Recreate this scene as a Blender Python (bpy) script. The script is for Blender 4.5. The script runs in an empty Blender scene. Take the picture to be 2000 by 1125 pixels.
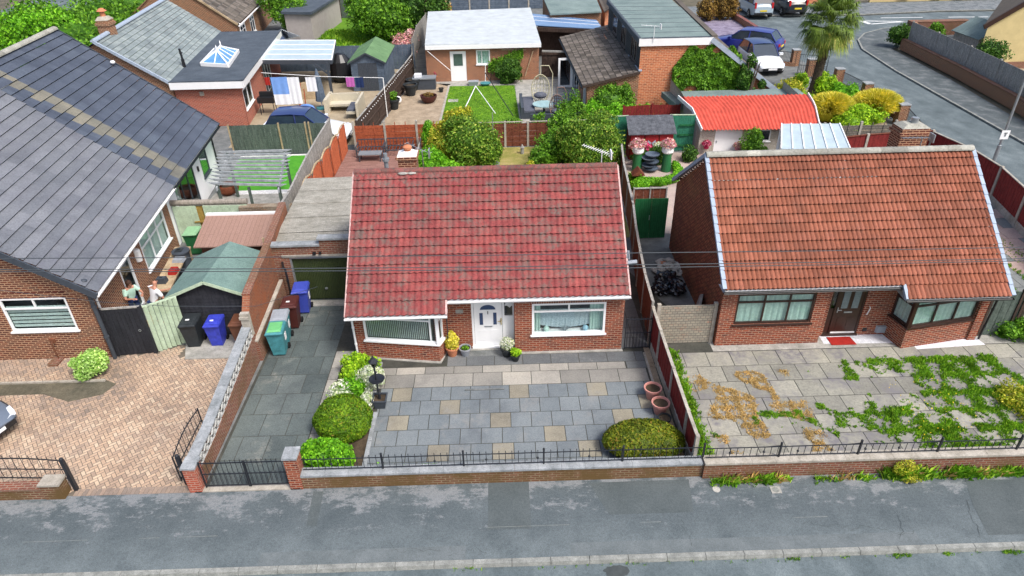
import bpy, math, random
import numpy as np
from mathutils import Vector, Matrix, noise as mnoise
random.seed(7); rng=np.random.default_rng(7)
SC=bpy.context.scene; COL=SC.collection; PI=math.pi
# ---------------- camera (calibrated on the photograph) ----------------
FPX=1320.5; PITCH,ROLL,YAW=[math.radians(v) for v in (32.146,1.194,-0.767)]
CAM=np.array([0,0,13.9])
def _rot():
    cy,sy=math.cos(YAW),math.sin(YAW)
    f=np.array([-sy*math.cos(PITCH),cy*math.cos(PITCH),-math.sin(PITCH)])
    r0=np.array([cy,sy,0.]); d0=np.cross(f,r0)
    return np.array([math.cos(ROLL)*r0+math.sin(ROLL)*d0,-math.sin(ROLL)*r0+math.cos(ROLL)*d0,f])
RM=_rot()
cam=bpy.data.cameras.new('camera'); cam.lens=36*FPX/2000; cam.sensor_width=36; cam.clip_end=600; cam.clip_start=.1
camo=bpy.data.objects.new('camera',cam); COL.objects.link(camo)
m=Matrix.Identity(4)
for i in range(3):
    m[i][0]=RM[0][i]; m[i][1]=-RM[1][i]; m[i][2]=-RM[2][i]; m[i][3]=CAM[i]
camo.matrix_world=m; SC.camera=camo
def ray(x,y): return RM.T@np.array([(x-1000)/FPX,(y-562.5)/FPX,1.])
def G(x,y,z=0.):
    d=ray(x,y); return Vector(CAM+d*((z-CAM[2])/d[2]))
def V(x,y,Y):
    d=ray(x,y); return Vector(CAM+d*((Y-CAM[1])/d[1]))
def WX(x,y,X):
    d=ray(x,y); return Vector(CAM+d*((X-CAM[0])/d[0]))
def PL(x,y,p,n):
    d=ray(x,y); n=np.array(n,float); return Vector(CAM+d*(np.dot(np.array(p)-CAM,n)/np.dot(n,d)))
# ---------------- sky, sun, exposure ----------------
SUN_EL,SUN_AZ=math.radians(54),math.radians(135)
w=bpy.data.worlds.new("World"); SC.world=w; w.use_nodes=True
nt=w.node_tree; sky=nt.nodes.new('ShaderNodeTexSky'); sky.sky_type='NISHITA'; sky.sun_disc=False
sky.sun_elevation=SUN_EL; sky.sun_rotation=SUN_AZ; sky.dust_density=5; sky.air_density=1.0; sky.ozone_density=1.0
bg=nt.nodes['Background']; bg.inputs[1].default_value=.105
nt.links.new(sky.outputs[0],bg.inputs[0])
sl=bpy.data.lights.new('sun','SUN'); sl.energy=1.45; sl.angle=math.radians(14); sl.color=(1,.975,.94)
so=bpy.data.objects.new('sun',sl); COL.objects.link(so); so.location=(0,0,40)
sdir=Vector((math.sin(SUN_AZ)*math.cos(SUN_EL),math.cos(SUN_AZ)*math.cos(SUN_EL),math.sin(SUN_EL)))
so.rotation_euler=(-sdir).to_track_quat('-Z','Y').to_euler()
vs=SC.view_settings; vs.view_transform='Standard'; vs.look='None'; vs.exposure=1.06; vs.gamma=1
# ---------------- materials ----------------
def L(h):
    if isinstance(h,str):
        c=[int(h[i:i+2],16)/255 for i in (0,2,4)]
        return tuple([(v/12.92 if v<=.04045 else ((v+.055)/1.055)**2.4) for v in c])+(1,)
    return tuple(h)+(1,) if len(h)==3 else tuple(h)
MATS={}
class NT:
    def __init__(s,name,rough=.8,spec=.3):
        s.m=bpy.data.materials.new(name); s.m.use_nodes=True; s.t=s.m.node_tree; s.b=s.t.nodes['Principled BSDF']
        s.b.inputs['Roughness'].default_value=rough; s.b.inputs['Specular IOR Level'].default_value=spec
    def n(s,k,**kw):
        x=s.t.nodes.new('ShaderNode'+k)
        for a,b in kw.items(): setattr(x,a,b)
        return x
    def l(s,a,b): s.t.links.new(a,b)
    def pos(s):
        return s.n('NewGeometry').outputs['Position']
    def noise(s,scale,detail=4,rough=.6,vec=None,st=None):
        x=s.n('TexNoise'); x.inputs['Scale'].default_value=scale; x.inputs['Detail'].default_value=detail; x.inputs['Roughness'].default_value=rough
        v=vec or s.pos()
        if st:
            mp=s.n('Mapping'); mp.inputs['Scale'].default_value=st; s.l(v,mp.inputs[0]); v=mp.outputs[0]
        s.l(v,x.inputs['Vector']); return x.outputs['Fac']
    def ramp(s,fac,stops,mode='LINEAR'):
        r=s.n('ValToRGB'); r.color_ramp.interpolation=mode; e=r.color_ramp.elements
        while len(e)<len(stops): e.new(.5)
        for i,(p,c) in enumerate(stops): e[i].position=p; e[i].color=L(c)
        s.l(fac,r.inputs[0]); return r.outputs[0]
    def mix(s,f,a,b,mode='MIX'):
        x=s.n('Mix',data_type='RGBA',blend_type=mode)
        for inp,v in ((x.inputs[0],f),(x.inputs[6],a),(x.inputs[7],b)):
            if hasattr(v,'links') : s.l(v,inp)
            elif isinstance(v,(int,float)): inp.default_value=v
            else: inp.default_value=L(v)
        return x.outputs[2]
    def rnd(s):
        x=s.n('Attribute'); x.attribute_name='rnd'; return x.outputs['Fac']
    def uv(s): return s.n('UVMap',uv_map='UVMap').outputs[0]
    def bump(s,h,st=.3,d=.01):
        x=s.n('Bump'); x.inputs['Strength'].default_value=st; x.inputs['Distance'].default_value=d
        s.l(h,x.inputs['Height']); s.l(x.outputs[0],s.b.inputs['Normal'])
    def out(s,c): s.l(c,s.b.inputs['Base Color']); return s.m
def plain(name,c,rough=.6,spec=.4,var=.18,scale=6,metal=0):
    """a paint or plastic with faint uneven wear"""
    k=NT(name,rough,spec); c=np.array(L(c)[:3]); f=k.noise(scale,5,.7)
    k.b.inputs['Metallic'].default_value=metal
    a=tuple(c*(1-var)); b=tuple(np.minimum(c*(1+var),.9))
    k.out(k.ramp(f,[(.3,a),(.7,b)])); return k.m
def speck(name,stops,s1=2.,s2=60.,rough=.9,bump=.3,amt=.35,st=None):
    """mineral surface: broad stains plus fine grain"""
    k=NT(name,rough,.25); a=k.ramp(k.noise(s1,6,.65,st=st),stops)
    g=k.ramp(k.noise(s2,2,.8),[(.25,(.35,.35,.35)),(.5,(1,1,1)),(.8,(1.5,1.5,1.5))])
    a=k.mix(.6,a,k.ramp(k.noise(s2*.28,5,.85),[(.35,(.72,.72,.72)),(.5,(1,1,1)),(.7,(1.25,1.25,1.25))]),'MULTIPLY')
    k.bump(k.noise(s2,2,.8),bump,.01)
    return k.out(k.mix(amt,a,g,'MULTIPLY'))
def tint(name,stops,s2=25,amt=.4,rough=.85,spec=.3,stain=None,s3=1.2):
    """colour per face from the rnd attribute, with grain and optional stains"""
    k=NT(name,rough,spec); a=k.ramp(k.rnd(),stops)
    g=k.ramp(k.noise(s2,5,.8),[(.3,(.42,.42,.42)),(.52,(1,1,1)),(.8,(1.4,1.4,1.4))])
    c=k.mix(amt,a,g,'MULTIPLY')
    c=k.mix(.8,c,k.ramp(k.noise(.55,8,.75),[(.36,(.72,.72,.74)),(.5,(1,1,1)),(.66,(1.2,1.19,1.16))]),'MULTIPLY')
    if stain:
        f=k.ramp(k.noise(s3,6,.7),[(stain[1],(0,0,0)),(stain[2],(1,1,1))]); f=k.mix(1,f,k.ramp(k.noise(s3*5,4,.8),[(.42,(.15,.15,.15)),(.56,(1,1,1))]),'MULTIPLY')
        c=k.mix(f,c,stain[0])
    k.bump(k.noise(s2*2,3,.7),.25,.008); return k.out(c)
def brick(name,c1,c2,mort,c3=None,bw=.225,bh=.078,ms=.014,stain=None,vert=False):
    k=NT(name,.9,.2); uv=k.uv()
    if vert:
        mp=k.n('Mapping'); mp.inputs['Rotation'].default_value=(0,0,PI/2); k.l(uv,mp.inputs[0]); uv=mp.outputs[0]
    b=k.n('TexBrick'); k.l(uv,b.inputs['Vector'])
    for a,v in (('Scale',1),('Brick Width',bw),('Row Height',bh),('Mortar Size',ms),('Mortar Smooth',.15),('Bias',0)): b.inputs[a].default_value=v
    b.inputs['Color1'].default_value=L(c1); b.inputs['Color2'].default_value=L(c2); b.inputs['Mortar'].default_value=L(mort)
    c=b.outputs['Color']
    # whole bricks of a third colour: noise snapped by the brick cell size
    f=k.ramp(k.noise(1.1,5,.8,vec=uv,st=(2.2,6.7,1)),[(.55,(0,0,0)),(.62,(1,1,1))])
    if c3:
        x=k.n('Math',operation='SUBTRACT'); x.inputs[0].default_value=1; k.l(b.outputs['Fac'],x.inputs[1])
        y=k.n('Math',operation='MULTIPLY'); k.l(f,y.inputs[0]); k.l(x.outputs[0],y.inputs[1])
        c=k.mix(y.outputs[0],c,c3)
    g=k.ramp(k.noise(18,4,.8),[(.3,(.65,.65,.65)),(.6,(1.1,1.1,1.1))]); c=k.mix(.6,c,g,'MULTIPLY')
    if stain:
        s=k.ramp(k.noise(stain[1],5,.7),[(stain[2],(0,0,0)),(stain[3],(1,1,1))]); c=k.mix(s,c,stain[0])
    bm=k.n('Math',operation='SUBTRACT'); bm.inputs[0].default_value=1; k.l(b.outputs['Fac'],bm.inputs[1])
    k.bump(bm.outputs[0],.5,.01); return k.out(c)
def leafm(name,stops,rough=.55,s=2.2,dark=.5):
    k=NT(name,rough,.25); a=k.ramp(k.rnd(),stops)
    g=k.ramp(k.noise(s,4,.7),[(.36,(1-dark,1-dark*.9,1-dark)),(.5,(.95,.95,.9)),(.66,(1.4,1.3,1.1))]); c=k.mix(.85,a,g,'MULTIPLY'); k.out(c)
    t=k.n('BsdfTranslucent'); k.l(c,t.inputs[0]); mx=k.n('MixShader'); mx.inputs[0].default_value=.22
    k.l(k.b.outputs[0],mx.inputs[1]); k.l(t.outputs[0],mx.inputs[2]); k.l(mx.outputs[0],k.t.nodes['Material Output'].inputs[0]); return k.m
def glassm(name,tintc=(.93,.97,.97),refl=.02):
    k=NT(name); t=k.n('BsdfTransparent'); t.inputs[0].default_value=L(tintc)
    g=k.n('BsdfGlossy'); g.inputs['Roughness'].default_value=.03; g.inputs[0].default_value=(.9,.95,1,1)
    lw=k.n('LayerWeight'); lw.inputs[0].default_value=.5; pw_=k.n('Math',operation='POWER'); pw_.inputs[1].default_value=4; k.l(lw.outputs['Facing'],pw_.inputs[0])
    ad=k.n('Math',operation='MULTIPLY_ADD'); ad.inputs[1].default_value=.5; ad.inputs[2].default_value=refl+.03; k.l(pw_.outputs[0],ad.inputs[0])
    mx=k.n('MixShader'); k.l(ad.outputs[0],mx.inputs[0]); k.l(t.outputs[0],mx.inputs[1]); k.l(g.outputs[0],mx.inputs[2])
    k.l(mx.outputs[0],k.t.nodes['Material Output'].inputs[0]); return k.m
# ---------------- mesh builder ----------------
class MB:
    def __init__(s,T=None): s.v=[]; s.f=[]; s.r=[]; s.mi=[]; s.T=T; s.m=0; s.sm=False; s.rn=.5; s.N=0; s.chunks=[]
    def av(s,pts):
        a=np.array([tuple(p) for p in pts],float).reshape(-1,3)
        if s.T is not None:
            M=np.array(s.T); a=a@M[:3,:3].T+M[:3,3]
        i=s.N; s.chunks.append(a); s.N+=len(a); return i
    def face(s,idx,r=None): s.f.append(tuple(idx)); s.r.append(s.rn if r is None else r); s.mi.append(s.m)
    def poly(s,pts,r=None):
        i=s.av(pts); s.face(range(i,i+len(pts)),r); return s
    def box(s,x0,x1,y0,y1,z0,z1,r=None):
        i=s.av([(x,y,z) for z in (z0,z1) for x,y in ((x0,y0),(x1,y0),(x1,y1),(x0,y1))])
        for q in ((3,2,1,0),(4,5,6,7),(0,1,5,4),(1,2,6,5),(2,3,7,6),(3,0,4,7)): s.face([i+k for k in q],r)
        return s
    def hexa(s,b,t,r=None):
        """bottom quad b, top quad t (same order, ccw from above)"""
        i=s.av(list(b)+list(t))
        for q in ((3,2,1,0),(4,5,6,7),(0,1,5,4),(1,2,6,5),(2,3,7,6),(3,0,4,7)): s.face([i+k for k in q],r)
        return s
    def beam(s,p,q,w,h=None,up=(0,0,1),r=None):
        """box along p-q, width w sideways, height h; centred"""
        h=h or w; p=Vector(p);q=Vector(q); d=(q-p).normalized(); up=Vector(up)
        if abs(d.dot(up))>.99: up=Vector((0,1,0))
        x=d.cross(up).normalized(); y=x.cross(d)
        i=s.av([c+x*a*w/2+y*b*h/2 for c in (p,q) for a,b in ((-1,-1),(1,-1),(1,1),(-1,1))])
        for k in ((0,1,2,3),(7,6,5,4),(4,5,1,0),(5,6,2,1),(6,7,3,2),(7,4,0,3)): s.face([i+j for j in k],r)
        return s
    def tube(s,pts,r,n=8,cap=True,rr=None):
        pts=[Vector(p) for p in pts]; rs=r if isinstance(r,(list,tuple)) else [r]*len(pts); rings=[]
        up=Vector((0,0,1)) if abs((pts[1]-pts[0]).normalized().z)<.9 else Vector((1,0,0))
        for k,p in enumerate(pts):
            d=(pts[min(k+1,len(pts)-1)]-pts[max(k-1,0)]).normalized(); x=d.cross(up).normalized(); y=x.cross(d).normalized(); up=y if k else up
            if k==0: up=y
            rings.append(s.av([p+(x*math.cos(a)+y*math.sin(a))*rs[k] for a in [2*PI*j/n for j in range(n)]]))
        for a,b in zip(rings,rings[1:]):
            for j in range(n): s.face((a+j,a+(j+1)%n,b+(j+1)%n,b+j),rr)
        if cap: s.face([rings[0]+n-1-j for j in range(n)],rr); s.face([rings[-1]+j for j in range(n)],rr)
        return s
    def lathe(s,prof,c=(0,0,0),n=20,cap=True,sq=None,rr=None):
        c=Vector(c); rings=[]
        for r,z in prof:
            if sq: rings.append(s.av([c+Vector((r*a,r*b*sq,z)) for a,b in ((-1,-1),(1,-1),(1,1),(-1,1))]))
            else: rings.append(s.av([c+Vector((r*math.cos(2*PI*j/n),r*math.sin(2*PI*j/n),z)) for j in range(n)]))
        k=4 if sq else n
        for a,b in zip(rings,rings[1:]):
            for j in range(k): s.face((a+j,a+(j+1)%k,b+(j+1)%k,b+j),rr)
        if cap: s.face([rings[0]+k-1-j for j in range(k)],rr); s.face([rings[-1]+j for j in range(k)],rr)
        return s
    def prism(s,poly,z0,z1,r=None):
        n=len(poly); i=s.av([(p[0],p[1],z0) for p in poly]+[(p[0],p[1],z1) for p in poly])
        s.face([i+n-1-k for k in range(n)],r); s.face([i+n+k for k in range(n)],r)
        for k in range(n): s.face((i+k,i+(k+1)%n,i+n+(k+1)%n,i+n+k),r)
        return s
    def extr(s,pts,d,r=None):
        """planar polygon extruded by vector d"""
        d=Vector(d); n=len(pts); pts=[Vector(p) for p in pts]; i=s.av(pts+[p+d for p in pts])
        s.face([i+n-1-k for k in range(n)],r); s.face([i+n+k for k in range(n)],r)
        for k in range(n): s.face((i+k,i+(k+1)%n,i+n+(k+1)%n,i+n+k),r)
        return s
    def grid(s,P,rn=None,flip=False):
        P=np.asarray(P,float); a,b=P.shape[:2]; i=s.av(P.reshape(-1,3))
        for y in range(a-1):
            for x in range(b-1):
                q=(i+y*b+x,i+y*b+x+1,i+(y+1)*b+x+1,i+(y+1)*b+x)
                s.face(q[::-1] if flip else q,None if rn is None else rn[y][x])
        return s
    def ball(s,c,r,n=10,sc=(1,1,1),rr=None):
        pr=[(max(.001,math.sin(PI*k/n))*r,-math.cos(PI*k/n)*r) for k in range(n+1)]; c=Vector(c); rings=[]
        for a,z in pr: rings.append(s.av([c+Vector((a*math.cos(2*PI*j/(2*n))*sc[0],a*math.sin(2*PI*j/(2*n))*sc[1],z*sc[2])) for j in range(2*n)]))
        for p,q in zip(rings,rings[1:]):
            for j in range(2*n): s.face((p+j,p+(j+1)%(2*n),q+(j+1)%(2*n),q+j),rr)
        return s
    def leaves(s,P,Nn,size,asp=1.6,rnv=None,jit=.9):
        """numpy rhombus leaves at points P with normals Nn"""
        n=len(P); sz=size*(.6+.8*rng.random(n))[:,None]
        d=Nn+jit*rng.normal(size=(n,3)); d/=np.linalg.norm(d,axis=1)[:,None]
        t=np.cross(d,rng.normal(size=(n,3))); t/=np.linalg.norm(t,axis=1)[:,None]; b=np.cross(d,t)
        A=np.stack([P-t*sz*asp/2,P-b*sz/2+d*sz*.12,P+t*sz*asp/2,P+b*sz/2+d*sz*.12],1)
        i=s.N; s.chunks.append(A.reshape(-1,3)); s.N+=4*n
        rv=rng.random(n) if rnv is None else rnv
        s.f+= [(i+4*k,i+4*k+1,i+4*k+2,i+4*k+3) for k in range(n)]; s.r+=list(rv); s.mi+=[s.m]*n; return s
    def build(s,name,mat,parent=None,loc=None,smooth=False,label=None,angle=None,free=False):
        me=bpy.data.meshes.new(name); V_=np.concatenate(s.chunks) if s.chunks else np.zeros((0,3))
        off=np.array(loc if loc is not None else (0,0,0),float)
        if parent is not None and not free: off=off+np.array(WLOC.get(parent.name,(0,0,0)))
        V_=V_-off
        lens=np.array([len(f) for f in s.f]); idx=np.fromiter((i for f in s.f for i in f),int)
        me.vertices.add(len(V_)); me.vertices.foreach_set('co',V_.ravel().astype(np.float32))
        me.loops.add(len(idx)); me.loops.foreach_set('vertex_index',idx)
        me.polygons.add(len(lens)); st=np.concatenate([[0],np.cumsum(lens)[:-1]]); me.polygons.foreach_set('loop_start',st); me.polygons.foreach_set('loop_total',lens)
        me.polygons.foreach_set('material_index',np.array(s.mi)); me.update(calc_edges=True)
        me.polygons.foreach_set('use_smooth',np.full(len(lens),bool(smooth)))
        at=me.attributes.new('rnd','FLOAT','FACE'); at.data.foreach_set('value',np.array(s.r,dtype=np.float32))
        # uv in metres: u along the horizontal of each face, v up it
        nr=np.zeros(len(lens)*3); me.polygons.foreach_get('normal',nr); nr=nr.reshape(-1,3)
        hz=np.hypot(nr[:,0],nr[:,1]); t=np.stack([-nr[:,1],nr[:,0],0*hz],1); flat=hz<.15
        t[flat]=(1,0,0); t/=np.maximum(np.linalg.norm(t,axis=1)[:,None],1e-6); b=np.cross(nr,t)
        b[flat]=(0,1,0)
        li=np.repeat(np.arange(len(lens)),lens); co=(V_+off)[idx]
        uv=np.stack([(co*t[li]).sum(1),(co*b[li]).sum(1)],1); ul=me.uv_layers.new(name='UVMap'); ul.data.foreach_set('uv',uv.ravel().astype(np.float32))
        me.validate()
        for mm in (mat if isinstance(mat,(list,tuple)) else [mat]): me.materials.append(mm)
        o=bpy.data.objects.new(name,me); COL.objects.link(o)
        o.location=tuple(loc) if loc is not None else (0,0,0); o.parent=parent
        pw=WLOC.get(parent.name,(0,0,0)) if parent is not None and not free else (0,0,0)
        WLOC[o.name]=tuple(np.array(pw)+np.array(loc if loc is not None else (0,0,0)))
        if label: o['label']=label
        if angle and smooth:
            try: me.set_sharp_from_angle(angle=math.radians(angle))
            except Exception: pass
        return o
WLOC={}
def tag(o,label,cat,group=None,kind=None):
    if label: o['label']=label
    if cat: o['category']=cat
    if group: o['group']=group
    if kind: o['kind']=kind
    return o
def thing(name,label,cat,loc,group=None):
    o=bpy.data.objects.new(name,None); COL.objects.link(o); o.location=tuple(loc); o.empty_display_size=.3
    WLOC[o.name]=tuple(loc); return tag(o,label,cat,group)
def single(mb,name,mat,loc,label,cat,group=None,smooth=False,kind=None,angle=None):
    return tag(mb.build(name,mat,None,loc=loc,smooth=smooth,angle=angle),label,cat,group,kind)
def struct(mb,name,mat,smooth=False):
    o=mb.build(name,mat,smooth=smooth); o['kind']='structure'; return o
def dup(root,loc,rz=0,label=None,group=None,name=None,sc=None):
    def cp(o,par):
        c=o.copy(); COL.objects.link(c); c.parent=par
        for ch in list(o.children): cp(ch,c)
        return c
    r=cp(root,None); r.location=tuple(loc); r.rotation_euler=(0,0,rz)
    if sc: r.scale=sc
    if label: r['label']=label
    if group: r['group']=group
    return r
# walls with real openings; o lower-left corner seen from outside, u direction, n outward normal
def wall(mb,o,u,Lh,H,holes=(),n=None,rev=.1):
    o=Vector(o);u=Vector(u).normalized(); n=Vector(n) if n is not None else Vector((u.y,-u.x,0)); zz=Vector((0,0,1))
    xs=sorted({0,Lh,*[h[0] for h in holes],*[h[1] for h in holes]}); zs=sorted({0,H,*[h[2] for h in holes],*[h[3] for h in holes]})
    for a,b in zip(xs,xs[1:]):
        for c,d in zip(zs,zs[1:]):
            if any(h[0]<(a+b)/2<h[1] and h[2]<(c+d)/2<h[3] for h in holes): continue
            mb.poly([o+u*a+zz*c,o+u*b+zz*c,o+u*b+zz*d,o+u*a+zz*d])
    for x0,x1,z0,z1 in holes:
        P=[o+u*x0+zz*z0,o+u*x1+zz*z0,o+u*x1+zz*z1,o+u*x0+zz*z1]
        for k in range(4):
            a,b=P[k],P[(k+1)%4]; mb.poly([b,a,a-n*rev,b-n*rev])
def window(par,o,u,x0,x1,z0,z1,mf,mg,cols=(),tr=None,n=None,fr=.06,set_=.03,sill=True,mback=None,back=.12,name='window',sillm=None,trcols=None,label=None,mull=.05):
    """frame bars, panes (sub-parts), sill and what hangs behind the glass"""
    o=Vector(o);u=Vector(u).normalized(); n=Vector(n) if n is not None else Vector((u.y,-u.x,0)); zz=Vector((0,0,1)); w_,h_=x1-x0,z1-z0
    T=Matrix([[u.x,zz.x,n.x,0],[u.y,zz.y,n.y,0],[u.z,zz.z,n.z,0],[0,0,0,1]]); p=o+u*x0+zz*z0; T.translation=p
    f=MB(T); d0,d1=-set_-.06,-set_
    f.box(0,w_,0,fr,d0,d1).box(0,w_,h_-fr,h_,d0,d1).box(0,fr,fr,h_-fr,d0,d1).box(w_-fr,w_,fr,h_-fr,d0,d1)
    tz=None
    if tr: tz=h_*tr; f.box(fr,w_-fr,tz-mull/2,tz+mull/2,d0,d1+.003)
    tc=cols if trcols is None else trcols
    for c in cols: f.box(w_*c-mull/2,w_*c+mull/2,fr,(tz-mull/2) if tz else h_-fr,d0,d1-.002)
    if tz:
        for c in tc: f.box(w_*c-mull/2,w_*c+mull/2,tz+mull/2,h_-fr,d0,d1-.002)
    fo=f.build(name,mf,par,label=label)
    def panes(cs,za,zb):
        e=[fr/w_]+list(cs)+[1-fr/w_]
        for a,b in zip(e,e[1:]):
            q=MB(T); q.box(w_*a+.02,w_*b-.02,za+.015,zb-.015,(d0+d1)/2-.006,(d0+d1)/2+.006); q.build('pane',mg,fo)
    if tz: panes(cols,fr,tz-mull/2); panes(tc,tz+mull/2,h_-fr)
    else: panes(cols,fr,h_-fr)
    if sill:
        q=MB(T); q.box(-.05,w_+.05,-.05,-.002,-.1,.07); q.build('sill',sillm or mf,fo)
    if mback:
        q=MB(T); k=40; xs=np.linspace(.0,w_,k); P=np.array([[(x,zq,-set_-back+.015*math.sin(x*34)+.008*math.sin(x*91)) for x in xs] for zq in (0.0,h_)]); q.grid(P); q.build('curtain' if mback!=M['room'] else 'room_shade',mback,fo)
    return fo
def roofpatch(mb,e0,e1,r0,r1,nc,prof,seg,lip=.02,tilew=None,rfun=None,thick=.03,scal=1.1):
    e0,e1,r0,r1=[np.array(p,float) for p in (e0,e1,r0,r1)]
    nn=np.cross(e1-e0,r0-e0); nn/=np.linalg.norm(nn)
    if nn[2]<0: nn=-nn
    Lw=np.linalg.norm(e1-e0); us=np.linspace(0,1,seg+1); hs=np.array([prof(x*Lw) for x in us]); tw=tilew or .3
    for j in range(nc):
        va,vb=j/nc,(j+1)/nc; off=0
        A=[];B=[];A2=[];D=[];Cc=[]
        for x,h in zip(us,hs):
            lo,hi=e0*(1-x)+e1*x,r0*(1-x)+r1*x; b=lo*(1-va)+hi*va; t=lo*(1-vb)+hi*vb; up=(t-b)*.2; b=b-up/np.linalg.norm(up)*h*scal
            A.append(b+nn*(h+lip)); B.append(t+nn*h); A2.append(b+nn*(h+lip-.012)); D.append(b+up+nn*(h+.01)); Cc.append(b+nn*((h-.002) if j else h-thick))
        rv=[]
        for k in range(seg):
            ti=int((us[k]+.5/seg)*Lw/tw+ (.5 if j%2 else 0)); rr=((math.sin(ti*12.9898+j*78.233)*43758.5453)%1)
            if rfun: 
                c=(A[k]+B[k])/2; rr=rfun(rr,c,j,ti)
            rv.append(rr)
        mb.grid([A,B],[rv]); mb.grid([A2,A],[[x*.6 for x in rv]])  # lip and underside get lower tones: gap shade put into the colour
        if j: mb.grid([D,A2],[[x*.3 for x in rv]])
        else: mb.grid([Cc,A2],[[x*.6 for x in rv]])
def blob_pts(blobs,n,nz=.3,freq=1.1,shell=.42,flat=None,gap=None):
    """points through the outer layer of lumpy blobs"""
    vol=np.array([b[3]*b[4]*b[5] for b in blobs])**(2/3); cnt=np.maximum(1,(n*vol/vol.sum()).astype(int)); P=[];Nn=[]
    for b,c in zip(blobs,cnt):
        d=rng.normal(size=(c,3)); d/=np.linalg.norm(d,axis=1)[:,None]; R=np.array(b[3:6]); cen=np.array(b[:3])
        k=1-shell*rng.random(c)**1.6
        lump=np.array([mnoise.noise(Vector(cen+x*R)*freq*1.7)+.5*mnoise.noise(Vector(cen+x*R)*freq*4) for x in d])
        k=k*(1+nz*lump*1.6); p=cen+d*R*k[:,None]; nn=d/R; nn/=np.linalg.norm(nn,axis=1)[:,None]
        keep=p[:,2]>.02
        for b2 in blobs:
            if b2 is not b: keep&=(((p-np.array(b2[:3]))/np.array(b2[3:6]))**2).sum(1)>.5
        P.append(p[keep]);Nn.append(nn[keep])
    return np.concatenate(P),np.concatenate(Nn)
def blobcore(mb,blobs,sc=.72,n=7,r=.12):
    for b in blobs:
        nv=n; rings=[]
        for k in range(nv+1):
            th=PI*k/nv; ring=[]
            for j in range(2*nv):
                ph=PI*j/nv; d=np.array([max(.001,math.sin(th))*math.cos(ph),max(.001,math.sin(th))*math.sin(ph),-math.cos(th)])
                p=np.array(b[:3])+d*np.array(b[3:6])*sc*(1+.18*mnoise.noise(Vector(d*2.3+np.array(b[:3])))); p[2]=max(p[2],.0); ring.append(p)
            rings.append(mb.av(ring))
        for p,q in zip(rings,rings[1:]):
            for j in range(2*nv): mb.face((p+j,p+(j+1)%(2*nv),q+(j+1)%(2*nv),q+j),r)
def lumps(blobs):
    out=list(blobs)
    for b in blobs:
        if min(b[3:6])<.38: continue
        for _ in range(9):
            d=rng.normal(size=3); d[2]=d[2]*.8+.15; d/=np.linalg.norm(d); q=np.array(b[:3])+d*np.array(b[3:6])*.78; r=.28+.2*rng.random(); out.append((q[0],q[1],max(q[2],.1),b[3]*r,b[4]*r,b[5]*r))
    return out
def bush(name,label,cat,mat,blobs,n,size,group=None,stem=None,core=.72,asp=1.6,nz=.3,extra=None,parent=None,jit=.9,freq=1.1,shell=.42,matcore=None):
    loc=(np.mean([b[0] for b in blobs]),np.mean([b[1] for b in blobs]),0)
    core0=blobs; blobs=lumps(blobs) if cat in('shrub','tree') or name=='hedge' else blobs
    mb=MB(); P,Nn=blob_pts(blobs,int(n*1.25),nz,freq,shell); k_=int(len(P)*.03); P[:k_]+=Nn[:k_]*size*2.2*rng.random((k_,1)); mb.leaves(P,Nn,size*.92,asp,jit=jit)
    if core: blobcore(mb,core0,core*.92)
    if stem is None:
        if parent is not None: return mb.build('foliage',mat,parent)
        return single(mb,name,mat,loc,label,cat,group)
    t=thing(name,label,cat,loc,group); mb.build('crown',mat,t)
    st=MB(); zt=max(b[2] for b in blobs)
    for k in range(stem[1]):
        a=rng.random()*6.28; e=(loc[0]+math.cos(a)*stem[2],loc[1]+math.sin(a)*stem[2],zt)
        st.tube([(loc[0]+.05*math.cos(a),loc[1]+.05*math.sin(a),0),(loc[0]+math.cos(a)*stem[2]*.3,loc[1]+math.sin(a)*stem[2]*.3,zt*.5),e],[stem[0],stem[0]*.7,stem[0]*.25],6)
    st.build('trunk',M['bark'],t); return t
M={}
M['road']=speck('road_asphalt',[(.3,(.075,.098,.107)),(.5,(.108,.136,.147)),(.72,(.165,.2,.212))],.9,45,.85,.25,.6,(1,.6,1))
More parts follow.
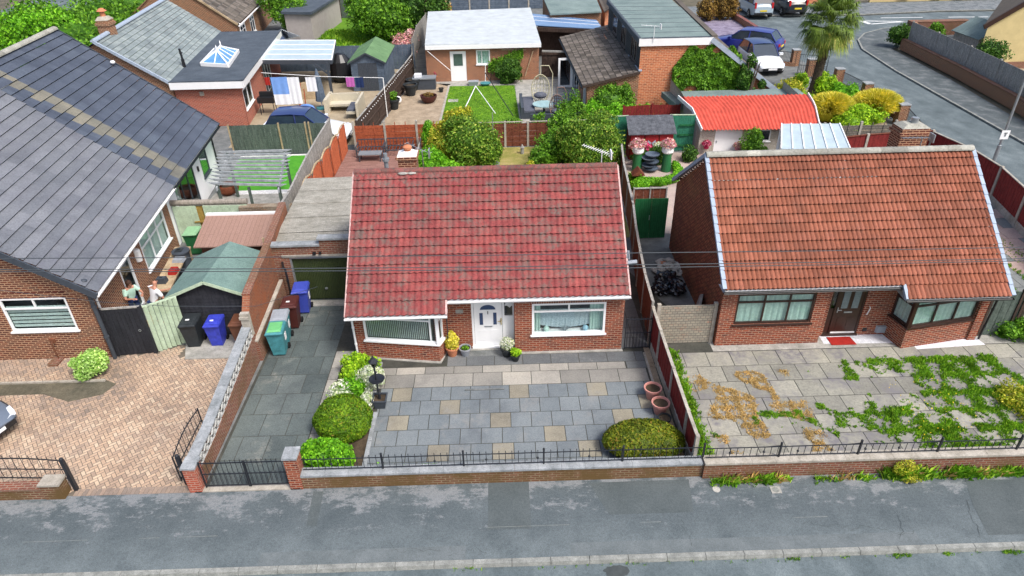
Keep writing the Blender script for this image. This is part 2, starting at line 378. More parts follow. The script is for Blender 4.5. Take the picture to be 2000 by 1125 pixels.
def pavem():
    k=NT('pavement_asphalt',.9,.25)
    base=k.ramp(k.noise(.8,6,.6),[(.3,(.068,.086,.095)),(.7,(.108,.13,.14))])
    # worn pale skin that flakes towards the garden walls
    sx=k.n('SeparateXYZ'); k.l(k.pos(),sx.inputs[0])
    yy=k.ramp(sx.outputs['Y'],[(0,(0,0,0)),(1,(1,1,1))]); mr=k.n('MapRange'); mr.inputs[1].default_value=10.6; mr.inputs[2].default_value=12.3; mr.inputs[3].default_value=-.1; mr.inputs[4].default_value=.07
    k.l(sx.outputs['Y'],mr.inputs[0])
    ad=k.n('Math',operation='ADD'); k.l(k.noise(1.7,12,.8,st=(.7,1.2,1)),ad.inputs[0]); k.l(mr.outputs[0],ad.inputs[1])
    f=k.ramp(ad.outputs[0],[(.525,(0,0,0)),(.585,(1,1,1))])
    c=k.mix(f,base,(.185,.2,.21)); mr2=k.n('MapRange'); mr2.inputs[1].default_value=10.25; mr2.inputs[2].default_value=11.3; mr2.inputs[3].default_value=1; mr2.inputs[4].default_value=0
    k.l(sx.outputs['Y'],mr2.inputs[0]); mu=k.n('Math',operation='MULTIPLY'); k.l(mr2.outputs[0],mu.inputs[0]); k.l(k.ramp(k.noise(1.6,5,.6),[(.3,(.2,.2,.2)),(.6,(.8,.8,.8))]),mu.inputs[1])
    c=k.mix(mu.outputs[0],c,(.14,.168,.178))
    g=k.ramp(k.noise(50,2,.8),[(.25,(.45,.45,.45)),(.5,(1,1,1)),(.8,(1.5,1.5,1.5))]); k.bump(k.noise(50,2,.8),.3,.01)
    g2=k.ramp(k.noise(14,4,.85),[(.35,(.75,.75,.75)),(.5,(1,1,1)),(.7,(1.25,1.25,1.25))]); c=k.mix(.8,c,g2,'MULTIPLY')
    return k.out(k.mix(.9,c,g,'MULTIPLY'))
M['pavement']=pavem()
M['patch']=speck('pavement_patch',[(.3,(.068,.084,.088)),(.7,(.095,.113,.118))],1.2,50,.9,.3,.5)
M['kerb']=speck('kerb_concrete',[(.3,(.15,.16,.15)),(.7,(.32,.33,.31))],3,40,.9,.3,.5)
M['conc']=speck('concrete',[(.3,(.22,.22,.2)),(.7,(.42,.41,.38))],2.2,30,.9,.3,.4)
M['conc_dark']=speck('dark_concrete',[(.3,(.09,.1,.1)),(.7,(.2,.21,.21))],1.6,30,.9,.3,.5)
M['coping']=speck('coping_stone',[(.3,(.17,.19,.2)),(.7,(.36,.38,.4))],2.,30,.85,.3,.5)
M['post']=speck('concrete_post',[(.3,(.26,.24,.2)),(.7,(.45,.42,.37))],3,25,.9,.3,.4)
M['earth']=speck('soil',[(.3,(.03,.022,.014)),(.7,(.1,.075,.05))],3,40,1,.6,.5)
M['ground']=speck('ground_earth',[(.3,(.06,.06,.045)),(.7,(.16,.14,.1))],1,20,1,.5,.5)
M['gravel']=speck('gravel',[(.3,(.22,.17,.115)),(.7,(.42,.34,.25))],1.5,26,.95,.8,.6)
M['gravel_purple']=speck('slate_chippings',[(.3,(.12,.1,.15)),(.7,(.3,.27,.36))],1.5,16,.95,.8,.7)
M['sandy']=speck('sandy_paving',[(.3,(.26,.21,.14)),(.7,(.38,.32,.23))],.8,30,.9,.2,.3)
M['lawn']=speck('lawn_grass',[(.3,(.05,.14,.008)),(.7,(.13,.27,.015))],.9,34,.95,.9,.6)
M['lawn_dry']=speck('dry_lawn',[(.3,(.16,.18,.03)),(.55,(.3,.26,.09)),(.7,(.46,.34,.17))],1.1,30,.95,.8,.6)
M['turf']=speck('artificial_turf',[(.3,(.05,.24,.02)),(.7,(.09,.34,.03))],2,50,.95,.5,.4)
M['brick_red']=brick('red_brick',(.30,.065,.03),(.15,.035,.025),(.36,.24,.17),(.065,.025,.024),ms=.012)
M['brick_brown']=brick('brown_brick',(.22,.075,.04),(.12,.045,.03),(.42,.3,.19),(.32,.1,.045))
M['brick_left']=brick('mixed_brown_brick',(.16,.05,.033),(.08,.03,.026),(.45,.29,.18),(.28,.075,.03))
M['brick_orange']=brick('orange_brick',(.60,.20,.085),(.42,.12,.055),(.62,.36,.22),(.13,.06,.045),bw=.3,bh=.1,ms=.014)
M['brick_new']=brick('new_red_brick',(.42,.09,.05),(.30,.065,.04),(.42,.25,.19),(.18,.05,.04))
M['brick_garden']=brick('garden_wall_brick',(.22,.07,.045),(.14,.05,.04),(.27,.2,.15),(.27,.09,.05),stain=((.13,.085,.04),1.1,.45,.75))
M['brick_moss']=brick('mossy_wall_brick',(.20,.075,.05),(.13,.055,.04),(.30,.24,.16),(.1,.06,.04),stain=((.12,.075,.03),.9,.35,.6))
M['soldier']=brick('soldier_course',(.2,.05,.028),(.1,.028,.022),(.4,.28,.2),(.10,.035,.03),vert=True)
M['roof_red']=tint('red_roof_tile',[(0,(.15,.075,.07)),(.15,(.19,.05,.05)),(.6,(.225,.052,.052)),(1,(.27,.07,.065))],14,.9,.85,.2,((.13,.115,.1),.45,.64),2.3)
M['roof_orange']=tint('orange_roof_tile',[(0,(.21,.074,.044)),(.5,(.25,.088,.052)),(1,(.295,.108,.068))],20,.6,.85,.25,((.2,.1,.075),.5,.85),1.6)
M['ridge_red']=tint('red_ridge_tile',[(0,(.19,.06,.055)),(1,(.29,.1,.09))],12,.9,.9,.2,((.085,.08,.07),.42,.56),5.)
M['ridge_grey']=tint('grey_ridge_tile',[(0,(.25,.25,.22)),(1,(.38,.38,.34))],12,.7,.9,.2,((.18,.17,.14),.5,.75),4.)
M['roof_slate']=tint('grey_shingle',[(0,(.125,.137,.16)),(.5,(.147,.158,.182)),(1,(.172,.184,.21))],18,.6,.8,.3,((.13,.135,.17),.5,.8),.7)
M['roof_dark']=tint('dark_shingle',[(0,(.055,.07,.1)),(.6,(.07,.086,.12)),(.79,(.08,.1,.135)),(.8,(.135,.135,.115)),(1,(.19,.18,.145))],18,.6,.75,.35)
M['roof_pale']=tint('pale_slate_tile',[(0,(.165,.2,.21)),(.5,(.2,.24,.245)),(1,(.26,.3,.3))],18,.6,.75,.35)
M['roof_brown']=tint('brown_roof_tile',[(0,(.075,.065,.055)),(.5,(.12,.105,.09)),(1,(.19,.165,.145))],16,.8,.9,.2,((.2,.16,.07),.66,.76),4.)
M['felt']=speck('roofing_felt',[(.3,(.05,.065,.085)),(.7,(.085,.105,.13))],1.2,30,.85,.3,.5)
M['felt_green']=speck('green_felt',[(.3,(.11,.18,.165)),(.7,(.17,.26,.235))],1,35,.9,.3,.5)
M['felt_green2']=speck('green_shed_felt',[(.3,(.09,.17,.08)),(.7,(.14,.25,.12))],1,35,.9,.3,.4)
M['felt_grey']=speck('grey_green_felt',[(.3,(.12,.17,.17)),(.7,(.2,.26,.25))],.8,30,.9,.3,.4)
M['felt_dark']=speck('shed_felt_dark',[(.3,(.045,.05,.06)),(.7,(.12,.13,.15))],5,25,.9,.4,.6)
M['asbestos']=speck('cement_sheet',[(.3,(.2,.195,.165)),(.5,(.28,.27,.235)),(.7,(.36,.35,.31))],1.6,22,.95,.4,.6,(.8,1.8,1))
M['white']=plain('white_upvc',(.80,.81,.82),.35,.5,.04,3)
M['render']=plain('white_render',(.78,.79,.80),.9,.2,.05,2)
M['cream']=plain('cream_render',(.52,.43,.22),.95,.2,.1,1.5)
M['fibre']=plain('white_flat_roof',(.45,.49,.51),.6,.3,.16,1.1)
M['brown_upvc']=plain('dark_brown_upvc',(.035,.016,.012),.35,.5,.2,5)
M['black']=plain('black_paint',(.012,.013,.016),.4,.5,.3,8)
M['iron']=plain('wrought_iron',(.015,.018,.024),.45,.5,.3,12)
M['steel']=plain('galvanised_steel',(.35,.38,.4),.4,.5,.1,10,.6)
M['grey_metal']=plain('grey_paint',(.18,.2,.22),.5,.5,.15,6)
M['anthracite']=plain('anthracite_paint',(.045,.055,.07),.5,.45,.2,6)
M['cable']=plain('cable_sheath',(.05,.06,.07),.6,.3,.1,3)
M['lead']=plain('lead_flashing',(.30,.36,.44),.6,.4,.15,6)
M['blue_trim']=plain('pale_blue_verge',(.29,.36,.46),.6,.3,.15,5)
M['pink_trim']=plain('pinkish_verge',(.52,.36,.34),.8,.2,.18,7)
M['plas_black']=plain('black_plastic',(.02,.025,.029),.55,.4,.4,7)
M['plas_blue']=plain('blue_plastic',(.035,.05,.42),.5,.4,.3,7)
M['plas_blue2']=plain('mid_blue_plastic',(.045,.07,.40),.45,.5,.12,9)
M['plas_brown']=plain('brown_plastic',(.14,.055,.03),.5,.4,.15,9)
M['plas_maroon']=plain('maroon_plastic',(.07,.018,.015),.5,.4,.15,9)
M['plas_green']=plain('green_plastic',(.13,.42,.16),.5,.4,.12,9)
M['plas_dgreen']=plain('dark_green_plastic',(.02,.13,.045),.5,.4,.12,9)
M['plas_mint']=plain('faded_green_lid',(.23,.42,.24),.6,.3,.12,9)
M['plas_teal']=plain('teal_plastic',(.055,.22,.25),.55,.35,.3,6)
M['plas_grey']=plain('grey_plastic',(.28,.31,.35),.5,.4,.12,9)
M['terracotta']=plain('terracotta',(.48,.19,.1),.8,.25,.15,9)
M['pink_pot']=plain('pink_plastic_pot',(.55,.25,.21),.55,.35,.1,9)
M['grey_pot']=plain('grey_pot_paint',(.26,.28,.31),.6,.3,.15,9)
M['wood_grey']=speck('weathered_wood',[(.3,(.19,.185,.175)),(.7,(.40,.39,.365))],3,14,.9,.3,.6,(5,5,.5))
M['wood_green']=speck('greenish_grey_wood',[(.3,(.045,.065,.055)),(.7,(.12,.15,.13))],3,14,.9,.3,.6,(6,6,.5))
M['wood_brown']=speck('brown_stained_wood',[(.3,(.03,.02,.017)),(.7,(.085,.058,.045))],3,14,.85,.3,.6,(5,5,.6))
M['wood_orange']=speck('orange_stained_wood',[(.3,(.24,.055,.025)),(.7,(.40,.105,.045))],3,14,.8,.3,.5,(4,4,2))
M['wood_maroon']=speck('maroon_stained_wood',[(.3,(.12,.012,.012)),(.7,(.24,.03,.027))],3,14,.75,.3,.5,(5,5,.7))
M['wood_rust']=speck('rust_stained_wood',[(.3,(.10,.03,.018)),(.7,(.21,.07,.04))],3,14,.8,.3,.5,(3,3,3))
M['wood_tan']=speck('tan_timber',[(.3,(.30,.22,.13)),(.7,(.48,.38,.25))],3,14,.85,.3,.4)
M['wood_mint']=speck('mint_painted_boards',[(.3,(.37,.47,.33)),(.6,(.45,.56,.42)),(.75,(.5,.6,.47))],1.5,18,.8,.2,.3)
M['wood_black']=speck('black_stained_boards',[(.3,(.013,.014,.018)),(.7,(.03,.032,.04))],2,16,.75,.3,.5,(5,5,.6))
M['wood_blue']=speck('slate_blue_boards',[(.3,(.06,.085,.12)),(.7,(.12,.155,.205))],2,16,.8,.3,.4)
M['green_paint']=speck('green_painted_wood',[(.3,(.008,.085,.028)),(.7,(.018,.135,.05))],2,18,.7,.2,.4,(4,4,.6))
M['green_teal']=speck('bright_green_boards',[(.3,(.02,.14,.085)),(.7,(.035,.2,.125))],2,18,.7,.2,.4,(4,4,.6))
M['gar_green']=plain('dark_green_door',(.035,.05,.016),.5,.4,.2,3)
M['red_sheet']=plain('red_corrugated_sheet',(.48,.07,.045),.65,.3,.25,2.5)
M['polycarb']=plain('polycarbonate_sheet',(.36,.45,.5),.55,.3,.12,2)
M['solar']=plain('blue_glazed_sheet',(.14,.24,.42),.25,.6,.1,1)
M['deck']=speck('decking_boards',[(.3,(.17,.085,.07)),(.7,(.32,.18,.15))],1.6,18,.85,.3,.5,(1,6,1))
M['pebble']=speck('pebbledash',[(.3,(.28,.25,.21)),(.7,(.48,.44,.39))],12,45,.95,.9,.7)
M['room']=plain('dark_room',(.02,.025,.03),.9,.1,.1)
M['curtain']=plain('net_curtain',(.5,.58,.55),.9,.1,.15,9)
M['curtain_green']=plain('green_curtain',(.42,.56,.50),.9,.1,.15,9)
M['glass']=glassm('window_glass')
M['glass_dark']=glassm('dark_glass',(.4,.45,.48),.05)
M['glass_blue']=glassm('blue_glass',(.35,.5,.7),.35)
M['bark']=speck('bark',[(.3,(.05,.038,.028)),(.7,(.13,.1,.075))],8,20,.95,.8,.5)
M['rubber']=plain('rubber_tyre',(.012,.012,.013),.8,.2,.2,10)
M['alloy']=plain('alloy_wheel',(.45,.47,.5),.35,.5,.08,6,.7)
M['cloth_white']=plain('white_cloth',(.72,.74,.78),.95,.1,.06,6)
M['cloth_blue']=plain('blue_cloth',(.17,.32,.68),.95,.1,.08,6)
M['cloth_navy']=plain('navy_cloth',(.02,.035,.1),.95,.1,.2,6)
M['cloth_pink']=plain('pink_cloth',(.45,.12,.38),.95,.1,.1,6)
M['cloth_grey']=plain('grey_cloth',(.1,.11,.14),.95,.1,.2,6)
M['red_mat']=plain('red_doormat',(.32,.025,.02),.95,.1,.2,15)
M['skin']=plain('skin',(.45,.22,.15),.6,.3,.08,9)
# foliage
M['lf_lime']=leafm('lime_leaves',[(0,(0.13,0.286,0.0092)),(.5,(0.286,0.546,0.0172)),(1,(0.546,0.754,0.046))])
M['lf_green']=leafm('green_leaves',[(0,(0.039,0.13,0.0092)),(.5,(0.104,0.26,0.0138)),(1,(0.208,0.429,0.0345))])
M['lf_bright']=leafm('bright_green_leaves',[(0,(0.065,0.234,0.0069)),(.5,(0.156,0.442,0.0138)),(1,(0.286,0.624,0.0345))])
M['lf_dark']=leafm('dark_green_leaves',[(0,(0.0195,0.065,0.0092)),(.5,(0.052,0.143,0.0149)),(1,(0.117,0.247,0.0345))])
M['lf_conifer']=leafm('conifer_foliage',[(0,(0.0585,0.0975,0.0069)),(.5,(0.13,0.182,0.0115)),(.85,(0.221,0.26,0.0172)),(1,(0.26,0.156,0.023))])
M['lf_conifer_g']=leafm('green_conifer_foliage',[(0,(0.0455,0.117,0.00575)),(.5,(0.111,0.234,0.0092)),(.9,(0.195,0.338,0.0138)),(1,(0.208,0.169,0.023))])
M['lf_gold']=leafm('golden_leaves',[(0,(.42,.45,.03)),(.5,(.72,.63,.05)),(1,(.9,.82,.2))],dark=.2)
M['lf_yellow']=leafm('yellow_green_leaves',[(0,(.15,.25,.01)),(.5,(.42,.45,.03)),(1,(.65,.58,.08))],dark=.25)
M['lf_varieg']=leafm('variegated_leaves',[(0,(0.182,0.39,0.0575)),(.5,(0.364,0.598,0.138)),(1,(0.585,0.78,0.322))],dark=.25)
M['lf_mixed']=leafm('mixed_leaves',[(0,(0.065,0.13,0.0115)),(.45,(0.156,0.312,0.023)),(.7,(0.455,0.494,0.069)),(1,(0.715,0.65,0.115))])
M['lf_mid']=leafm('mid_green_leaves',[(0,(.05,.13,.012)),(.5,(.12,.26,.02)),(.85,(.26,.42,.05)),(1,(.45,.5,.1))])
M['lf_rust']=leafm('reddish_leaves',[(0,(.08,.05,.02)),(.5,(.22,.13,.03)),(1,(.38,.26,.06))])
M['lf_purple']=leafm('purple_leaves',[(0,(.02,.008,.012)),(.6,(.06,.02,.03)),(1,(.16,.06,.06))])
M['fl_white']=leafm('white_flowers',[(0,(.25,.4,.1)),(.35,(.6,.65,.5)),(1,(.85,.86,.82))],dark=.15)
M['fl_pink']=leafm('pink_flowers',[(0,(.3,.35,.15)),(.35,(.6,.2,.25)),(.7,(.7,.35,.4)),(1,(.85,.7,.65))],dark=.15)
M['fl_red']=leafm('red_flowers',[(0,(.3,.02,.05)),(.5,(.55,.03,.12)),(.8,(.65,.1,.25)),(1,(.75,.5,.5))],dark=.15)
M['grass']=leafm('grass_blades',[(0,(0.078,0.221,0.0115)),(.6,(0.169,0.39,0.0172)),(1,(0.364,0.546,0.046))])
M['grass_dry']=leafm('dry_grass',[(0,(.3,.2,.06)),(.6,(.5,.33,.12)),(1,(.6,.45,.2))],dark=.2)
M['palm']=leafm('palm_fronds',[(0,(0.065,0.117,0.0172)),(.5,(0.169,0.26,0.0345)),(.8,(0.312,0.39,0.069)),(1,(0.546,0.468,0.138))])
# ================= ground, roads, paving =================
g=MB(); g.box(-250,250,-120,300,-.5,-.13); struct(g,'ground',M['ground'])
g=MB(); g.box(-60,90,-30,9.97,-.12,-.1); struct(g,'road',M['road'])
def sheet(name,pts,mat,z=0.,z0=-.125):
    b=MB(); b.prism([(p[0],p[1]) for p in pts],z0,z); return struct(b,name,mat)
sheet('pavement',[(-60,10.13),(90,10.13),(90,12.46),(-60,12.46)],M['pavement'])
kb=MB()
for i in range(-40,60):
    x=i*.915; kb.rn=random.random(); kb.hexa([(x+.006,9.97,-.12),(x+.909,9.97,-.12),(x+.909,10.125,-.12),(x+.006,10.125,-.12)],[(x+.006,10.0,.006),(x+.909,10.0,.006),(x+.909,10.125,.006),(x+.006,10.125,.006)])
struct(kb,'kerb',M['kerb'])
def patch(x0,x1,y0,y1,mat=None,z=.004,name='pavement_patch'):
    b=MB(); b.poly([(x0,y0,z),(x1,y0,z),(x1,y1,z),(x0,y1,z)]); return struct(b,name,mat or M['patch'])
a_,b_=G(953,1035),G(1033,948); patch(a_.x,b_.x,a_.y,12.44)
a_,b_=G(1190,1010),G(1370,945)
b=MB(); b.poly([G(1150,943,.004),G(1190,1005,.004),G(1355,1000,.004),G(1345,936,.004)]); struct(b,'pavement_patch',M['patch'])
b=MB(); b.poly([G(1900,985,.004),G(1930,1045,.004),G(2100,1040,.004),G(2100,935,.004),G(1885,937,.004)]); struct(b,'pavement_patch',M['patch'])
b=MB(); b.poly([G(598,1028,.005),G(618,1028,.005),G(632,960,.005),G(612,960,.005)]); struct(b,'pavement_patch',M['patch'])
# seam lines in the pavement, thin bands of lighter tarmac by the kerb
b=MB()
for k in range(28):
    if rng.random()<.6: continue
    x=-12+k*.95; w=.5+.6*rng.random(); b.poly([(x,11.02,.006),(x+w,11.02,.006),(x+w,11.03,.006),(x,11.026,.006)])
struct(b,'pavement_seam',M['kerb'])
b=MB(); b.poly([(-6,10.14,.003),(-1.1,10.14,.003),(-1.1,10.52,.003),(-6,10.5,.003)]); b.poly([(1.4,10.14,.003),(9.8,10.14,.003),(9.8,10.5,.003),(1.4,10.5,.003)])
struct(b,'pavement_strip',speck('strip_tarmac',[(.3,(.10,.12,.127)),(.7,(.15,.172,.18))],1.5,50,.9,.3,.5))
def crack(x,y,dx,dy,n,w=.0035,z=.007):
    b=MB(); px,py=x,y
    for k in range(n):
        a=math.atan2(dy,dx)+.7*rng.normal(); l=.05+.09*rng.random(); qx,qy=px+l*math.cos(a),py+l*math.sin(a); ww=w*(.4+.9*rng.random()); nx_,ny_=-math.sin(a)*ww,math.cos(a)*ww
        b.poly([(px-nx_,py-ny_,z),(qx-nx_,qy-ny_,z),(qx+nx_,qy+ny_,z),(px+nx_,py+ny_,z)]); px,py=qx,qy
    return b
ckm=plain('crack_dirt',(.06,.07,.072),.95,.1,.2,5)
for x,y,dx,dy,n in ((-3.2,10.7,1,-.04,18),(7.2,10.85,1,0,30),(4.3,10.3,.2,1,9),(9.3,10.3,-.1,1,12),(-1.5,10.25,1,.1,12),(11.2,10.3,.3,1,14)):
    struct(crack(x,y,dx,dy,n),'pavement_crack',ckm)
b=MB(); p=G(1205,1116,-.1); b.poly([(p.x+.3*(1+.3*mnoise.noise(Vector((math.cos(a)*2,math.sin(a)*2,1))))*math.cos(a),p.y+.16*(1+.4*mnoise.noise(Vector((math.cos(a)*3,math.sin(a)*3,2))))*math.sin(a),-.095) for a in np.linspace(0,2*PI,26)[:-1]]); struct(b,'oil_stain',ckm)
c=MB()
p=G(1399,956); c.lathe([(.1,.0),(.1,.012)],(p.x,p.y,0),18); single(c,'stop_tap_cover',M['conc'],(p.x,p.y,0),'small round pale cover in the pavement below the front wall','cover',smooth=False)
p=G(1515,957); t=thing('manhole_cover','small square pale cover with a round lid set in the pavement','cover',(p.x,p.y,0))
c=MB(); c.box(p.x-.13,p.x+.13,p.y-.11,p.y+.11,0,.01); c.build('frame',M['conc'],t)
c=MB(); c.lathe([(.085,.01),(.085,.016)],(p.x,p.y,0),18); c.build('lid',M['kerb'],t)
# side road and the cross road at the top right
LKER=[(30.2,18),(29.7,30),(29.7,36.2),(29.98,42.8),(30.35,51.8),(31.06,58.8),(32.29,62.25),(34.0,64.7),(36.7,66.6),(39.8,67.2),(75,66.3)]
sheet('side_road',[(22.0,12.5),(30.2,12.5)]+LKER+[(75,73.2),(46,74.2),(37.5,73.2),(20,74.5),(-5,78),(-5,86),(-12,86),(-12,80),(14,66),(22,62),(24.3,50),(24.6,36)],M['road'],-.1,-.12)
RP=[(32.8,12.5)]; 
sheet('pavement_corner',LKER+[(75,58)]+[(60,57.6),(36.5,60.5),(33.4,58.6),(32.9,48.9),(32.0,41),(32,18)],speck('side_pavement',[(.3,(.06,.075,.08)),(.52,(.095,.112,.12)),(.62,(.15,.165,.17))],1.1,40,.9,.3,.6),0.)
kb=MB(); 
for p,q in zip(LKER,LKER[1:]): kb.beam((p[0]-.03,p[1],-.03),(q[0]-.03,q[1],-.03),.14,.09)
struct(kb,'kerb',M['kerb'])
sheet('pavement_far',[(20,74.7),(37.5,73.5),(46,74.5),(90,73.5),(90,79.5),(46,79.9),(20,80)],M['pavement'],0.)
kb=MB(); kb.beam((20,74.7,-.02),(37.5,73.45,-.02),.16,.1).beam((37.5,73.45,-.02),(46,74.45,-.02),.16,.1).beam((46,74.45,-.02),(90,73.45,-.02),.16,.1); struct(kb,'kerb',M['kerb'])
sheet('road_top_left',[(-60,62),(-20,72),(-20,110),(-60,110)],M['road'],-.1,-.12)
mk=MB(); wm=plain('road_paint',(.62,.64,.64),.7,.2,.15,3)
def band(p,q,w,z=-.094): mk.beam((p[0],p[1],z),(q[0],q[1],z),w,.006)
A,B_,C_=G(1682,41,-.1),G(1700,47,-.1),G(1770,42,-.1); band(A,B_,.5);band(B_,C_,.28);band(A,C_,.28)
band(G(1720,35,-.1),G(1802,34,-.1),.2); band(G(1852,33.5,-.1),G(1930,33,-.1),.2)
band(G(1655,78,-.1),G(1663,81,-.1),.4)
struct(mk,'road_marking',wm)
# ---- paving helpers
def slabfield(name,rows,mat,zbase=0.,clip=None,gap=.011,jmat=None,rfun=None,z=.007,poly=None,jit=0):
    """rows: (y0,y1,x0,x1,slab length,offset)"""
    b=MB()
    for ri,(y0,y1,x0,x1,Ls,of) in enumerate(rows):
        x=x0-of
        while x<x1-.02:
            a,c=max(x,x0),min(x+Ls,x1)
            if c-a>.05:
                cx,cy=(a+c)/2,(y0+y1)/2; r=rng.random()
                if clip and not clip(cx,cy): x+=Ls; continue
                if rfun: r=rfun(cx,cy,r,a,c,y0,y1)
                dz=z+jit*rng.random(); gg=gap
                b.hexa([(a+gg,y0+gg,zbase),(c-gg,y0+gg,zbase),(c-gg,y1-gg,zbase),(a+gg,y1-gg,zbase)],[(a+gg,y0+gg,dz+zbase),(c-gg,y0+gg,dz+zbase+jit*rng.random()*.5),(c-gg,y1-gg,dz+zbase),(a+gg,y1-gg,dz+zbase)],r)
            x+=Ls
    return struct(b,name,mat)
# house plots base
sheet('garden_ground',[(-8.3,12.46),(24.0,12.46),(24.4,34),(24.5,60),(4,90),(-60,60),(-60,12.46)],M['conc_dark'],-.004)
b=MB(); b.prism([(-8.1,12.5),(19.6,12.5),(19.6,17.9),(6.9,18.1),(3.9,26),(3.9,18.1),(-2,18.1),(-5,18),(-5.5,21.5),(-8.1,21.5)],-.02,.002); struct(b,'joint_soil',speck('joint_dirt',[(.3,(.035,.038,.034)),(.7,(.08,.08,.068))],2,30))
# centre forecourt
M['pav_grey']=tint('patio_slab',[(0,(.148,.172,.188)),(.5,(.166,.19,.205)),(.89,(.185,.21,.224)),(.9,(.225,.208,.165)),(1,(.27,.25,.195))],30,.6,.9,.25,((.24,.24,.23),.52,.75),.9)
M['pav_dark']=tint('dark_slab',[(0,(.11,.12,.13)),(.5,(.14,.15,.155)),(1,(.17,.177,.18))],26,.6,.9,.25,((.3,.29,.27),.58,.76),1.1)
M['pav_pale']=tint('pale_slab',[(0,(.21,.205,.19)),(.5,(.29,.28,.255)),(1,(.37,.35,.31))],22,.5,.9,.25,((.2,.2,.19),.55,.85),.9)
M['pav_drive']=tint('drive_slab',[(0,(.08,.1,.1)),(.5,(.1,.122,.121)),(1,(.125,.148,.145))],24,.75,.9,.25,((.22,.225,.2),.56,.72),.75)
buff=[G(*p) for p in ((1158,762),(1005,765),(773,775),(867,798),(1255,787),(763,830),(967,823),(1207,817),(1071,853),(840,888),(966,885),(1135,873))]
def rf(cx,cy,r,a,c,y0,y1):
    for q in buff:
        if a<=q.x<c and y0<=q.y<y1: return .9+.1*r
    return r*.86
off=[.22-.0,.52,.2,.46,.14,.4]
rows=[(16.38-.625*(k+1),16.38-.625*k,-3.95,4.62,.605,off[k]) for k in range(6)]
slabfield('patio_paving',rows,M['pav_grey'],rfun=rf,jit=.003)
slabfield('patio_paving',[(16.38,17.03,-4.3,4.55,.93,.5),(17.03,17.4,-4.3,3.9,.93,.2)],M['pav_pale'],jit=.003)
slabfield('patio_paving',[(17.4,17.92,-1.95,4.55,.93,.3),(17.03,17.4,3.9,4.55,.93,.2)],M['pav_dark'],jit=.003)
b=MB(); b.prism([(-1.95,17.9),(.3,17.9),(.3,18.34),(-2.05,18.34)],0,.008); struct(b,'doorstep_paving',M['conc_dark'])
b=MB(); b.prism([(-4.7,17.95),(-2.15,17.55),(-1.95,18.2),(.3,18.2),(.3,17.93),(3.9,17.93),(3.9,18.05),(-2.0,18.34),(-4.7,18.05)],0,.03); struct(b,'mortar_strip',M['conc'])
slabfield('drive_paving',[(12.6+k*.92,12.6+(k+1)*.92,-8.02,-5.75,.78,(k%2)*.4) for k in range(10)],M['pav_drive'],jit=.002)
slabfield('drive_edging',[(12.7+k*.6,13.3+k*.6,-5.74,-5.42,.32,0) for k in range(8)]+[(17.5,18.4,-5.74,-5.1,.6,0)],M['pav_pale'])
b=MB(); b.prism([(-5.42,12.8),(-3.98,12.8),(-3.98,14.7),(-4.15,16.4),(-4.6,17.6),(-5.4,17.6)],-.05,.012); struct(b,'planting_bed',M['earth'])
b=MB()
for y in np.arange(12.9,17.2,.6): b.box(-4.02 if y<15 else -4.2,-3.9 if y<15 else -4.08,y,y+.58,0,.05,rng.random())
struct(b,'bed_edging',M['coping'])
b=MB(); b.box(-8.3,-5.5,12.42,12.62,-.02,.03); struct(b,'gate_threshold',M['post'])
b=MB(); b.box(4.55,4.62,12.7,17.8,-.02,.05); struct(b,'path_edging',M['post'])
b=MB(); b.poly([(4.62,12.7,.003),(4.82,12.7,.003),(4.82,18.3,.003),(4.62,18.3,.003)]); struct(b,'gravel_strip',M['gravel'])
a_,c_=G(908,763),G(985,761); b=MB(); b.box(a_.x,c_.x,a_.y-.02,a_.y+.035,0,.035); struct(b,'patio_step',M['conc_dark'])
# side passage right of centre house
slabfield('passage_paving',[(18.1+k*.6,18.7+k*.6,3.9,4.8,.45,0) for k in range(14)],M['pav_dark'])
# right forecourt: big weathered slabs, crazy paving and weeds between
M['pav_old']=tint('weathered_slab',[(0,(.215,.212,.185)),(.4,(.26,.257,.22)),(1,(.32,.312,.265))],14,.6,.95,.2,((.17,.165,.175),.47,.6),.7)
slabfield('forecourt_paving',[(17.0,17.75,5.25,19.5,.78,.2)]+[(17.0-.78*(k+1),17.0-.78*k,5.35,19.5,.79,(k%2)*.3) for k in range(5)]+[(12.62,13.1,5.3,19.5,.79,.1)],M['pav_old'],jit=.008,gap=.012)
b=MB(); b.prism([(6.9,17.78),(19.5,17.78),(19.5,18.06),(16,18.5),(6.9,18.5)],0,.008); struct(b,'forecourt_paving',M['conc'])
b=MB(); b.prism([(10.7,18.02),(13.3,17.95),(13.3,18.47),(10.72,18.47)],0,.012); b.prism([(13.6,17.58),(16.0,17.72),(15.9,18.3),(15.5,18.2),(13.4,17.7)],0,.012); struct(b,'white_chippings',speck('white_chips',[(.3,(.5,.52,.56)),(.7,(.75,.76,.8))],9,50,.9,.6,.4))
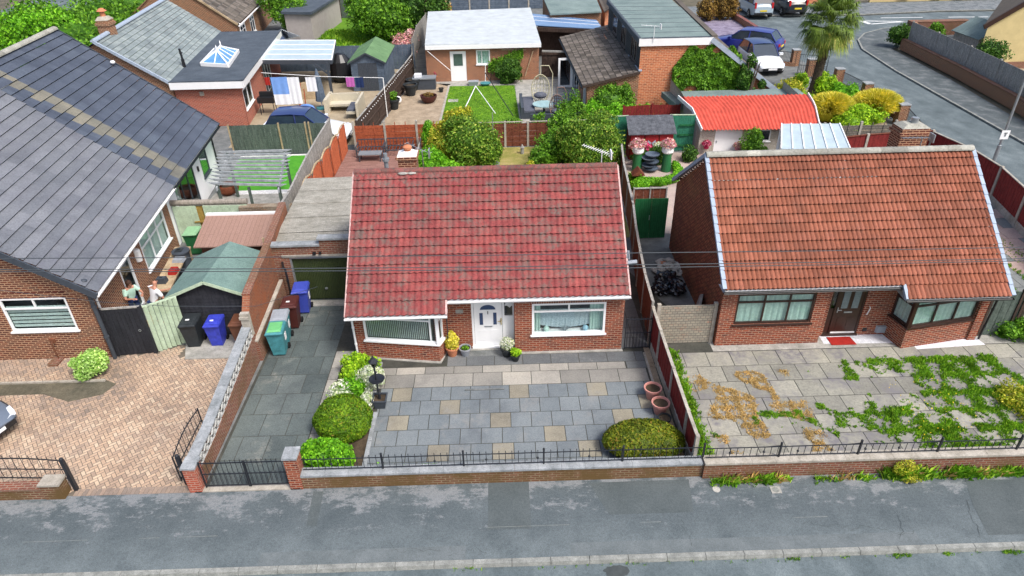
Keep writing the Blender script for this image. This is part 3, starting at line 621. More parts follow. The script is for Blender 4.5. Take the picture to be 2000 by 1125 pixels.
# left forecourt herringbone
M['blockpav']=tint('block_paving',[(0,(.2,.17,.15)),(.35,(.37,.27,.2)),(.7,(.48,.345,.245)),(1,(.53,.42,.31))],26,.4,.9,.2,((.42,.34,.28),.5,.7),.35)
b=MB(); w_,l_=.105,.21; ca,sa=math.cos(math.radians(38)),math.sin(math.radians(38))
def inpoly(x,y,P):
    c=False
    for (x0,y0),(x1,y1) in zip(P,P[1:]+P[:1]):
        if (y0>y)!=(y1>y) and x<(x1-x0)*(y-y0)/(y1-y0)+x0: c=not c
    return c
FC=[(-19.5,12.6),(-8.35,12.6),(-8.4,18.4),(-9.3,18.25),(-11.0,18.3),(-11.1,18.95),(-11.9,18.6),(-13.2,18.45),(-19.5,18.5)]
def herring(b,x0,x1,y0,y1,s=.105,gp=.0085):
    n=int(max(x1-x0,y1-y0)/s*1.1)
    cx,cy=(x0+x1)/2,(y0+y1)/2
    for i in range(-n,n):
        for j in range(-n,n):
            k=(i-j)%4
            if k==0: r=(i,j,2,1)
            elif k==3: r=(i,j,1,2) 
            else: continue
            X,Y=(r[0]+r[2]/2)*s,(r[1]+r[3]/2)*s; wx,wy=cx+X*ca-Y*sa,cy+X*sa+Y*ca
            if not inpoly(wx,wy,FC): continue
            q=[]
            for a,c in ((gp,gp),(r[2]*s-gp,gp),(r[2]*s-gp,r[3]*s-gp),(gp,r[3]*s-gp)):
                X,Y=r[0]*s+a,r[1]*s+c; q.append((cx+X*ca-Y*sa,cy+X*sa+Y*ca,.008))
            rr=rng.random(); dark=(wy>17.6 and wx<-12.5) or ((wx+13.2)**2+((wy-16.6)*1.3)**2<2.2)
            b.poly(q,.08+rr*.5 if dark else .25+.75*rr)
herring(b,-19.5,-8.3,12.4,19)
for k in range(27): b.poly([(-11.5+k*.115,12.42,.014),(-11.395+k*.115,12.42,.014),(-11.395+k*.115,12.66,.014),(-11.5+k*.115,12.66,.014)],.05+.2*rng.random())
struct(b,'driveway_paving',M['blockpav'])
b=MB(); b.poly([(-19.5,12.44,.002),(-8.3,12.44,.002),(-8.4,19.0,.002),(-19.5,19,.002)]); struct(b,'paving_bed_sand',speck('joint_sand',[(.3,(.10,.09,.075)),(.7,(.17,.14,.11))],2,30))
b=MB(); p=[G(362,703),G(460,700),G(478,650),G(365,655)]; b.prism([(q.x,q.y) for q in p],0,.05); struct(b,'concrete_pad',M['conc'])
b=MB(); b.prism([(-19,16.55),(-14.6,16.6),(-13.6,16.2),(-12.7,16.5),(-12.5,17.0),(-13,17.25),(-19,17.15)],0,.014); struct(b,'planting_bed',M['ground'])
b=MB(); 
for k in range(12): b.box(-18.9+k*.5,-18.42+k*.5,17.12,17.2,0,.07,rng.random())
for k in range(6): b.box(-19+k*.5,-18.52+k*.5,16.55,16.63,0,.07,rng.random())
struct(b,'bed_edging',M['post'])
# ================= building helpers =================
ZZ=Vector((0,0,1))
def wave(x,p=.2,a=.036): return a*(.5+.5*math.cos(2*PI*x/p))**.7
def wave2(x,p=.15,a=.022):
    t=(x/p)%1; return a*(math.sin(PI*min(t/.72,1))**.8) if t<.72 else -.02
def ridge(parent,p,q,mat,r=.13,n=None,L_=.45,label=None,name='ridge_tiles'):
    p,q=Vector(p),Vector(q); d=(q-p); N=n or int(d.length/L_); mb=MB(); d.normalize(); x=d.cross(ZZ).normalized(); y=x.cross(d)
    st=(Vector(q)-Vector(p)).length/N
    for k in range(N):
        a=p+d*st*k; b_=p+d*(st*k+st*.985); rr=rng.random(); A=[];B=[]; k1=r*(1+.03*rng.random())
        for j in range(9):
            t=PI*j/8; o=x*math.cos(t)*k1+y*(math.sin(t)*k1*.85); A.append(a+o); B.append(b_+o*1.04)
        mb.grid([A,B],[[rr]*8]); mb.poly(A[::-1],rr); mb.poly(B,rr)
    return mb.build(name,mat,parent,label=label)
def gutter(parent,p,q,mat,r=.055,name='gutter'):
    p,q=Vector(p),Vector(q); d=(q-p).normalized(); x=d.cross(ZZ).normalized(); mb=MB(); A=[];B=[];A2=[];B2=[]
    for j in range(9):
        t=PI+PI*j/8; o=x*math.cos(t)*r+ZZ*math.sin(t)*r; A.append(p+o);B.append(q+o); A2.append(p+o*.8);B2.append(q+o*.8)
    mb.grid([A,B]); mb.grid([A2,B2],flip=True); mb.poly(A); mb.poly(B[::-1])
    return mb.build(name,mat,parent)
def pipe(parent,pts,mat,r=.035,name='downpipe',label=None):
    mb=MB(); mb.tube(pts,r,8); p,q=Vector(pts[0]),Vector(pts[-1])
    for t in (.3,.7):
        c=Vector(pts[-2]).lerp(q,t); mb.tube([c+ZZ*.03,c-ZZ*.03],r*1.35,8)
    return mb.build(name,mat,parent,label=label)
def flowers(mb,c,r,n,size,sc=(1,1,1)):
    d=rng.normal(size=(n,3)); d/=np.linalg.norm(d,axis=1)[:,None]; d[:,2]=np.abs(d[:,2])*1.0
    mb.leaves(np.array(c)+d*r*np.array(sc)*(.6+.45*rng.random(n))[:,None],d,size,1.1,jit=.6)
# ================= centre bungalow =================
YF=18.05; YD=18.34; S1=.78; EY,EZ=17.8,2.36; RY,RZ=21.52,5.16
H1=thing('bungalow','red brick bungalow with mossy red tiled roof and white front door','house',(-.5,18.05,0))
XL,XR=-4.9,3.86
dl,dr=V(924,670,YD).x,V(1005,670,YD).x; wx0,wx1=V(1039,600,YF).x,V(1184,600,YF).x; wz0,wz1=V(1100,652,YF).z,V(1100,592,YF).z
wz1=min(wz1,2.0)
b=MB()
wall(b,(-2.1,YD,0),(1,0,0),dr+.01+2.1,2.2,[(dl+2.1,dr+2.1,0.0,1.95)]); wall(b,(dr+.01,YF,0),(1,0,0),XR-dr-.01,2.2,[(wx0-dr-.01,wx1-dr-.01,wz0,wz1)]); b.poly([(dr+.01,YD,0),(dr+.01,YF,0),(dr+.01,YF,2.2),(dr+.01,YD,2.2)]); b.poly([(-2.02,YF,0),(-2.1,YD,0),(-2.1,YD,2.2),(-2.02,YF,2.2)])
b.poly([(XR,YF,0),(XR,25.2,0),(XR,25.2,2.25),(XR,RY,RZ-.12),(XR,YF,2.35)])
b.poly([(XL,YF,0),(XL,YF,2.35),(XL,RY,RZ-.12),(XL,25.2,2.25),(XL,25.2,0)])
b.poly([(XR,25.2,0),(XL,25.2,0),(XL,25.2,2.25),(XR,25.2,2.25)])
# angled bay
A_=Vector((-4.62,18.02,0)); B_=Vector((-2.18,17.66,0)); C_=Vector((-2.02,18.05,0)); ub=(B_-A_).normalized(); nb=Vector((ub.y,-ub.x,0)); lb=(B_-A_).length
ur=(C_-B_).normalized(); nr_=Vector((ur.y,-ur.x,0)); lr=(C_-B_).length
bz0=.74; bz1=1.86
wall(b,(XL,YF,0),(1,0,0),.28,2.15); wall(b,A_,ub,lb,2.0,[(.02,lb,bz0,bz1)],nb); wall(b,B_,ur,lr,2.1,[(0,lr-.05,bz0,bz1)],nr_)
b.build('wall',M['brick_red'],H1)
b=MB(); b.box(wx0-.05,wx1+.05,YF-.004,YF+.05,wz1+.002,wz1+.2); b.build('soldier_course',M['soldier'],H1)
b=MB(); b.box(XR-.01,XR+.01,YF-.01,YF+.3,0,.1); b.build('plinth',M['conc'],H1)
# bay window
wn=window(H1,A_,ub,.02,lb,bz0,bz1,M['white'],M['glass'],(.9,),None,nb,.07,.0,True,None,label='angled bay window with vertical blinds')
f=MB(); 
for k in range(34):
    x=.12+k*.064; c=A_+ub*x-nb*.1; f.beam(c+ZZ*(bz0+.08),c+ZZ*(bz1-.06),.04,.004,up=ub+nb*.55)
f.build('vertical_blind',M['curtain'],wn)
T=MB(); T.beam(A_+ub*.02-nb*.03+ZZ*1.60,A_+ub*(lb*.9)-nb*.03+ZZ*1.60,.06,.05); T.build('transom',M['white'],wn)
window(H1,B_,ur,0,lr-.05,bz0,bz1,M['white'],M['glass'],(),.75,nr_,.05,.0,True)
f=MB(); f.beam(B_+ZZ*bz0,B_+ZZ*bz1,.1,.1); f.build('corner_post',M['white'],H1)
f=MB(); f.poly([A_-nb*.2+ZZ*(bz1+.0),B_-nb*.1+ZZ*bz1,C_+Vector((0,.3,bz1)),A_+Vector((0,.5,bz1))]); f.build('bay_ceiling',M['render'],H1)
# right window
wn=window(H1,(-2.02,YF,0),(1,0,0),wx0+2.02,wx1+2.02,wz0,wz1,M['white'],M['glass'],(),.74,None,.07,.0,True,None,label='white window with lace curtain and ornaments on the sill',trcols=(.5,))
f=MB(); 
lacem=plain('lace_curtain',(.42,.5,.54),.9,.1,.35,22)
xs=np.linspace(wx0+.25,wx1-.45,30); f.grid(np.array([[(x,YF+.22+.012*math.sin(x*40),wz0+.12+ (0.3*((x-wx0-1.1)/1.3)**2 if q==0 else 0)) if q==0 else (x,YF+.22,wz0+.85) for x in xs] for q in (0,1)])); f.build('lace_curtain',lacem,wn)
for a,c in ((wx0+.03,wx0+.28),(wx1-.5,wx1-.03)):
    f=MB(); xs=np.linspace(a,c,16); f.grid(np.array([[(x,YF+.17+.02*math.sin(x*60),zq) for x in xs] for zq in (wz0+.05,wz1-.05)])); f.build('curtain',M['curtain_green'],wn)
f=MB(); f.box(wx0,wx1,YF+.05,YF+.35,wz0-.02,wz0+.02); f.build('inner_sill',M['render'],wn)
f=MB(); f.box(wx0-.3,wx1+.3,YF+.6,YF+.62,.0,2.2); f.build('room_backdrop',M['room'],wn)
for k,(fx,s) in enumerate(((.2,'b'),(.46,'s'),(.74,'b'))):
    x=wx0+(wx1-wx0)*fx; f=MB()
    if s=='b': f.ball((x,YF+.13,wz0+.13),.1,8); f.lathe([(.05,0),(.03,.05)],(x,YF+.13,wz0+.02),10)
    else:
        for j in range(9):
            a=math.radians(40+j*12.5); f.beam((x,YF+.13,wz0+.03),(x+.2*math.cos(a),YF+.13,wz0+.03+.22*math.sin(a)),.03,.01)
    single(f,'ornament' if s=='b' else 'fan_ornament',plain('ornament_glass_%d'%k,[(.45,.62,.55),(.25,.3,.33),(.3,.5,.62)][k],.25,.6,.1),(x,YF+.13,wz0+.02),['round pale green ornament on the left of the window sill','grey fan shaped ornament in the middle of the window sill','round pale blue ornament on the right of the window sill'][k],'ornament',smooth=(s=='b'))
# door and sidelight
D=MB(); zt=1.95; dm=dl+(dr-dl)*.745
D.box(dl,dl+.07,YD+.01,YD+.09,.1,zt).box(dm-.03,dm+.04,YD+.011,YD+.09,.1,zt).box(dr-.05,dr,YD+.01,YD+.09,.1,zt).box(dl+.07,dr-.05,YD+.012,YD+.09,zt-.07,zt).box(dl-.02,dr,YD-.06,YD+.1,.03,.1)
do=D.build('door_frame',M['white'],H1)
D=MB(); x0,x1=dl+.07,dm-.03; D.box(x0+.01,x1-.01,YD+.03,YD+.075,.11,zt-.08); wdt=x1-x0
for (a,c,e,g_) in ((.14,.42,.2,.62),(.58,.86,.2,.62)):
    D.box(x0+wdt*a,x0+wdt*c,YD+.022,YD+.03,.11+e,.11+g_)
door=D.build('door',M['white'],H1,label='white front door with arched light')
for (a,c) in ((.2,.32),(.68,.8)):
    q=MB(); q.box(x0+wdt*a,x0+wdt*c,YD+.02,YD+.032,.95,1.42); q.build('pane',M['glass_dark'] if 0 else plain('leaded_glass',(.03,.06,.14),.15,.7,.3,30),door)
q=MB(); pts=[(x0+wdt*(.5+.27*math.cos(t)),YD+.02,1.55+.18*math.sin(t)) for t in np.linspace(0,PI,12)]; q.extr(pts[::-1],(0,.012,0)); q.build('pane',MATS.setdefault('lg',plain('leaded_fan_glass',(.03,.06,.14),.15,.7,.3,30)),door)
q=MB(); q.box(x0+wdt*.36,x0+wdt*.64,YD+.012,YD+.03,.86,.9); q.build('letterbox',M['steel'],door)
q=MB(); q.box(x1-.06,x1-.03,YD-.01,YD+.03,.95,1.2); q.tube([(x1-.045,YD-.03,1.1),(x1-.16,YD-.03,1.1)],.012); q.build('handle',plain('brass',(.5,.38,.12),.3,.5,.1,5,.8),door)
q=MB(); q.tube([(x0+wdt*.5,YD+.01,1.38),(x0+wdt*.5,YD+.01,1.5)],.012); q.build('knocker',M['iron'],door)
q=MB(); q.box(dm+.04,dr-.05,YD+.03,YD+.07,.1,1.28); q.build('side_panel',M['white'],do)
q=MB(); q.box(dm+.05,dr-.06,YD+.04,YD+.05,1.3,zt-.08); q.build('pane',M['glass_dark'],do)
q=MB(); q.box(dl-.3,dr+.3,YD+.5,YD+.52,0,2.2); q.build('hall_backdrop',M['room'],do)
q=MB(); cx=(dm+dr)/2+.03
for j in range(7): q.tube([(cx-.12+.04*j,YD+.035,1.85),(cx-.1+.035*j,YD+.03,1.62+.03*abs(3-j))],.018,5)
q.box(cx-.15,cx+.15,YD+.03,YD+.04,1.68,1.74); q.build('hanging_ornament',M['render'],do)
q=MB(); a_=V(897,608,YD); q.box(a_.x-.12,a_.x+.12,YD-.02,YD,a_.z-.07,a_.z+.07); single(q,'name_plaque',M['conc'],(a_.x,YF,a_.z),'small grey stone plaque on the brick left of the front door','plaque')
# roof
def lich(rr,c,j,ti):
    n=mnoise.noise(Vector((c[0]*.55,c[1]*.9,3)))+.5*mnoise.noise(Vector((c[0]*2,c[1]*2,7)))
    return max(0,rr*.1) if n>.5+rr*.5 else .25+.75*rr
VL,VR=-4.95,3.93
b=MB(); nx=int((VR-VL)/.2*7)
roofpatch(b,(VL,EY,EZ),(VR,EY,EZ),(VL,RY,RZ),(VR,RY,RZ),15,lambda x:wave(x),nx,.05,.4,lich)
slp=(RZ-EZ)/(RY-EY); ey2=EY-.38; ez2=EZ-.38*slp
roofpatch(b,(VL,ey2,ez2),(-1.85,ey2,ez2),(VL,EY,EZ),(-1.85,EY,EZ),1,lambda x:wave(x),int(3.1/.2*7),.05,.4,lich)
roofpatch(b,(VR,25.6,1.9),(VL,25.6,1.9),(VR,RY,RZ),(VL,RY,RZ),15,lambda x:wave(x),int((VR-VL)/.2*4),.024,.4,lich)
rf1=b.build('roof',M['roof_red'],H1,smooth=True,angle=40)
b=MB()
for x in (VL-.02,VR+.02):
    b.beam((x,ey2-.02 if x<0 else EY-.02,(ez2 if x<0 else EZ)-.04),(x,RY,RZ-.03),.05,.13); b.beam((x,25.6,1.87),(x,RY,RZ-.03),.05,.13)
b.beam((-1.83,ey2-.02,ez2-.04),(-1.83,EY,EZ-.04),.05,.13)
b.build('verge',M['pink_trim'],rf1)
ridge(rf1,(VL,RY,RZ+.0),(VR,RY,RZ+.0),M['ridge_red'],.125)
b=MB(); xs=np.arange(VL+.02,VR-.02,.025); b.grid([[(x,RY-.13-.05*abs(math.sin(PI*(x-VL)/.2)),RZ-.045-.04*abs(math.sin(PI*(x-VL)/.2))) for x in xs],[(x,RY-.09,RZ+.02) for x in xs]],[[rng.random() for _ in xs]])
b.build('ridge_bedding',M['ridge_red'],rf1)
b=MB(); b.ball((-3.3,RY-.12,RZ-.03),.12,6,(1.5,1,.4)); b.ball((-3.0,RY-.12,RZ-.03),.1,6,(1.5,1,.4)); b.build('mortar_patch',M['conc'],rf1)
b=MB(); b.box(-1.85,VR,EY+.02,EY+.05,EZ-.2,EZ-.03); b.box(VL,-1.85,ey2+.04,ey2+.07,ez2-.17,ez2-.03); b.box(-1.85,-1.82,ey2+.05,EY+.04,ez2-.17,ez2-.02);
b.poly([(-1.85,EY+.05,EZ-.2),(VR,EY+.05,EZ-.2),(VR,YD,EZ-.2),(-1.85,YD,EZ-.2)]); b.poly([(VL,ey2+.07,ez2-.17),(-1.85,ey2+.07,ez2-.17),(-1.85,YF,ez2-.17),(VL,YF,ez2-.17)]); b.build('fascia',M['white'],H1)
gutter(H1,(-1.9,EY-.05,EZ-.07),(VR+.05,EY-.05,EZ-.07),M['white'],.06)
gutter(H1,(VL-.05,ey2-.05,ez2-.07),(-1.8,ey2-.05,ez2-.07),M['white'],.06)
pipe(H1,[(VL+.02,ey2-.03,ez2-.1),(-4.93,YF-.1,ez2-.3),(-4.93,YF-.06,.1)],M['white'],.035)
pipe(H1,[(-1.86,EY-.05,EZ-.1),(-1.86,YF-.3,EZ-.3),(-1.9,YF-.08,.3)],M['black'],.018)
# chimney, flue, aerials (on the rear slope)
ch=MB(); ch.box(-3.6,-2.96,22.45,23.05,3.9,5.2,.5).box(-3.66,-2.9,22.39,23.11,5.2,5.3,.4)
co=ch.build('chimney',M['brick_left'],H1)
q=MB(); q.hexa([(-3.62,22.43,5.3),(-2.94,22.43,5.3),(-2.94,23.07,5.3),(-3.62,23.07,5.3)],[(-3.4,22.62,5.42),(-3.12,22.62,5.42),(-3.12,22.9,5.42),(-3.4,22.9,5.42)]); q.build('flaunching',M['render'],co)
q=MB(); q.lathe([(.11,5.38),(.12,5.46),(.16,5.5),(.16,5.56),(.12,5.6),(.05,5.62)],(-3.26,22.76,0),16); q.build('chimney_pot',M['terracotta'],co,smooth=True,angle=40)
q=MB(); q.tube([(-3.93,22.0,4.7),(-3.93,22.0,5.35)],.075,12).tube([(-3.93,22.0,5.35),(-3.93,22.0,5.45)],.12,12).tube([(-3.93,22.0,5.45),(-3.93,22.0,5.62)],.07,12); q.build('flue_pipe',M['grey_metal'],H1)
def aerial(name,label,base,h,dirv,n=9,el=.22,mat='steel',loop=True):
    b=MB(); base=Vector(base); top=base+ZZ*h; b.tube([base,top],.018,6); d=Vector(dirv).normalized(); s=d.cross(ZZ).normalized(); 
    p0=top-d*.35; p1=top+d*.75; b.tube([p0,p1],.012,5)
    for k in range(n):
        c=p0.lerp(p1,k/(n-1)); b.tube([c-s*el*(1-.04*k),c+s*el*(1-.04*k)],.008,4)
    if loop: b.box(p0.x-.02,p0.x+.02,p0.y-.16,p0.y+.16,p0.z-.14,p0.z+.14)
    return single(b,name,M[mat],base,label,'aerial')
q=WX(1185,322,3.5); aerial('tv_aerial','white many pronged television aerial behind the right end of the red roof',(3.55,22.5,4.3),1.0,(-.75,.5,.12),13,.2,'white')
aerial('tv_aerial','grey television aerial beside the squat brick chimney',(-2.75,22.7,4.2),1.25,(-.6,.5,.1),5,.14)
# ================= garage =================
GY=21.55; t=thing('garage','flat roofed garage with dark green up and over door','garage',(-6.7,GY,0))
gx0,gx1=-7.78,-5.55
b=MB(); wall(b,(-8.4,GY,0),(1,0,0),3.5,2.35,[(gx0+8.4,gx1+8.4,0,1.92)],rev=.15)
b.box(-8.4,-6.62,GY,GY+.2,2.35,2.38); b.box(-6.6,-4.97,GY,GY+.2,2.35,2.62)
b.poly([(-8.45,28,0),(-8.45,GY,0),(-8.45,GY,2.2),(-8.5,28,2.0)]); b.poly([(-5,28,0),(-8.45,28,0),(-8.45,28,2.05),(-5,28,2.05)])
b.build('wall',M['brick_garden'],t)
b=MB(); b.box(-8.47,-6.6,GY-.06,GY+.28,2.38,2.45); b.box(-6.66,-4.97,GY-.06,GY+.28,2.62,2.69); b.build('coping',M['coping'],t)
b=MB(); w0=WX(553,478,-8.45)
P=[]; nxx=110
for yy,zz_ in ((GY+.15,2.3),(24.8,2.22),(28.1,2.1)):
    xl=-8.05-(yy-GY)*.055
    P.append([(xl+(-4.95-xl)*i/nxx,yy,zz_+.018*math.sin(i*1.35)) for i in range(nxx+1)])
# sheets run across the garage: corrugations along x
b=MB(); nyy=130
for k in range(5):
    ya=GY+.12+k*1.32; yb=ya+1.4; P=[]
    for i in range(27):
        yy=ya+(yb-ya)*i/26; P.append([(xx,yy,2.16+.035*(k%2)*0+.012*math.sin(yy*2*PI/.15)+.02*(1-i/26)+.05*(xx+8.4)*.35) for xx in (-8.5-.035*(yy-GY),-4.96)])
    b.grid(P)
b.build('roof',M['asbestos'],t,smooth=True)
b=MB(); b.box(gx0-.25,gx1+.1,GY-.03,GY,1.93,2.03); b.build('lintel',M['post'],t)
b=MB(); b.box(gx0,gx0+.06,GY+.02,GY+.14,0,1.92).box(gx1-.06,gx1,GY+.02,GY+.14,0,1.92).box(gx0+.06,gx1-.06,GY+.02,GY+.14,1.85,1.92); b.build('door_frame',M['steel'],t)
b=MB(); n=34
P=[[(gx0+.06+(gx1-gx0-.12)*i/(n*4),GY+.1+(.012 if (i%4) in (1,2) else 0),z) for i in range(n*4+1)] for z in (.06,1.85)]; b.grid(P)
gd=b.build('garage_door',M['gar_green'],t)
b=MB(); cxg=(gx0+gx1)/2; b.box(cxg-.05,cxg+.05,GY+.05,GY+.1,.5,.56); b.build('handle',M['steel'],gd)
b=MB(); b.box(cxg-.2,cxg-.1,GY-.12,GY-.03,2.06,2.16).box(cxg+.02,cxg+.1,GY-.1,GY-.03,2.08,2.16); b.build('security_light',M['black'],t)
pipe(t,[(-8.05,GY-.02,1.75),(-7.95,GY-.3,1.7),(-7.9,GY-.3,1.6),(-7.9,GY-.3,.1)],M['black'],.04)
b=MB(); b.box(-7.8,-5.5,GY-.35,GY,0,.05); b.build('threshold',M['conc'],t)
# ================= right bungalow =================
XL,XR=7.02,15.8; VL,VR=6.95,15.92; EY,EZ=17.8,2.42; RY,RZ=21.48,5.45; YF=18.1; BY,BZ=25.2,3.0
H2=thing('bungalow','brown brick bungalow with orange tiled roof and dark brown door','house',(11.4,18.1,0))
YD=18.47; q0=V(1440,590,YF); q1=V(1592,628,YF); wx0,wx1=q0.x,V(1590,600,YF).x; wz0,wz1=V(1500,632,YF).z,min(2.2,V(1500,574,YF).z)
dl,dr=V(1606,650,YD).x,V(1672,650,YD).x; xs_=V(1597,665,YF).x
A_=Vector((V(1722,655,YD).x,YD,0)); B_=G(1758,681); C_=G(1884,662); B_.z=C_.z=0
bx=G(1906,662)
b=MB()
wall(b,(XL,YF,0),(1,0,0),xs_-XL,2.35,[(wx0-XL,wx1-XL,wz0,wz1)]); wall(b,(xs_,YD,0),(1,0,0),A_.x-xs_,2.35,[(dl-xs_,dr-xs_,.0,2.15)]); b.poly([(xs_,YF,0),(xs_,YD,0),(xs_,YD,2.35),(xs_,YF,2.35)])
u1=(B_-A_).normalized(); n1=Vector((u1.y,-u1.x,0)); l1=(B_-A_).length; u2=(C_-B_).normalized(); n2=Vector((u2.y,-u2.x,0)); l2=(C_-B_).length
bz0,bz1=.86,1.95
wall(b,A_,u1,l1,2.2,[(.06,l1,bz0,bz1)],n1); wall(b,B_,u2,l2,2.1,[(0,l2-.02,bz0,bz1)],n2)
wall(b,C_,(1,0,0),.08,2.1); b.box(C_.x+.02,XR,C_.y-.08,YF+.3,0,2.15)
b.poly([(XR,YF,0),(XR,25,0),(XR,25,2.95),(XR,RY,RZ-.15),(XR,YF,2.45)])
b.poly([(XR,25,0),(XL,25,0),(XL,25,2.95),(XR,25,2.95)])
b.build('wall',M['brick_red'],H2)
b=MB(); b.poly([(XL,YF,0),(XL,YF,2.45),(XL,RY,RZ-.12),(XL,25,2.95),(XL,25,0)]); b.build('side_wall',brick('side_wall_brick',(.42,.15,.08),(.24,.085,.05),(.06,.035,.025),(.30,.06,.045),bw=.24,bh=.09,ms=.018,stain=((.24,.13,.06),.7,.5,.85)),H2,label='brown brick side wall facing the passage')
b=MB(); b.box(wx0-.05,wx1+.05,YF-.004,YF+.05,wz1+.002,wz1+.17); b.build('soldier_course',M['soldier'],H2)
window(H2,(XL,YF,0),(1,0,0),wx0-XL,wx1-XL,wz0,wz1,M['brown_upvc'],M['glass'],(.36,.68),.72,None,.07,.02,True,M['curtain_green'],.1,label='dark brown framed window with pale curtains')
window(H2,A_,u1,.06,l1,bz0,bz1,M['brown_upvc'],M['glass'],(),.72,n1,.06,.0,True,M['curtain'],.08,label='narrow side window of the bay')
window(H2,B_,u2,0,l2-.02,bz0,bz1,M['brown_upvc'],M['glass'],(.36,.68),.72,n2,.06,.0,True,M['curtain_green'],.08,label='dark brown framed bay window')
b=MB(); b.beam(B_+ZZ*bz0,B_+ZZ*(bz1+.1),.12,.12); b.build('corner_post',M['brown_upvc'],H2)
# door
D=MB(); zt=2.14; dm=dl+(dr-dl)*.2
D.box(dl,dl+.06,YD+.02,YD+.09,.08,zt).box(dm-.03,dm+.04,YD+.02,YD+.09,.08,zt).box(dr-.06,dr,YD+.02,YD+.09,.08,zt).box(dl+.06,dr-.06,YD+.022,YD+.09,zt-.06,zt).box(dl-.02,dr+.02,YD-.05,YD+.1,.02,.08)
do=D.build('door_frame',M['brown_upvc'],H2)
D=MB(); x0,x1=dm+.04,dr-.06; wdt=x1-x0; D.box(x0,x1,YD+.04,YD+.08,.09,zt-.07)
for a,c in ((.14,.44),(.56,.86)): D.box(x0+wdt*a,x0+wdt*c,YD+.03,YD+.04,.3,.75)
door=D.build('door',M['brown_upvc'],do,label='dark brown front door with two glass strips')
for a,c in ((.16,.42),(.58,.84)):
    q=MB(); q.box(x0+wdt*a,x0+wdt*c,YD+.03,YD+.042,1.1,1.9); o=q.build('glass_strip',plain('grey_door_glass',(.16,.2,.22),.2,.6,.2,12),do)
q=MB(); q.box(x0+wdt*.34,x0+wdt*.66,YD+.02,YD+.04,.92,.97); q.build('letterbox',M['steel'],do)
q=MB(); q.box(x0+.03,x0+.06,YD+.01,YD+.04,.95,1.15).tube([(x0+.045,YD,1.05),(x0+.17,YD,1.05)],.012); q.build('handle',M['steel'],do)
q=MB(); q.box(x0,x1,YD+.02,YD+.05,.09,.14); q.build('weather_bar',M['white'],do)
q=MB(); q.box(dl+.06,dm-.03,YD+.05,YD+.07,.08,1.1); q.build('side_panel',M['brown_upvc'],do)
q=MB(); q.box(dl+.06,dm-.03,YD+.05,YD+.06,1.12,zt-.06); q.build('pane',M['glass_dark'],do)
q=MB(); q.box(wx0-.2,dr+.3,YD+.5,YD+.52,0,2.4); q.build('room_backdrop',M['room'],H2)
p=Vector((G(1641,664).x,18.12,0)); q=MB(); q.hexa([(p.x-.42,p.y-.2,.014),(p.x+.42,p.y-.2,.014),(p.x+.38,p.y+.24,.014),(p.x-.42,p.y+.24,.014)],[(p.x-.42,p.y-.2,.03),(p.x+.42,p.y-.2,.03),(p.x+.38,p.y+.24,.03),(p.x-.42,p.y+.24,.03)]); single(q,'doormat',M['red_mat'],(p.x,p.y,0),'red doormat in front of the dark brown front door','doormat')
a_=V(1695,605,YD); q=MB(); q.tube([(a_.x+.02,YD-.02,a_.z+.13),(a_.x+.02,YD-.08,a_.z+.12),(a_.x-.04,YD-.08,a_.z-.14),(a_.x-.04,YD-.02,a_.z-.16)],.018,8); q.build('grab_rail',M['white'],H2)
a_=V(1721,641,YD); q=MB(); q.prism([(a_.x-.16,YD-.08),(a_.x+.16,YD-.08),(a_.x+.2,YD),(a_.x-.2,YD)],a_.z-.14,a_.z+.12); q.build('flue_vent',M['plas_grey'],H2)
a_=V(1688,643,YD); q=MB(); q.box(a_.x-.06,a_.x+.06,YD-.04,YD,a_.z-.06,a_.z+.06); q.build('wall_vent',M['black'],H2)
# roof
b=MB(); L_=VR-VL
roofpatch(b,(VL,EY,EZ),(VR,EY,EZ),(VL,RY,RZ),(VR,RY,RZ),15,lambda x:wave2(x),int(L_/.15*7),.045,.3)
slp=(RZ-EZ)/(RY-EY); ey2=EY-.36; ez2=EZ-.36*slp; xj=V(1775,580,ey2).x
roofpatch(b,(xj,ey2,ez2),(VR,ey2,ez2),(xj,EY,EZ),(VR,EY,EZ),1,lambda x:wave2(x),int((VR-xj)/.15*7),.045,.3)
roofpatch(b,(VR,BY,BZ),(VL,BY,BZ),(VR,RY,RZ),(VL,RY,RZ),14,lambda x:wave2(x),int(L_/.15*3),.03,.3)
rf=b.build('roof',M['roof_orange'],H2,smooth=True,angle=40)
for x,lo in ((VL-.03,(EY,EZ)),(VR+.03,(ey2,ez2))):
    b=MB()
    n=15
    for k in range(n):
        t0,t1=k/n,(k+1.03)/n; P0=Vector((x,lo[0]+(RY-lo[0])*t0,lo[1]+(RZ-lo[1])*t0+.02)); P1=Vector((x,lo[0]+(RY-lo[0])*t1,lo[1]+(RZ-lo[1])*t1-.005)); b.beam(P0,P1,.13,.1,r=rng.random())
    b.build('front_verge',M['blue_trim'],rf)
b=MB(); b.beam((VL-.03,BY,BZ),(VL-.03,RY,RZ+.02),.12,.13); b.build('rear_verge',M['blue_trim'],rf)
b=MB(); b.beam((xj-.02,ey2,ez2-.02),(xj-.02,EY+.02,EZ),.1,.1); b.build('bay_verge',M['lead'],rf)
ridge(rf,(VL-.05,RY,RZ),(VR+.03,RY,RZ),M['ridge_grey'],.15)
b=MB(); b.box(VL,xj,EY+.02,EY+.05,EZ-.2,EZ-.04); b.poly([(VL,EY+.05,EZ-.2),(xj,EY+.05,EZ-.2),(xj,YD,EZ-.2),(VL,YD,EZ-.2)]); b.build('fascia',M['white'],H2)
b=MB(); b.poly([(xj,ey2+.07,ez2-.14),(VR,ey2+.07,ez2-.14),(VR,YF,ez2-.1),(xj,YF,ez2-.1)]); b.box(xj,VR,ey2+.04,ey2+.07,ez2-.14,ez2-.03); b.build('bay_soffit',M['white'],H2)
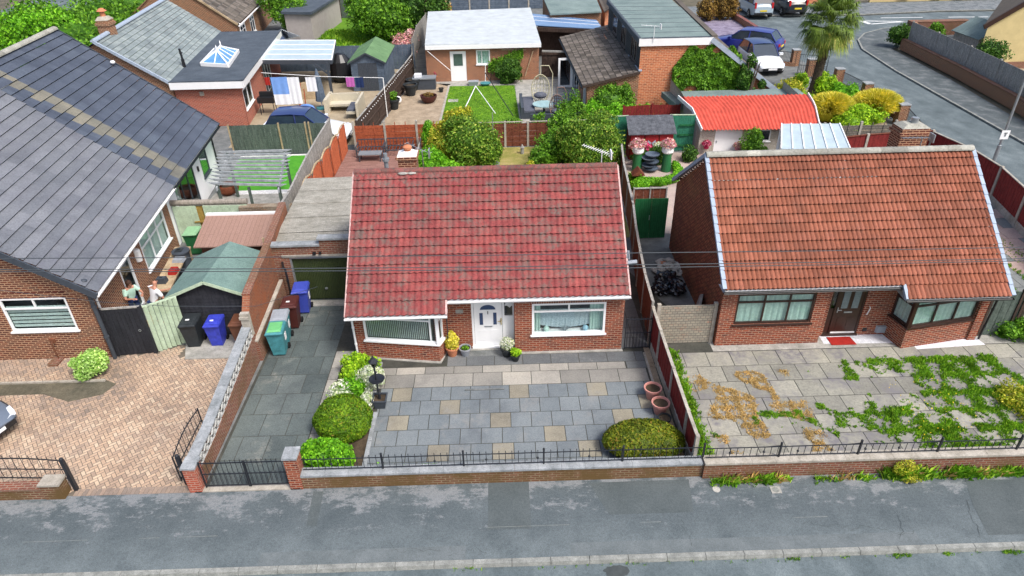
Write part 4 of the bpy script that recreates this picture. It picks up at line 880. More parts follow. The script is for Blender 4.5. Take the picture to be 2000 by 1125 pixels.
gutter(H2,(VL-.05,EY-.05,EZ-.08),(xj,EY-.05,EZ-.08),M['black'],.055); gutter(H2,(xj-.05,ey2-.05,ez2-.06),(VR+.05,ey2-.05,ez2-.06),M['black'],.055)
pipe(H2,[(XR+.05,ey2,ez2-.1),(XR+.12,YF-.2,ez2-.3),(XR+.12,YF-.1,.05)],M['black'],.035)
# brick chimney standing behind its ridge, seen right of the palm
p=V(1783,290,22.6); ch=MB(); ch.box(p.x-.5,p.x+.5,22.7,23.4,3.4,5.75,.5).box(p.x-.56,p.x+.56,22.64,23.46,5.5,5.6)
co=ch.build('chimney',M['brick_left'],H2)
q=MB(); q.hexa([(p.x-.5,22.7,5.75),(p.x+.5,22.7,5.75),(p.x+.5,23.4,5.75),(p.x-.5,23.4,5.75)],[(p.x-.3,22.85,5.87),(p.x+.3,22.85,5.87),(p.x+.3,23.25,5.87),(p.x-.3,23.25,5.87)]); q.build('flaunching',M['ridge_grey'],co)
q=MB(); q.tube([(p.x+.05,23.05,5.8),(p.x+.05,23.05,6.05)],.12,12); q.build('chimney_pot',M['steel'],co)
aerial('tv_aerial','flat grey television aerial just behind the grey ridge tiles near the brick chimney',(p.x-.1,22.1,4.9),.75,(-.9,-.1,.05),8,.14)
# ================= left building =================
def on(e,Y): return Vector((-12.72-(Y-18.2)*.108,Y,0))
WN=Vector((math.cos(.108),math.sin(.108),0)); WU=Vector((-math.sin(.108),math.cos(.108),0)); WP=Vector((-13.27,18.45,0))
def we(Y): return Vector((-13.27-(Y-18.45)*.108,Y,0))
YJ=26.35; YE=34.3
t=thing('bungalow','brown brick bungalow with pale grey shingle roof at the left','house',(-16,18.45,0))
LB=t
gw0,gw1=V(2,600,18.45).x,V(135,600,18.45).x
b=MB(); zb=V(70,646,18.45).z; ztp=V(70,582,18.45).z
ctr=-19.3
wall(b,(-25,18.45,0),(1,0,0),25-13.27,2.6,[(gw0+25,gw1+25,zb,ztp)])
b.poly([(-25,18.45,2.6),(-13.27,18.45,2.6),(-12.75,18.45,2.72),(ctr,18.4,7.1),(-25,18.4,3.3)])
p1=we(YJ); p0=WP
# side wall with a big window and a door
def su(px,py): 
    q=PL(px,py,WP,WN); return (q-WP).dot(WU),q.z
s0=su(292,533)[0]; s1=su(337,474)[0]; sz0=.72; sz1=2.12
d0=su(262,600)[0]; d1=su(284,590)[0]; d0=d1-1.02
wall(b,WP,WU,(p1-WP).length,2.72,[(s0,s1,sz0,sz1),(d0,d1,0,2.12)],WN)
b.build('wall',M['brick_left'],LB)
b=MB(); b.box(gw0-.02,gw1+.05,18.442,18.5,ztp+.002,ztp+.2); b.build('soldier_course',M['brick_left'],LB)
b=MB(); zz0=WP+WU*s0; b.beam(WP+WU*(s0-.1)+WN*.003+ZZ*2.25,WP+WU*(s1+.1)+WN*.003+ZZ*2.25,.02,.22); b.build('lintel',M['soldier'],LB)
wn=window(LB,(-25,18.45,0),(1,0,0),gw0+25,gw1+25,zb,ztp,M['white'],M['glass'],(),.68,None,.07,.0,True,None,trcols=(.5,),label='white gable window with slatted blind')
f=MB()
for k in range(6): f.box(gw0+.08,gw1-.08,18.53,18.535,zb+.12+k*.14,zb+.22+k*.14)
f.build('slatted_blind',M['curtain'],wn)
wn=window(LB,WP,WU,s0,s1,sz0,sz1,M['white'],M['glass'],(.36,.66),.68,WN,.08,.0,True,M['curtain'],.14,label='large white side window')  # full-width pale curtain added to imitate the pale reflection in the panes
f=MB(); f.box(0,0.01,0,0.01,0,0.01)
fw=MB(); q=WP+WU*(s0+.1)-WN*.5; fw.poly([q+ZZ*sz0,q+WU*(s1-s0)*.35+ZZ*sz0,q+WU*(s1-s0)*.35+ZZ*sz1,q+ZZ*sz1]); q=WP+WU*(s0+.7*(s1-s0))-WN*.5; fw.poly([q+ZZ*sz0,q+WU*.8+ZZ*sz0,q+WU*.8+ZZ*sz1,q+ZZ*sz1]); fw.build('curtain',M['curtain'],wn)
dw=window(LB,WP,WU,d0,d1,0.02,2.12,M['white'],M['glass'],(),None,WN,.1,.0,False,M['curtain'],.5,name='glazed_door',label='white glazed side door standing ajar')
# roof light
b=MB(); e0=on(0,18.1)+ZZ*2.78; e1=on(0,YJ)+ZZ*2.78; r0=Vector((ctr,18.0,7.2)); r1=Vector((-20.1,YJ+.1,7.62))
roofpatch(b,e0,e1,r0,r1,22,lambda x:0,60,.05,1.1)
b.grid([[r0,r1],[Vector((-26,18,2.8)),Vector((-27,YJ,2.8))]])
rf=b.build('roof',M['roof_slate'],LB)
b=MB(); d_=(r0-e0); b.beam(e0+Vector((0,-.06,-.1)),r0+Vector((0,-.06,-.1)),.05,.22); b.build('verge',M['anthracite'],rf)
b=MB(); b.beam(e0+Vector((-.08,0,-.14)),e1+Vector((-.08,0,-.14)),.04,.16); b.build('fascia',M['white'],LB)
gutter(LB,e0+Vector((.02,-.05,-.08)),e1+Vector((.02,0,-.08)),M['white'],.06)
pipe(LB,[e0+Vector((.02,.05,-.1)),WP+WN*.06+WU*.25+ZZ*2.3,WP+WN*.06+WU*.25+ZZ*.1],M['white'],.04)
p=Vector((-13.16,18.35,0)); pipe(LB,[p+ZZ*3.0,p+ZZ*.02],M['anthracite'],.065,label='thick dark grey downpipe at the gable corner')
b=MB(); b.lathe([(.07,2.9),(.11,2.95),(.11,3.08),(.05,3.12)],(p.x,p.y,0),12); b.build('hopper',M['anthracite'],LB)
q=V(103,664,18.45); b=MB(); b.tube([(q.x,18.4,.75),(q.x,18.33,.7),(q.x+.02,18.33,.05)],.025,6).box(q.x-.08,q.x+.08,18.38,18.45,.68,.82); b.build('waste_pipe',M['plas_brown'],LB)
b=MB(); b.box(q.x-.2,q.x+.12,18.0,18.42,.0,.1); b.build('drain_surround',M['brick_garden'],LB)
b=MB(); q=WP+WU*(s0-.55)+WN*.05; b.lathe([(.12,-.22),(.14,-.1),(.14,.2),(.1,.26)],(q.x,q.y,1.75),8); b.build('alarm_box',M['white'],LB)
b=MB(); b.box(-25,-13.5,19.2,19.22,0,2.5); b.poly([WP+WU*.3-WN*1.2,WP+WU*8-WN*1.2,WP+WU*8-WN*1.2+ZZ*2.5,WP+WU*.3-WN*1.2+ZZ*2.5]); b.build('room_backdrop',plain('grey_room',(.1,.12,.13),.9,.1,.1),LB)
# rendered half
t=thing('bungalow','white rendered bungalow with dark blue grey shingle roof','house',(-15,30,0)); LW=t
def sp(px,py):
    q=PL(px,py,p1,WN); return (q-p1).dot(WU),q.z
b=MB(); w1=sp(365,400)[0]; w1a=(sp(345,375)[0]); w2=sp(400,395)[0]; v1=sp(396,300)[0]; v2=sp(413,322)[0]; Lw=(we(YE)-p1).length
w1a=1.25; w2=4.1; v1=5.3; v2=6.5
wall(b,p1,WU,Lw,2.72,[(w1a,w2,.05,2.15),(v1,v2,.95,2.1)],WN)
q=we(YE); b.poly([q,(-27,YE-.6,0),(-27,YE-.6,2.8),(-21,YE,7.5),q+ZZ*2.72])
b.build('wall',M['render'],LW)
window(LW,p1,WU,w1a,w2,.05,2.15,M['anthracite'],M['glass'],(.33,.66),None,WN,.07,.0,False,M['curtain_green'],.9,name='patio_door',label='grey framed patio doors')
window(LW,p1,WU,v1,v2,.95,2.1,M['anthracite'],M['glass_blue'],(),None,WN,.07,.0,True,M['room'],.4)
for uu in (.6,4.65):
    q=p1+WU*uu+WN*.05+ZZ*1.7; b=MB(); b.tube([q-ZZ*.12,q+ZZ*.12],.05,8).box(q.x-.06,q.x,q.y-.03,q.y+.03,q.z-.04,q.z+.04); b.build('wall_light',M['black'],LW)
def darkf(rr,c,j,ti):
    t_=c[1]-(YJ+.75)
    if -.1<t_<.75 and ((j+int(t_>.3))%2==0 or t_>.25): return .82+.18*rr
    return rr*.78
b=MB(); e0=on(0,YJ)+ZZ*2.78; e1=on(0,YE)+ZZ*2.78; r0=Vector((-19.35,YJ-.0,7.6)); r1=Vector((-21.0,YE-.05,7.6))
r0=Vector((-20.1,YJ+.1,7.6))
roofpatch(b,e0,e1,r0,r1,20,lambda x:0,22,.05,.45,darkf)
b.grid([[r0,r1],[Vector((-26,YJ,2.8)),Vector((-28,YE,2.8))]])
rf=b.build('roof',M['roof_dark'],LW)
ridge(rf,r0,r1,M['ridge_grey'],.16)
b=MB(); b.beam(e1+Vector((0,.06,-.05)),r1+Vector((0,.06,-.05)),.05,.18); b.build('verge',M['anthracite'],rf)
b=MB(); b.beam(e0+Vector((-.08,0,-.14)),e1+Vector((-.08,0,-.14)),.04,.16); b.build('fascia',M['white'],LW)
gutter(LW,e0+Vector((.02,0,-.08)),e1+Vector((.02,0,-.08)),M['black'],.06)
q=we(YE-.3)+WN*.06; pipe(LW,[q+ZZ*2.6,q+ZZ*.1],M['black'],.04)
b=MB(); q=V(217,117,30); b.lathe([(.09,0),(.12,.06),(.08,.12)],(-18.6,YE-.4,6.05),10); b.build('roof_vent',M['white'],rf)
# ================= slate roofed house with flat roofed extension =================
t=thing('bungalow','brick house with pale slate roof and tall chimney beyond the dark roof','house',(-21,48,0)); L2=t
ya,yb=42.3,57.5; dx=.13
def ex(Y): return -20.2-(Y-42.3)*dx
rh=6.3; rr0=V(182,82,42.2); rr1=Vector((rr0.x-(yb-ya)*dx,yb,rr0.z))
b=MB()
b.poly([(-29,ya+.15,0),(ex(ya)+.05,ya+.15,0),(ex(ya)+.05,ya+.15,2.75),(rr0.x,ya+.15,rr0.z-.12),(-29,ya+.15,2.6)])
b.poly([(ex(ya),ya+.15,0),(ex(yb),yb,0),(ex(yb),yb,2.75),(ex(ya),ya+.15,2.75)])
b.poly([(ex(yb),yb-.1,0),(-31,yb-.1,0),(-31,yb-.1,2.7),(rr1.x,yb-.1,rr1.z-.12),(ex(yb),yb-.1,2.75)])
b.build('wall',M['brick_brown'],L2)
b=MB(); e0=Vector((ex(ya),ya,2.86)); e1=Vector((ex(yb),yb,2.86))
roofpatch(b,e0,e1,rr0,rr1,14,lambda x:0,44,.035,.35)
b.grid([[rr0,rr1],[Vector((rr0.x*2-e0.x,ya,2.8)),Vector((rr1.x*2-e1.x,yb,2.8))]])
rf=b.build('roof',M['roof_pale'],L2); ridge(rf,rr0,rr1,M['lead'],.17,L_=.6)
b=MB()
for k in range(14):
    a,c=e0.lerp(rr0,k/14),e0.lerp(rr0,(k+1.04)/14); b.beam(a+Vector((0,-.02,.0)),c+Vector((0,-.02,.03)),.12,.16,r=rng.random())
b.build('verge',M['lead'],rf)
p=V(213,68,45.0); b=MB(); zc=rr0.z; b.box(p.x-.36,p.x+.36,44.6,45.4,zc-1.2,zc+.75,.5).box(p.x-.43,p.x+.43,44.53,45.47,zc+.45,zc+.6)
co=b.build('chimney',M['brick_brown'],L2)
b=MB(); b.hexa([(p.x-.38,44.58,zc+.75),(p.x+.38,44.58,zc+.75),(p.x+.38,45.42,zc+.75),(p.x-.38,45.42,zc+.75)],[(p.x-.24,44.8,zc+.95),(p.x+.24,44.8,zc+.95),(p.x+.24,45.2,zc+.95),(p.x-.24,45.2,zc+.95)]); b.build('flaunching',M['post'],co)
b=MB(); b.lathe([(.17,zc+.9),(.15,zc+1.2),(.3,zc+1.25),(.12,zc+1.4),(.04,zc+1.42)],(p.x,45,0),14); b.build('chimney_pot',M['terracotta'],co)
b=MB(); b.poly([(p.x-.6,44.5,zc-.35),(p.x+.75,44.5,zc-.9),(p.x+.75,45.5,zc-.9),(p.x-.6,45.5,zc-.35)]); b.build('flashing',M['lead'],co)
q=V(357,118,46); b=MB(); b.tube([(q.x,46,q.z-.5),(q.x,46,q.z+.1)],.11,8).tube([(q.x,46,q.z+.1),(q.x-.03,46,q.z+.75)],.07,8).tube([(q.x,46,q.z+.45),(q.x,46,q.z+.52)],.12,8); b.build('flue_pipe',M['black'],L2)
t=thing('flat_roof_extension','bright red brick extension with dark flat roof and glass lantern','extension',(-18,49,0)); E2=t
FZ=2.86; x0,x1=-20.15,-15.85
b=MB()
b.poly([(x0,42.55,0),(-16,42.55,0),(-16,42.55,2.6),(x0,42.55,2.6)])
ul=Vector((-(57.-42.5)*.11,57-42.5,0)).normalized(); nl=Vector((ul.y,-ul.x,0)); OO=Vector((-16.0,42.5,0))
def se(px,py): q=PL(px,py,OO,nl); return (q-OO).dot(ul),q.z
a0,az=se(480,207);a1,_=se(496,192)
wall(b,OO,ul,14.5,2.6,[(a0,a1,.9,2.2),(6.9,9.6,0,2.15)],nl)
b.poly([(-17.6,57,0),(-21.5,57,0),(-21.5,57,2.6),(-17.6,57,2.6)])
b.build('wall',M['brick_new'],E2)
window(E2,OO,ul,a0,a1,.9,2.2,M['white'],M['glass'],(.5,),None,nl,.1,0,True,M['room'],.3)
window(E2,OO,ul,6.9,9.6,0,2.15,M['white'],M['glass'],(.33,.66),None,nl,.09,0,False,M['curtain'],.5,name='patio_door')
f0,f1,f2,f3=[(-20.25,42.25),(-15.7,42.25),(-17.35,57.2),(-22.1,57.2)]
b=MB(); b.prism([f0,f1,f2,f3],2.72,2.9); 
fr_=b.build('flat_roof',M['felt'],E2)
b=MB(); b.box(-20.2,-15.72,42.2,42.25,2.45,2.88); b.beam((-15.68,42.2,2.67),(-17.3,57.2,2.67),.05,.4); b.build('fascia',M['white'],E2)
b=MB(); b.beam((-15.7,42.22,2.92),(-17.33,57.2,2.92),.12,.06).beam((-20.2,42.25,2.92),(-15.7,42.25,2.92),.12,.06); b.build('roof_edge',M['felt'],E2)
# lantern
P=[G(393,126,3.0),G(446,129,3.0),G(466,100,3.0),G(420,97,3.0)]; c=sum(P,Vector())/4; ax=(P[3]+P[2]-P[0]-P[1])*.5
h0=c-ax*.16+ZZ*.62; h1=c+ax*.16+ZZ*.62
ln=MB()
for k in range(4): ln.beam(P[k]+ZZ*.02,P[(k+1)%4]+ZZ*.02,.12,.22)
for k,hh in zip(range(4),(h0,h0,h1,h1)): ln.beam(P[k]+ZZ*.1,hh,.1,.07)
ln.beam(h0,h1,.14,.1); 
for a,bb,hh in ((0,1,(h0,)),(2,3,(h1,)),(1,2,(h0,h1)),(3,0,(h1,h0))):
    ln.beam(P[a].lerp(P[bb],.5)+ZZ*.1,(hh[0] if len(hh)==1 else hh[0].lerp(hh[1],.5)),.06,.05)
    if len(hh)==2: ln.beam(P[a].lerp(P[bb],.25)+ZZ*.1,hh[0].lerp(hh[1],.1),.06,.05).beam(P[a].lerp(P[bb],.75)+ZZ*.1,hh[0].lerp(hh[1],.9),.06,.05)
ln.lathe([(.02,0),(.06,.08),(.03,.16),(.05,.22),(.01,.36)],h0,8).lathe([(.02,0),(.06,.08),(.03,.16),(.05,.22),(.01,.36)],h1,8)
lo=ln.build('roof_lantern',M['white'],E2)
bl=plain('blue_lantern_glass',(.10,.26,.5),.08,.9,.2,2)
for F in ((P[0],P[1],h0),(P[1],P[2],h1,h0),(P[2],P[3],h1),(P[3],P[0],h0,h1)):
    q=MB(); q.poly([v+ZZ*.08 if k<2 else v for k,v in enumerate(F)]); q.build('pane',bl,lo)
q=MB(); a_=V(394,183,42.5); q.box(a_.x-.12,a_.x+.12,42.47,42.55,a_.z-.12,a_.z+.12); q.build('wall_vent',M['post'],E2)
# ================= brown roofed house behind =================
t=thing('bungalow','brick house with dark brown tiled roof at the top left','house',(-24,64,0)); L3=t
e=Vector((-22.2,61.6,2.6)); 
b=MB(); eb=Vector((-24.3,80,2.6)); rg=Vector((-27.3,61.6,6.3)); rg2=Vector((-29.4,80,6.3))
b.poly([(-31,61.7,0),(-22.4,61.7,0),(-22.4,61.7,2.6),(-27.3,61.7,6.2),(-31,61.7,3.6)])
u3=Vector((-2.1,18.4,0)).normalized(); n3=Vector((u3.y,-u3.x,0)); wall(b,(-22.4,61.7,0),u3,18.5,2.6,[(1.2,3.4,.7,2.2),(5.5,7.5,.7,2.2)],n3)
b.build('wall',M['brick_brown'],L3)
for a0,a1 in ((1.2,3.4),(5.5,7.5)): window(L3,(-22.4,61.7,0),u3,a0,a1,.7,2.2,M['white'],M['glass_dark'],(.5,),.7,n3,.12,0,True,M['room'],.4)
b=MB(); roofpatch(b,e,eb,rg,rg2,12,lambda x:0,60,.04,.35); b.grid([[rg,rg2],[Vector((-32,61.6,2.6)),Vector((-34,80,2.6))]]); rf=b.build('roof',M['roof_brown'],L3)
b=MB(); b.beam(e,rg,.1,.15); b.build('verge',M['wood_tan'],rf); gutter(L3,e+Vector((.1,0,-.1)),eb+Vector((.1,0,-.1)),M['white'],.08); pipe(L3,[e+Vector((.05,.4,0)),(-22.3,62.2,2.2),(-22.3,62.2,.1)],M['white'],.06)
# ================= boundary walls, railings and gates at the street =================
def lowwall(name,label,x0,x1,y0,y1,h,mat,cop,th=.06,over=.03):
    t=thing(name,label,'wall',((x0+x1)/2,y0,0)); b=MB(); b.box(x0,x1,y0,y1,-.02,h-th); b.build('brickwork',mat,t)
    b=MB(); x=x0
    while x<x1-.02:
        xe=min(x+.62,x1); b.box(x+.004,xe-.002,y0-over,y1+over,h-th,h+.004*rng.random(),rng.random()); x=xe
    b.build('coping',cop,t); return t
lowwall('garden_wall','low mossy brown brick wall with grey coping in front of the patio',-5.45,5.1,12.44,12.68,.50,M['brick_moss'],M['coping'])
lowwall('garden_wall','low brick wall with rough pale coping and weeds at its foot, in front of the weedy slabs',5.1,20,12.36,12.62,.57,M['brick_garden'],M['post'])
lowwall('garden_wall','low dark brick wall at the bottom left beside the driveway entrance',-20,-12.15,12.36,12.58,.42,M['brick_moss'],M['brick_garden'])
def pillar(label,x0,x1,y0,y1,h,mat,cm,capn='cap',name='brick_pillar'):
    t=thing(name,label,'pillar',((x0+x1)/2,(y0+y1)/2,0)); b=MB(); b.box(x0,x1,y0,y1,-.02,h); b.build('brickwork',mat,t)
    b=MB(); b.box(x0-.03,x1+.03,y0-.03,y1+.03,h,h+.06); b.build(capn,cm,t); return t
pillar('brick gate pillar with grey cap between the gates and the patio wall',-5.78,-5.45,12.42,12.8,1.1,M['brick_red'],M['coping'])
pillar('bright brick pillar with grey cap at the street end of the lattice wall',-8.42,-8.1,12.42,12.8,.86,M['brick_new'],M['coping'])
pillar('short mossy brick pillar with a pale broken top at the left driveway entrance',-12.14,-11.65,12.34,12.66,.5,M['brick_moss'],M['post'])
# lattice wall rising towards the house
t=thing('lattice_wall','brick wall with pierced white screen blocks and grey coping beside the driveway','wall',(-8.25,15.4,0))
KN=[(12.8,.84),(14.0,.86),(15.5,1.06),(18.15,1.36)]
def xw(y): return -8.26-(y-12.4)*.012
b=MB()
for (y0,h0),(y1,h1) in zip(KN,KN[1:]): b.hexa([(xw(y0)-.11,y0,0),(xw(y0)+.12,y0,0),(xw(y1)+.12,y1,0),(xw(y1)-.11,y1,0)],[(xw(y0)-.11,y0,h0-.34),(xw(y0)+.12,y0,h0-.34),(xw(y1)+.12,y1,h1-.34),(xw(y1)-.11,y1,h1-.34)])
b.build('brickwork',M['brick_garden'],t)
b=MB(); c=MB(); sb=MB()
for (y0,h0),(y1,h1) in zip(KN,KN[1:]):
    n=max(1,int(round((y1-y0)/.6)))
    for k in range(n):
        a,e=k/n,(k+1)/n; ya,yb=y0+(y1-y0)*a,y0+(y1-y0)*e-.008; ha,hb=h0+(h1-h0)*a,h0+(h1-h0)*e
        c.hexa([(xw(ya)-.21,ya,ha-.06),(xw(ya)+.09,ya,ha-.06),(xw(yb)+.09,yb,hb-.06),(xw(yb)-.21,yb,hb-.06)],[(xw(ya)-.21,ya,ha),(xw(ya)+.09,ya,ha),(xw(yb)+.09,yb,hb),(xw(yb)-.21,yb,hb)],rng.random())
    m_=int((y1-y0)/.29)
    for k in range(m_):
        ya=y0+(y1-y0)*k/m_; yb=y0+(y1-y0)*(k+1)/m_; hh=h0+(h1-h0)*(k+.5)/m_; zc=hh-.2; s=(yb-ya)/2; yc=(ya+yb)/2
        for xo in (.085,):
            x=xw(yc)+xo; z0,z1=zc-.14,zc+.14
            sb.box(x-.02,x+.02,ya,ya+.02,z0,z1).box(x-.02,x+.02,ya,yb,z0,z0+.025)
            sb.beam((x,ya,z0),(x,yb,z1),.035,.028,up=(0,-1,1)).beam((x,ya,z1),(x,yb,z0),.035,.028,up=(0,1,1)).beam((x,yc-s*.3,zc),(x,yc+s*.3,zc),.035,.07)
c.build('coping',M['coping'],t); sb.build('screen_blocks',speck('screen_block',[(.3,(.36,.37,.36)),(.7,(.52,.53,.52))],3,30),t)
# tall boundary wall
t=thing('boundary_wall','tall brick wall between the driveway and the left garden, its end broken','wall',(-8.4,21,0))
TW=[(18.15,-8.36,1.75),(18.6,-8.37,2.2),(19.6,-8.4,2.3),(21.5,-8.47,2.42),(25.1,-8.85,2.45)]
b=MB()
for (y0,x0,h0),(y1,x1,h1) in zip(TW,TW[1:]): b.hexa([(x0-.11,y0,0),(x0+.13,y0,0),(x1+.13,y1,0),(x1-.11,y1,0)],[(x0-.11,y0,h0),(x0+.13,y0,h0),(x1+.13,y1,h1),(x1-.11,y1,h1)])
b.build('brickwork',brick('boundary_brick',(.27,.085,.045),(.17,.06,.04),(.24,.15,.1),(.38,.12,.05),stain=((.30,.10,.045),.6,.45,.7)),t)
b=MB()
for (y0,x0,h0),(y1,x1,h1) in zip(TW[1:],TW[2:]): b.beam((x0,y0,h0+.03),(x1,y1,h1+.03),.26,.06)
b.build('coping',M['brick_garden'],t)
b=MB()
for k in range(9):
    z=.95+.1*k; b.box(-8.52+.05*rng.random(),-8.22,18.0-.03*k*0+.06*rng.random(),18.2,z,z+.095,rng.random())
b.build('broken_end',M['post'],t)
b=MB(); b.hexa([(-8.25,18.0,.0),(-8.1,18.0,.0),(-8.08,21.4,.0),(-8.3,21.4,.0)],[(-8.25,18.0,.78),(-8.13,18.0,.74),(-8.13,21.4,1.02),(-8.3,21.4,1.06)]); b.build('sloping_plinth',M['brick_garden'],t)
b=MB(); b.beam((-8.17,18.0,.79),(-8.19,21.4,1.08),.13,.05); b.build('plinth_cap',M['post'],t)
# railings
def railing(name,label,x0,x1,y,z0,z1,nb,posts,curls=(),spk=True,cat='railing',stay=False):
    t=thing(name,label,cat,((x0+x1)/2,y,z0)); b=MB(); b.box(x0,x1,y-.01,y+.01,z1-.025,z1-.005); b.build('top_rail',M['iron'],t); b=MB(); b.box(x0,x1,y-.01,y+.01,z0+.04,z0+.06); b.build('bottom_rail',M['iron'],t)
    for k in range(nb):
        x=x0+(x1-x0)*(k+.5)/nb; b=MB(); b.tube([(x,y,z0+.05),(x,y,z1+(.05 if spk else -.01))],.0085,5)
        if spk: b.tube([(x,y,z1+.05),(x,y,z1+.09)],[.015,.002],5)
        if k in curls: b.ball((x,y,(z0+z1)/2),.035,4)
        b.build('bar',M['iron'],t)
    for x in posts:
        b=MB(); b.box(x-.022,x+.022,y-.022,y+.022,z0-.03,z1+.08); b.ball((x,y,z1+.11),.035,5)
        if stay: b.beam((x-.02,y+.02,z1),(x-.3,y+.35,z0),.015)
        b.build('post',M['iron'],t)
    return t
railing('railing','low black spiked railing on the wall in front of the patio',-5.4,5.05,12.6,.5,.92,62,[V(p,895,12.6).x for p in (745,905,1062,1216,1372)],tuple(range(4,62,8)))
railing('railing','low black railing on the wall in front of the weedy slabs',5.15,14.4,12.52,.57,.95,52,[V(p,870,12.5).x for p in (1527,1682,1837,1990)],tuple(range(3,52,5)),False,stay=True)
# double gate
def gate(name,label,p,q,z0,z1,n,cat='gate',scroll=True,mat='iron',arch=0,lock=False):
    p,q=Vector(p),Vector(q); d=q-p; t=thing(name,label,cat,p); f=MB()
    tp=[p+d*s+ZZ*(z1+arch*math.sin(PI*s)) for s in np.linspace(0,1,9)]
    for a,c in zip(tp,tp[1:]): f.beam(a,c,.02,.03)
    f.beam(p+ZZ*(z0+.06),q+ZZ*(z0+.06),.02,.03).beam(p+ZZ*z0,p+ZZ*(z1+.05),.03).beam(q+ZZ*z0,q+ZZ*(z1+.05),.03).beam(p+ZZ*(z0+(z1-z0)*.55),q+ZZ*(z0+(z1-z0)*.55),.02,.025)
    f.build('frame',M[mat],t)
    for k in range(n):
        s=(k+.5)/n; a=p+d*s; f=MB(); f.tube([a+ZZ*(z0+.06),a+ZZ*(z1+arch*math.sin(PI*s)+.07)],.008,5); f.tube([a+ZZ*(z1+arch*math.sin(PI*s)+.07),a+ZZ*(z1+arch*math.sin(PI*s)+.12)],[.014,.002],5)
        f.build('bar',M[mat],t)
    for k in range(n*2 if scroll else 0):
        if k%2: 
            a=p+d*((k+.5)/(n*2)); f=MB(); f.tube([a+ZZ*(z0+.06),a+ZZ*(z0+(z1-z0)*.55+.05)],.007,4); f.build('bar',M[mat],t)
    return t
gate('iron_gate','left leaf of the black spiked driveway gates',(-8.02,12.55,0),(-6.88,12.55,0),.05,.93,9)
gate('iron_gate','right leaf of the black spiked driveway gates, beside the brick pillar',(-6.84,12.55,0),(-5.82,12.55,0),.05,.93,8)
a_,c_=G(368,893,.2),G(405,808,.2)
gate('iron_gate','black iron gate leaf standing open against the lattice wall',(-8.75,12.75,0),(-8.78,14.6,0),.1,.95,9,scroll=False,arch=.12)
gate('iron_gate','black iron gate leaf behind the low wall at the bottom left',(-11.55,12.68,0),(-13.9,12.8,0),.35,1.05,10,scroll=False,arch=.08)
b=MB(); b.beam((-11.5,12.64,-.02),(-11.5,12.64,1.12),.09); b.ball((-11.5,12.64,1.15),.05,5); single(b,'gate_post',M['iron'],(-11.5,12.64,0),'thick black gate post beside the short mossy pillar','post')
b=MB(); b.beam((-8.62,12.75,0),(-8.62,12.75,1.0),.09); b.ball((-8.62,12.75,1.03),.05,5); single(b,'gate_post',M['iron'],(-8.62,12.75,0),'black gate post left of the bright brick pillar','post')
gate('iron_gate','tall black iron gate across the passage right of the front wall',(3.95,18.0,0),(4.8,18.0,0),.05,1.25,8)
# maroon fence between the forecourts
def panelfence(name,label,pts,mat,pm,tops,dirr='v',postw=.1,cap=None,kick=None,rails=None,gap=.0,bw=.12,cat='fence',side=1,group=None,step=None):
    """pts: polyline of posts; boards between them as one panel per bay"""
    t=thing(name,label,cat,(pts[0][0],pts[0][1],0),group)
    for i,(p,q) in enumerate(zip(pts,pts[1:])):
        p=Vector((p[0],p[1],0));q=Vector((q[0],q[1],0)); d=q-p; Ld=d.length; u=d.normalized(); n=Vector((u.y,-u.x,0))*side; h0,h1=tops[i],tops[i+1]; zb=kick or 0.03
        b=MB()
        if dirr=='v':
            m=max(2,int(Ld/bw))
            for k in range(m):
                a=p+u*(Ld*k/m+.004); c=p+u*(Ld*(k+1)/m-.002); hh=h0+(h1-h0)*(k+.5)/m-.02*rng.random(); o=n*(.008*(k%2))
                b.hexa([a+o+ZZ*zb,c+o+ZZ*zb,c+o-n*.02+ZZ*zb,a+o-n*.02+ZZ*zb] if side>0 else [c+o+ZZ*zb,a+o+ZZ*zb,a+o-n*.02+ZZ*zb,c+o-n*.02+ZZ*zb],[a+o+ZZ*hh,c+o+ZZ*hh,c+o-n*.02+ZZ*hh,a+o-n*.02+ZZ*hh] if side>0 else [c+o+ZZ*hh,a+o+ZZ*hh,a+o-n*.02+ZZ*hh,c+o-n*.02+ZZ*hh])
        else:
            m=int((min(h0,h1)-zb)/bw)
            for k in range(m):
                z=zb+k*bw; b.beam(p+ZZ*(z+bw*.48)+n*.012*(k%2),q+ZZ*(z+bw*.48)+n*.012*(k%2),.025,bw*.93)
            for s in (.02,.33,.66,.98): b.beam(p+d*s+n*.03+ZZ*zb,p+d*s+n*.03+ZZ*(min(h0,h1)),.04,.03,up=n)
        b.build('panel',mat,t)
        if rails:
            for rz in rails: b=MB(); b.beam(p+n*.05+ZZ*rz,q+n*.05+ZZ*(rz+(h1-h0)*.5),.05,.07); b.build('rail',rails_m.get(name,mat),t)
        if kick: b=MB(); b.beam(p+ZZ*kick/2,q+ZZ*kick/2,.05,kick); b.build('gravel_board',M['post'],t)
        if cap: b=MB(); b.beam(p+ZZ*(h0+.015),q+ZZ*(h1+.015),.09,.035); b.build('capping_rail',cap,t)
    for (x,y),h in zip([(p[0],p[1]) for p in pts],tops):
        b=MB(); b.box(x-postw/2,x+postw/2,y-postw/2,y+postw/2,-.02,h+.06); b.build('post',pm,t)
    return t
rails_m={}
ys=[12.75,13.7,15.4,17.1,18.25]
panelfence('panel_fence','dark red fence with pale capping between the two forecourts',[(4.93+(y-12.75)*-.015,y) for y in ys],M['wood_maroon'],M['post'],[1.15,1.17,1.28,1.4,1.5],cap=M['post'],kick=.28,side=-1)
panelfence('panel_fence','brown fence with timber rails running back between the two bungalows',[(4.87,18.45),(4.95,20.2),(5.1,22),(5.3,24),(5.54,25.9),(5.72,28.2),(5.9,30.5),(6.2,33)],M['wood_rust'],M['wood_grey'],[1.6]*8,cap=M['wood_grey'],side=-1,postw=.08)
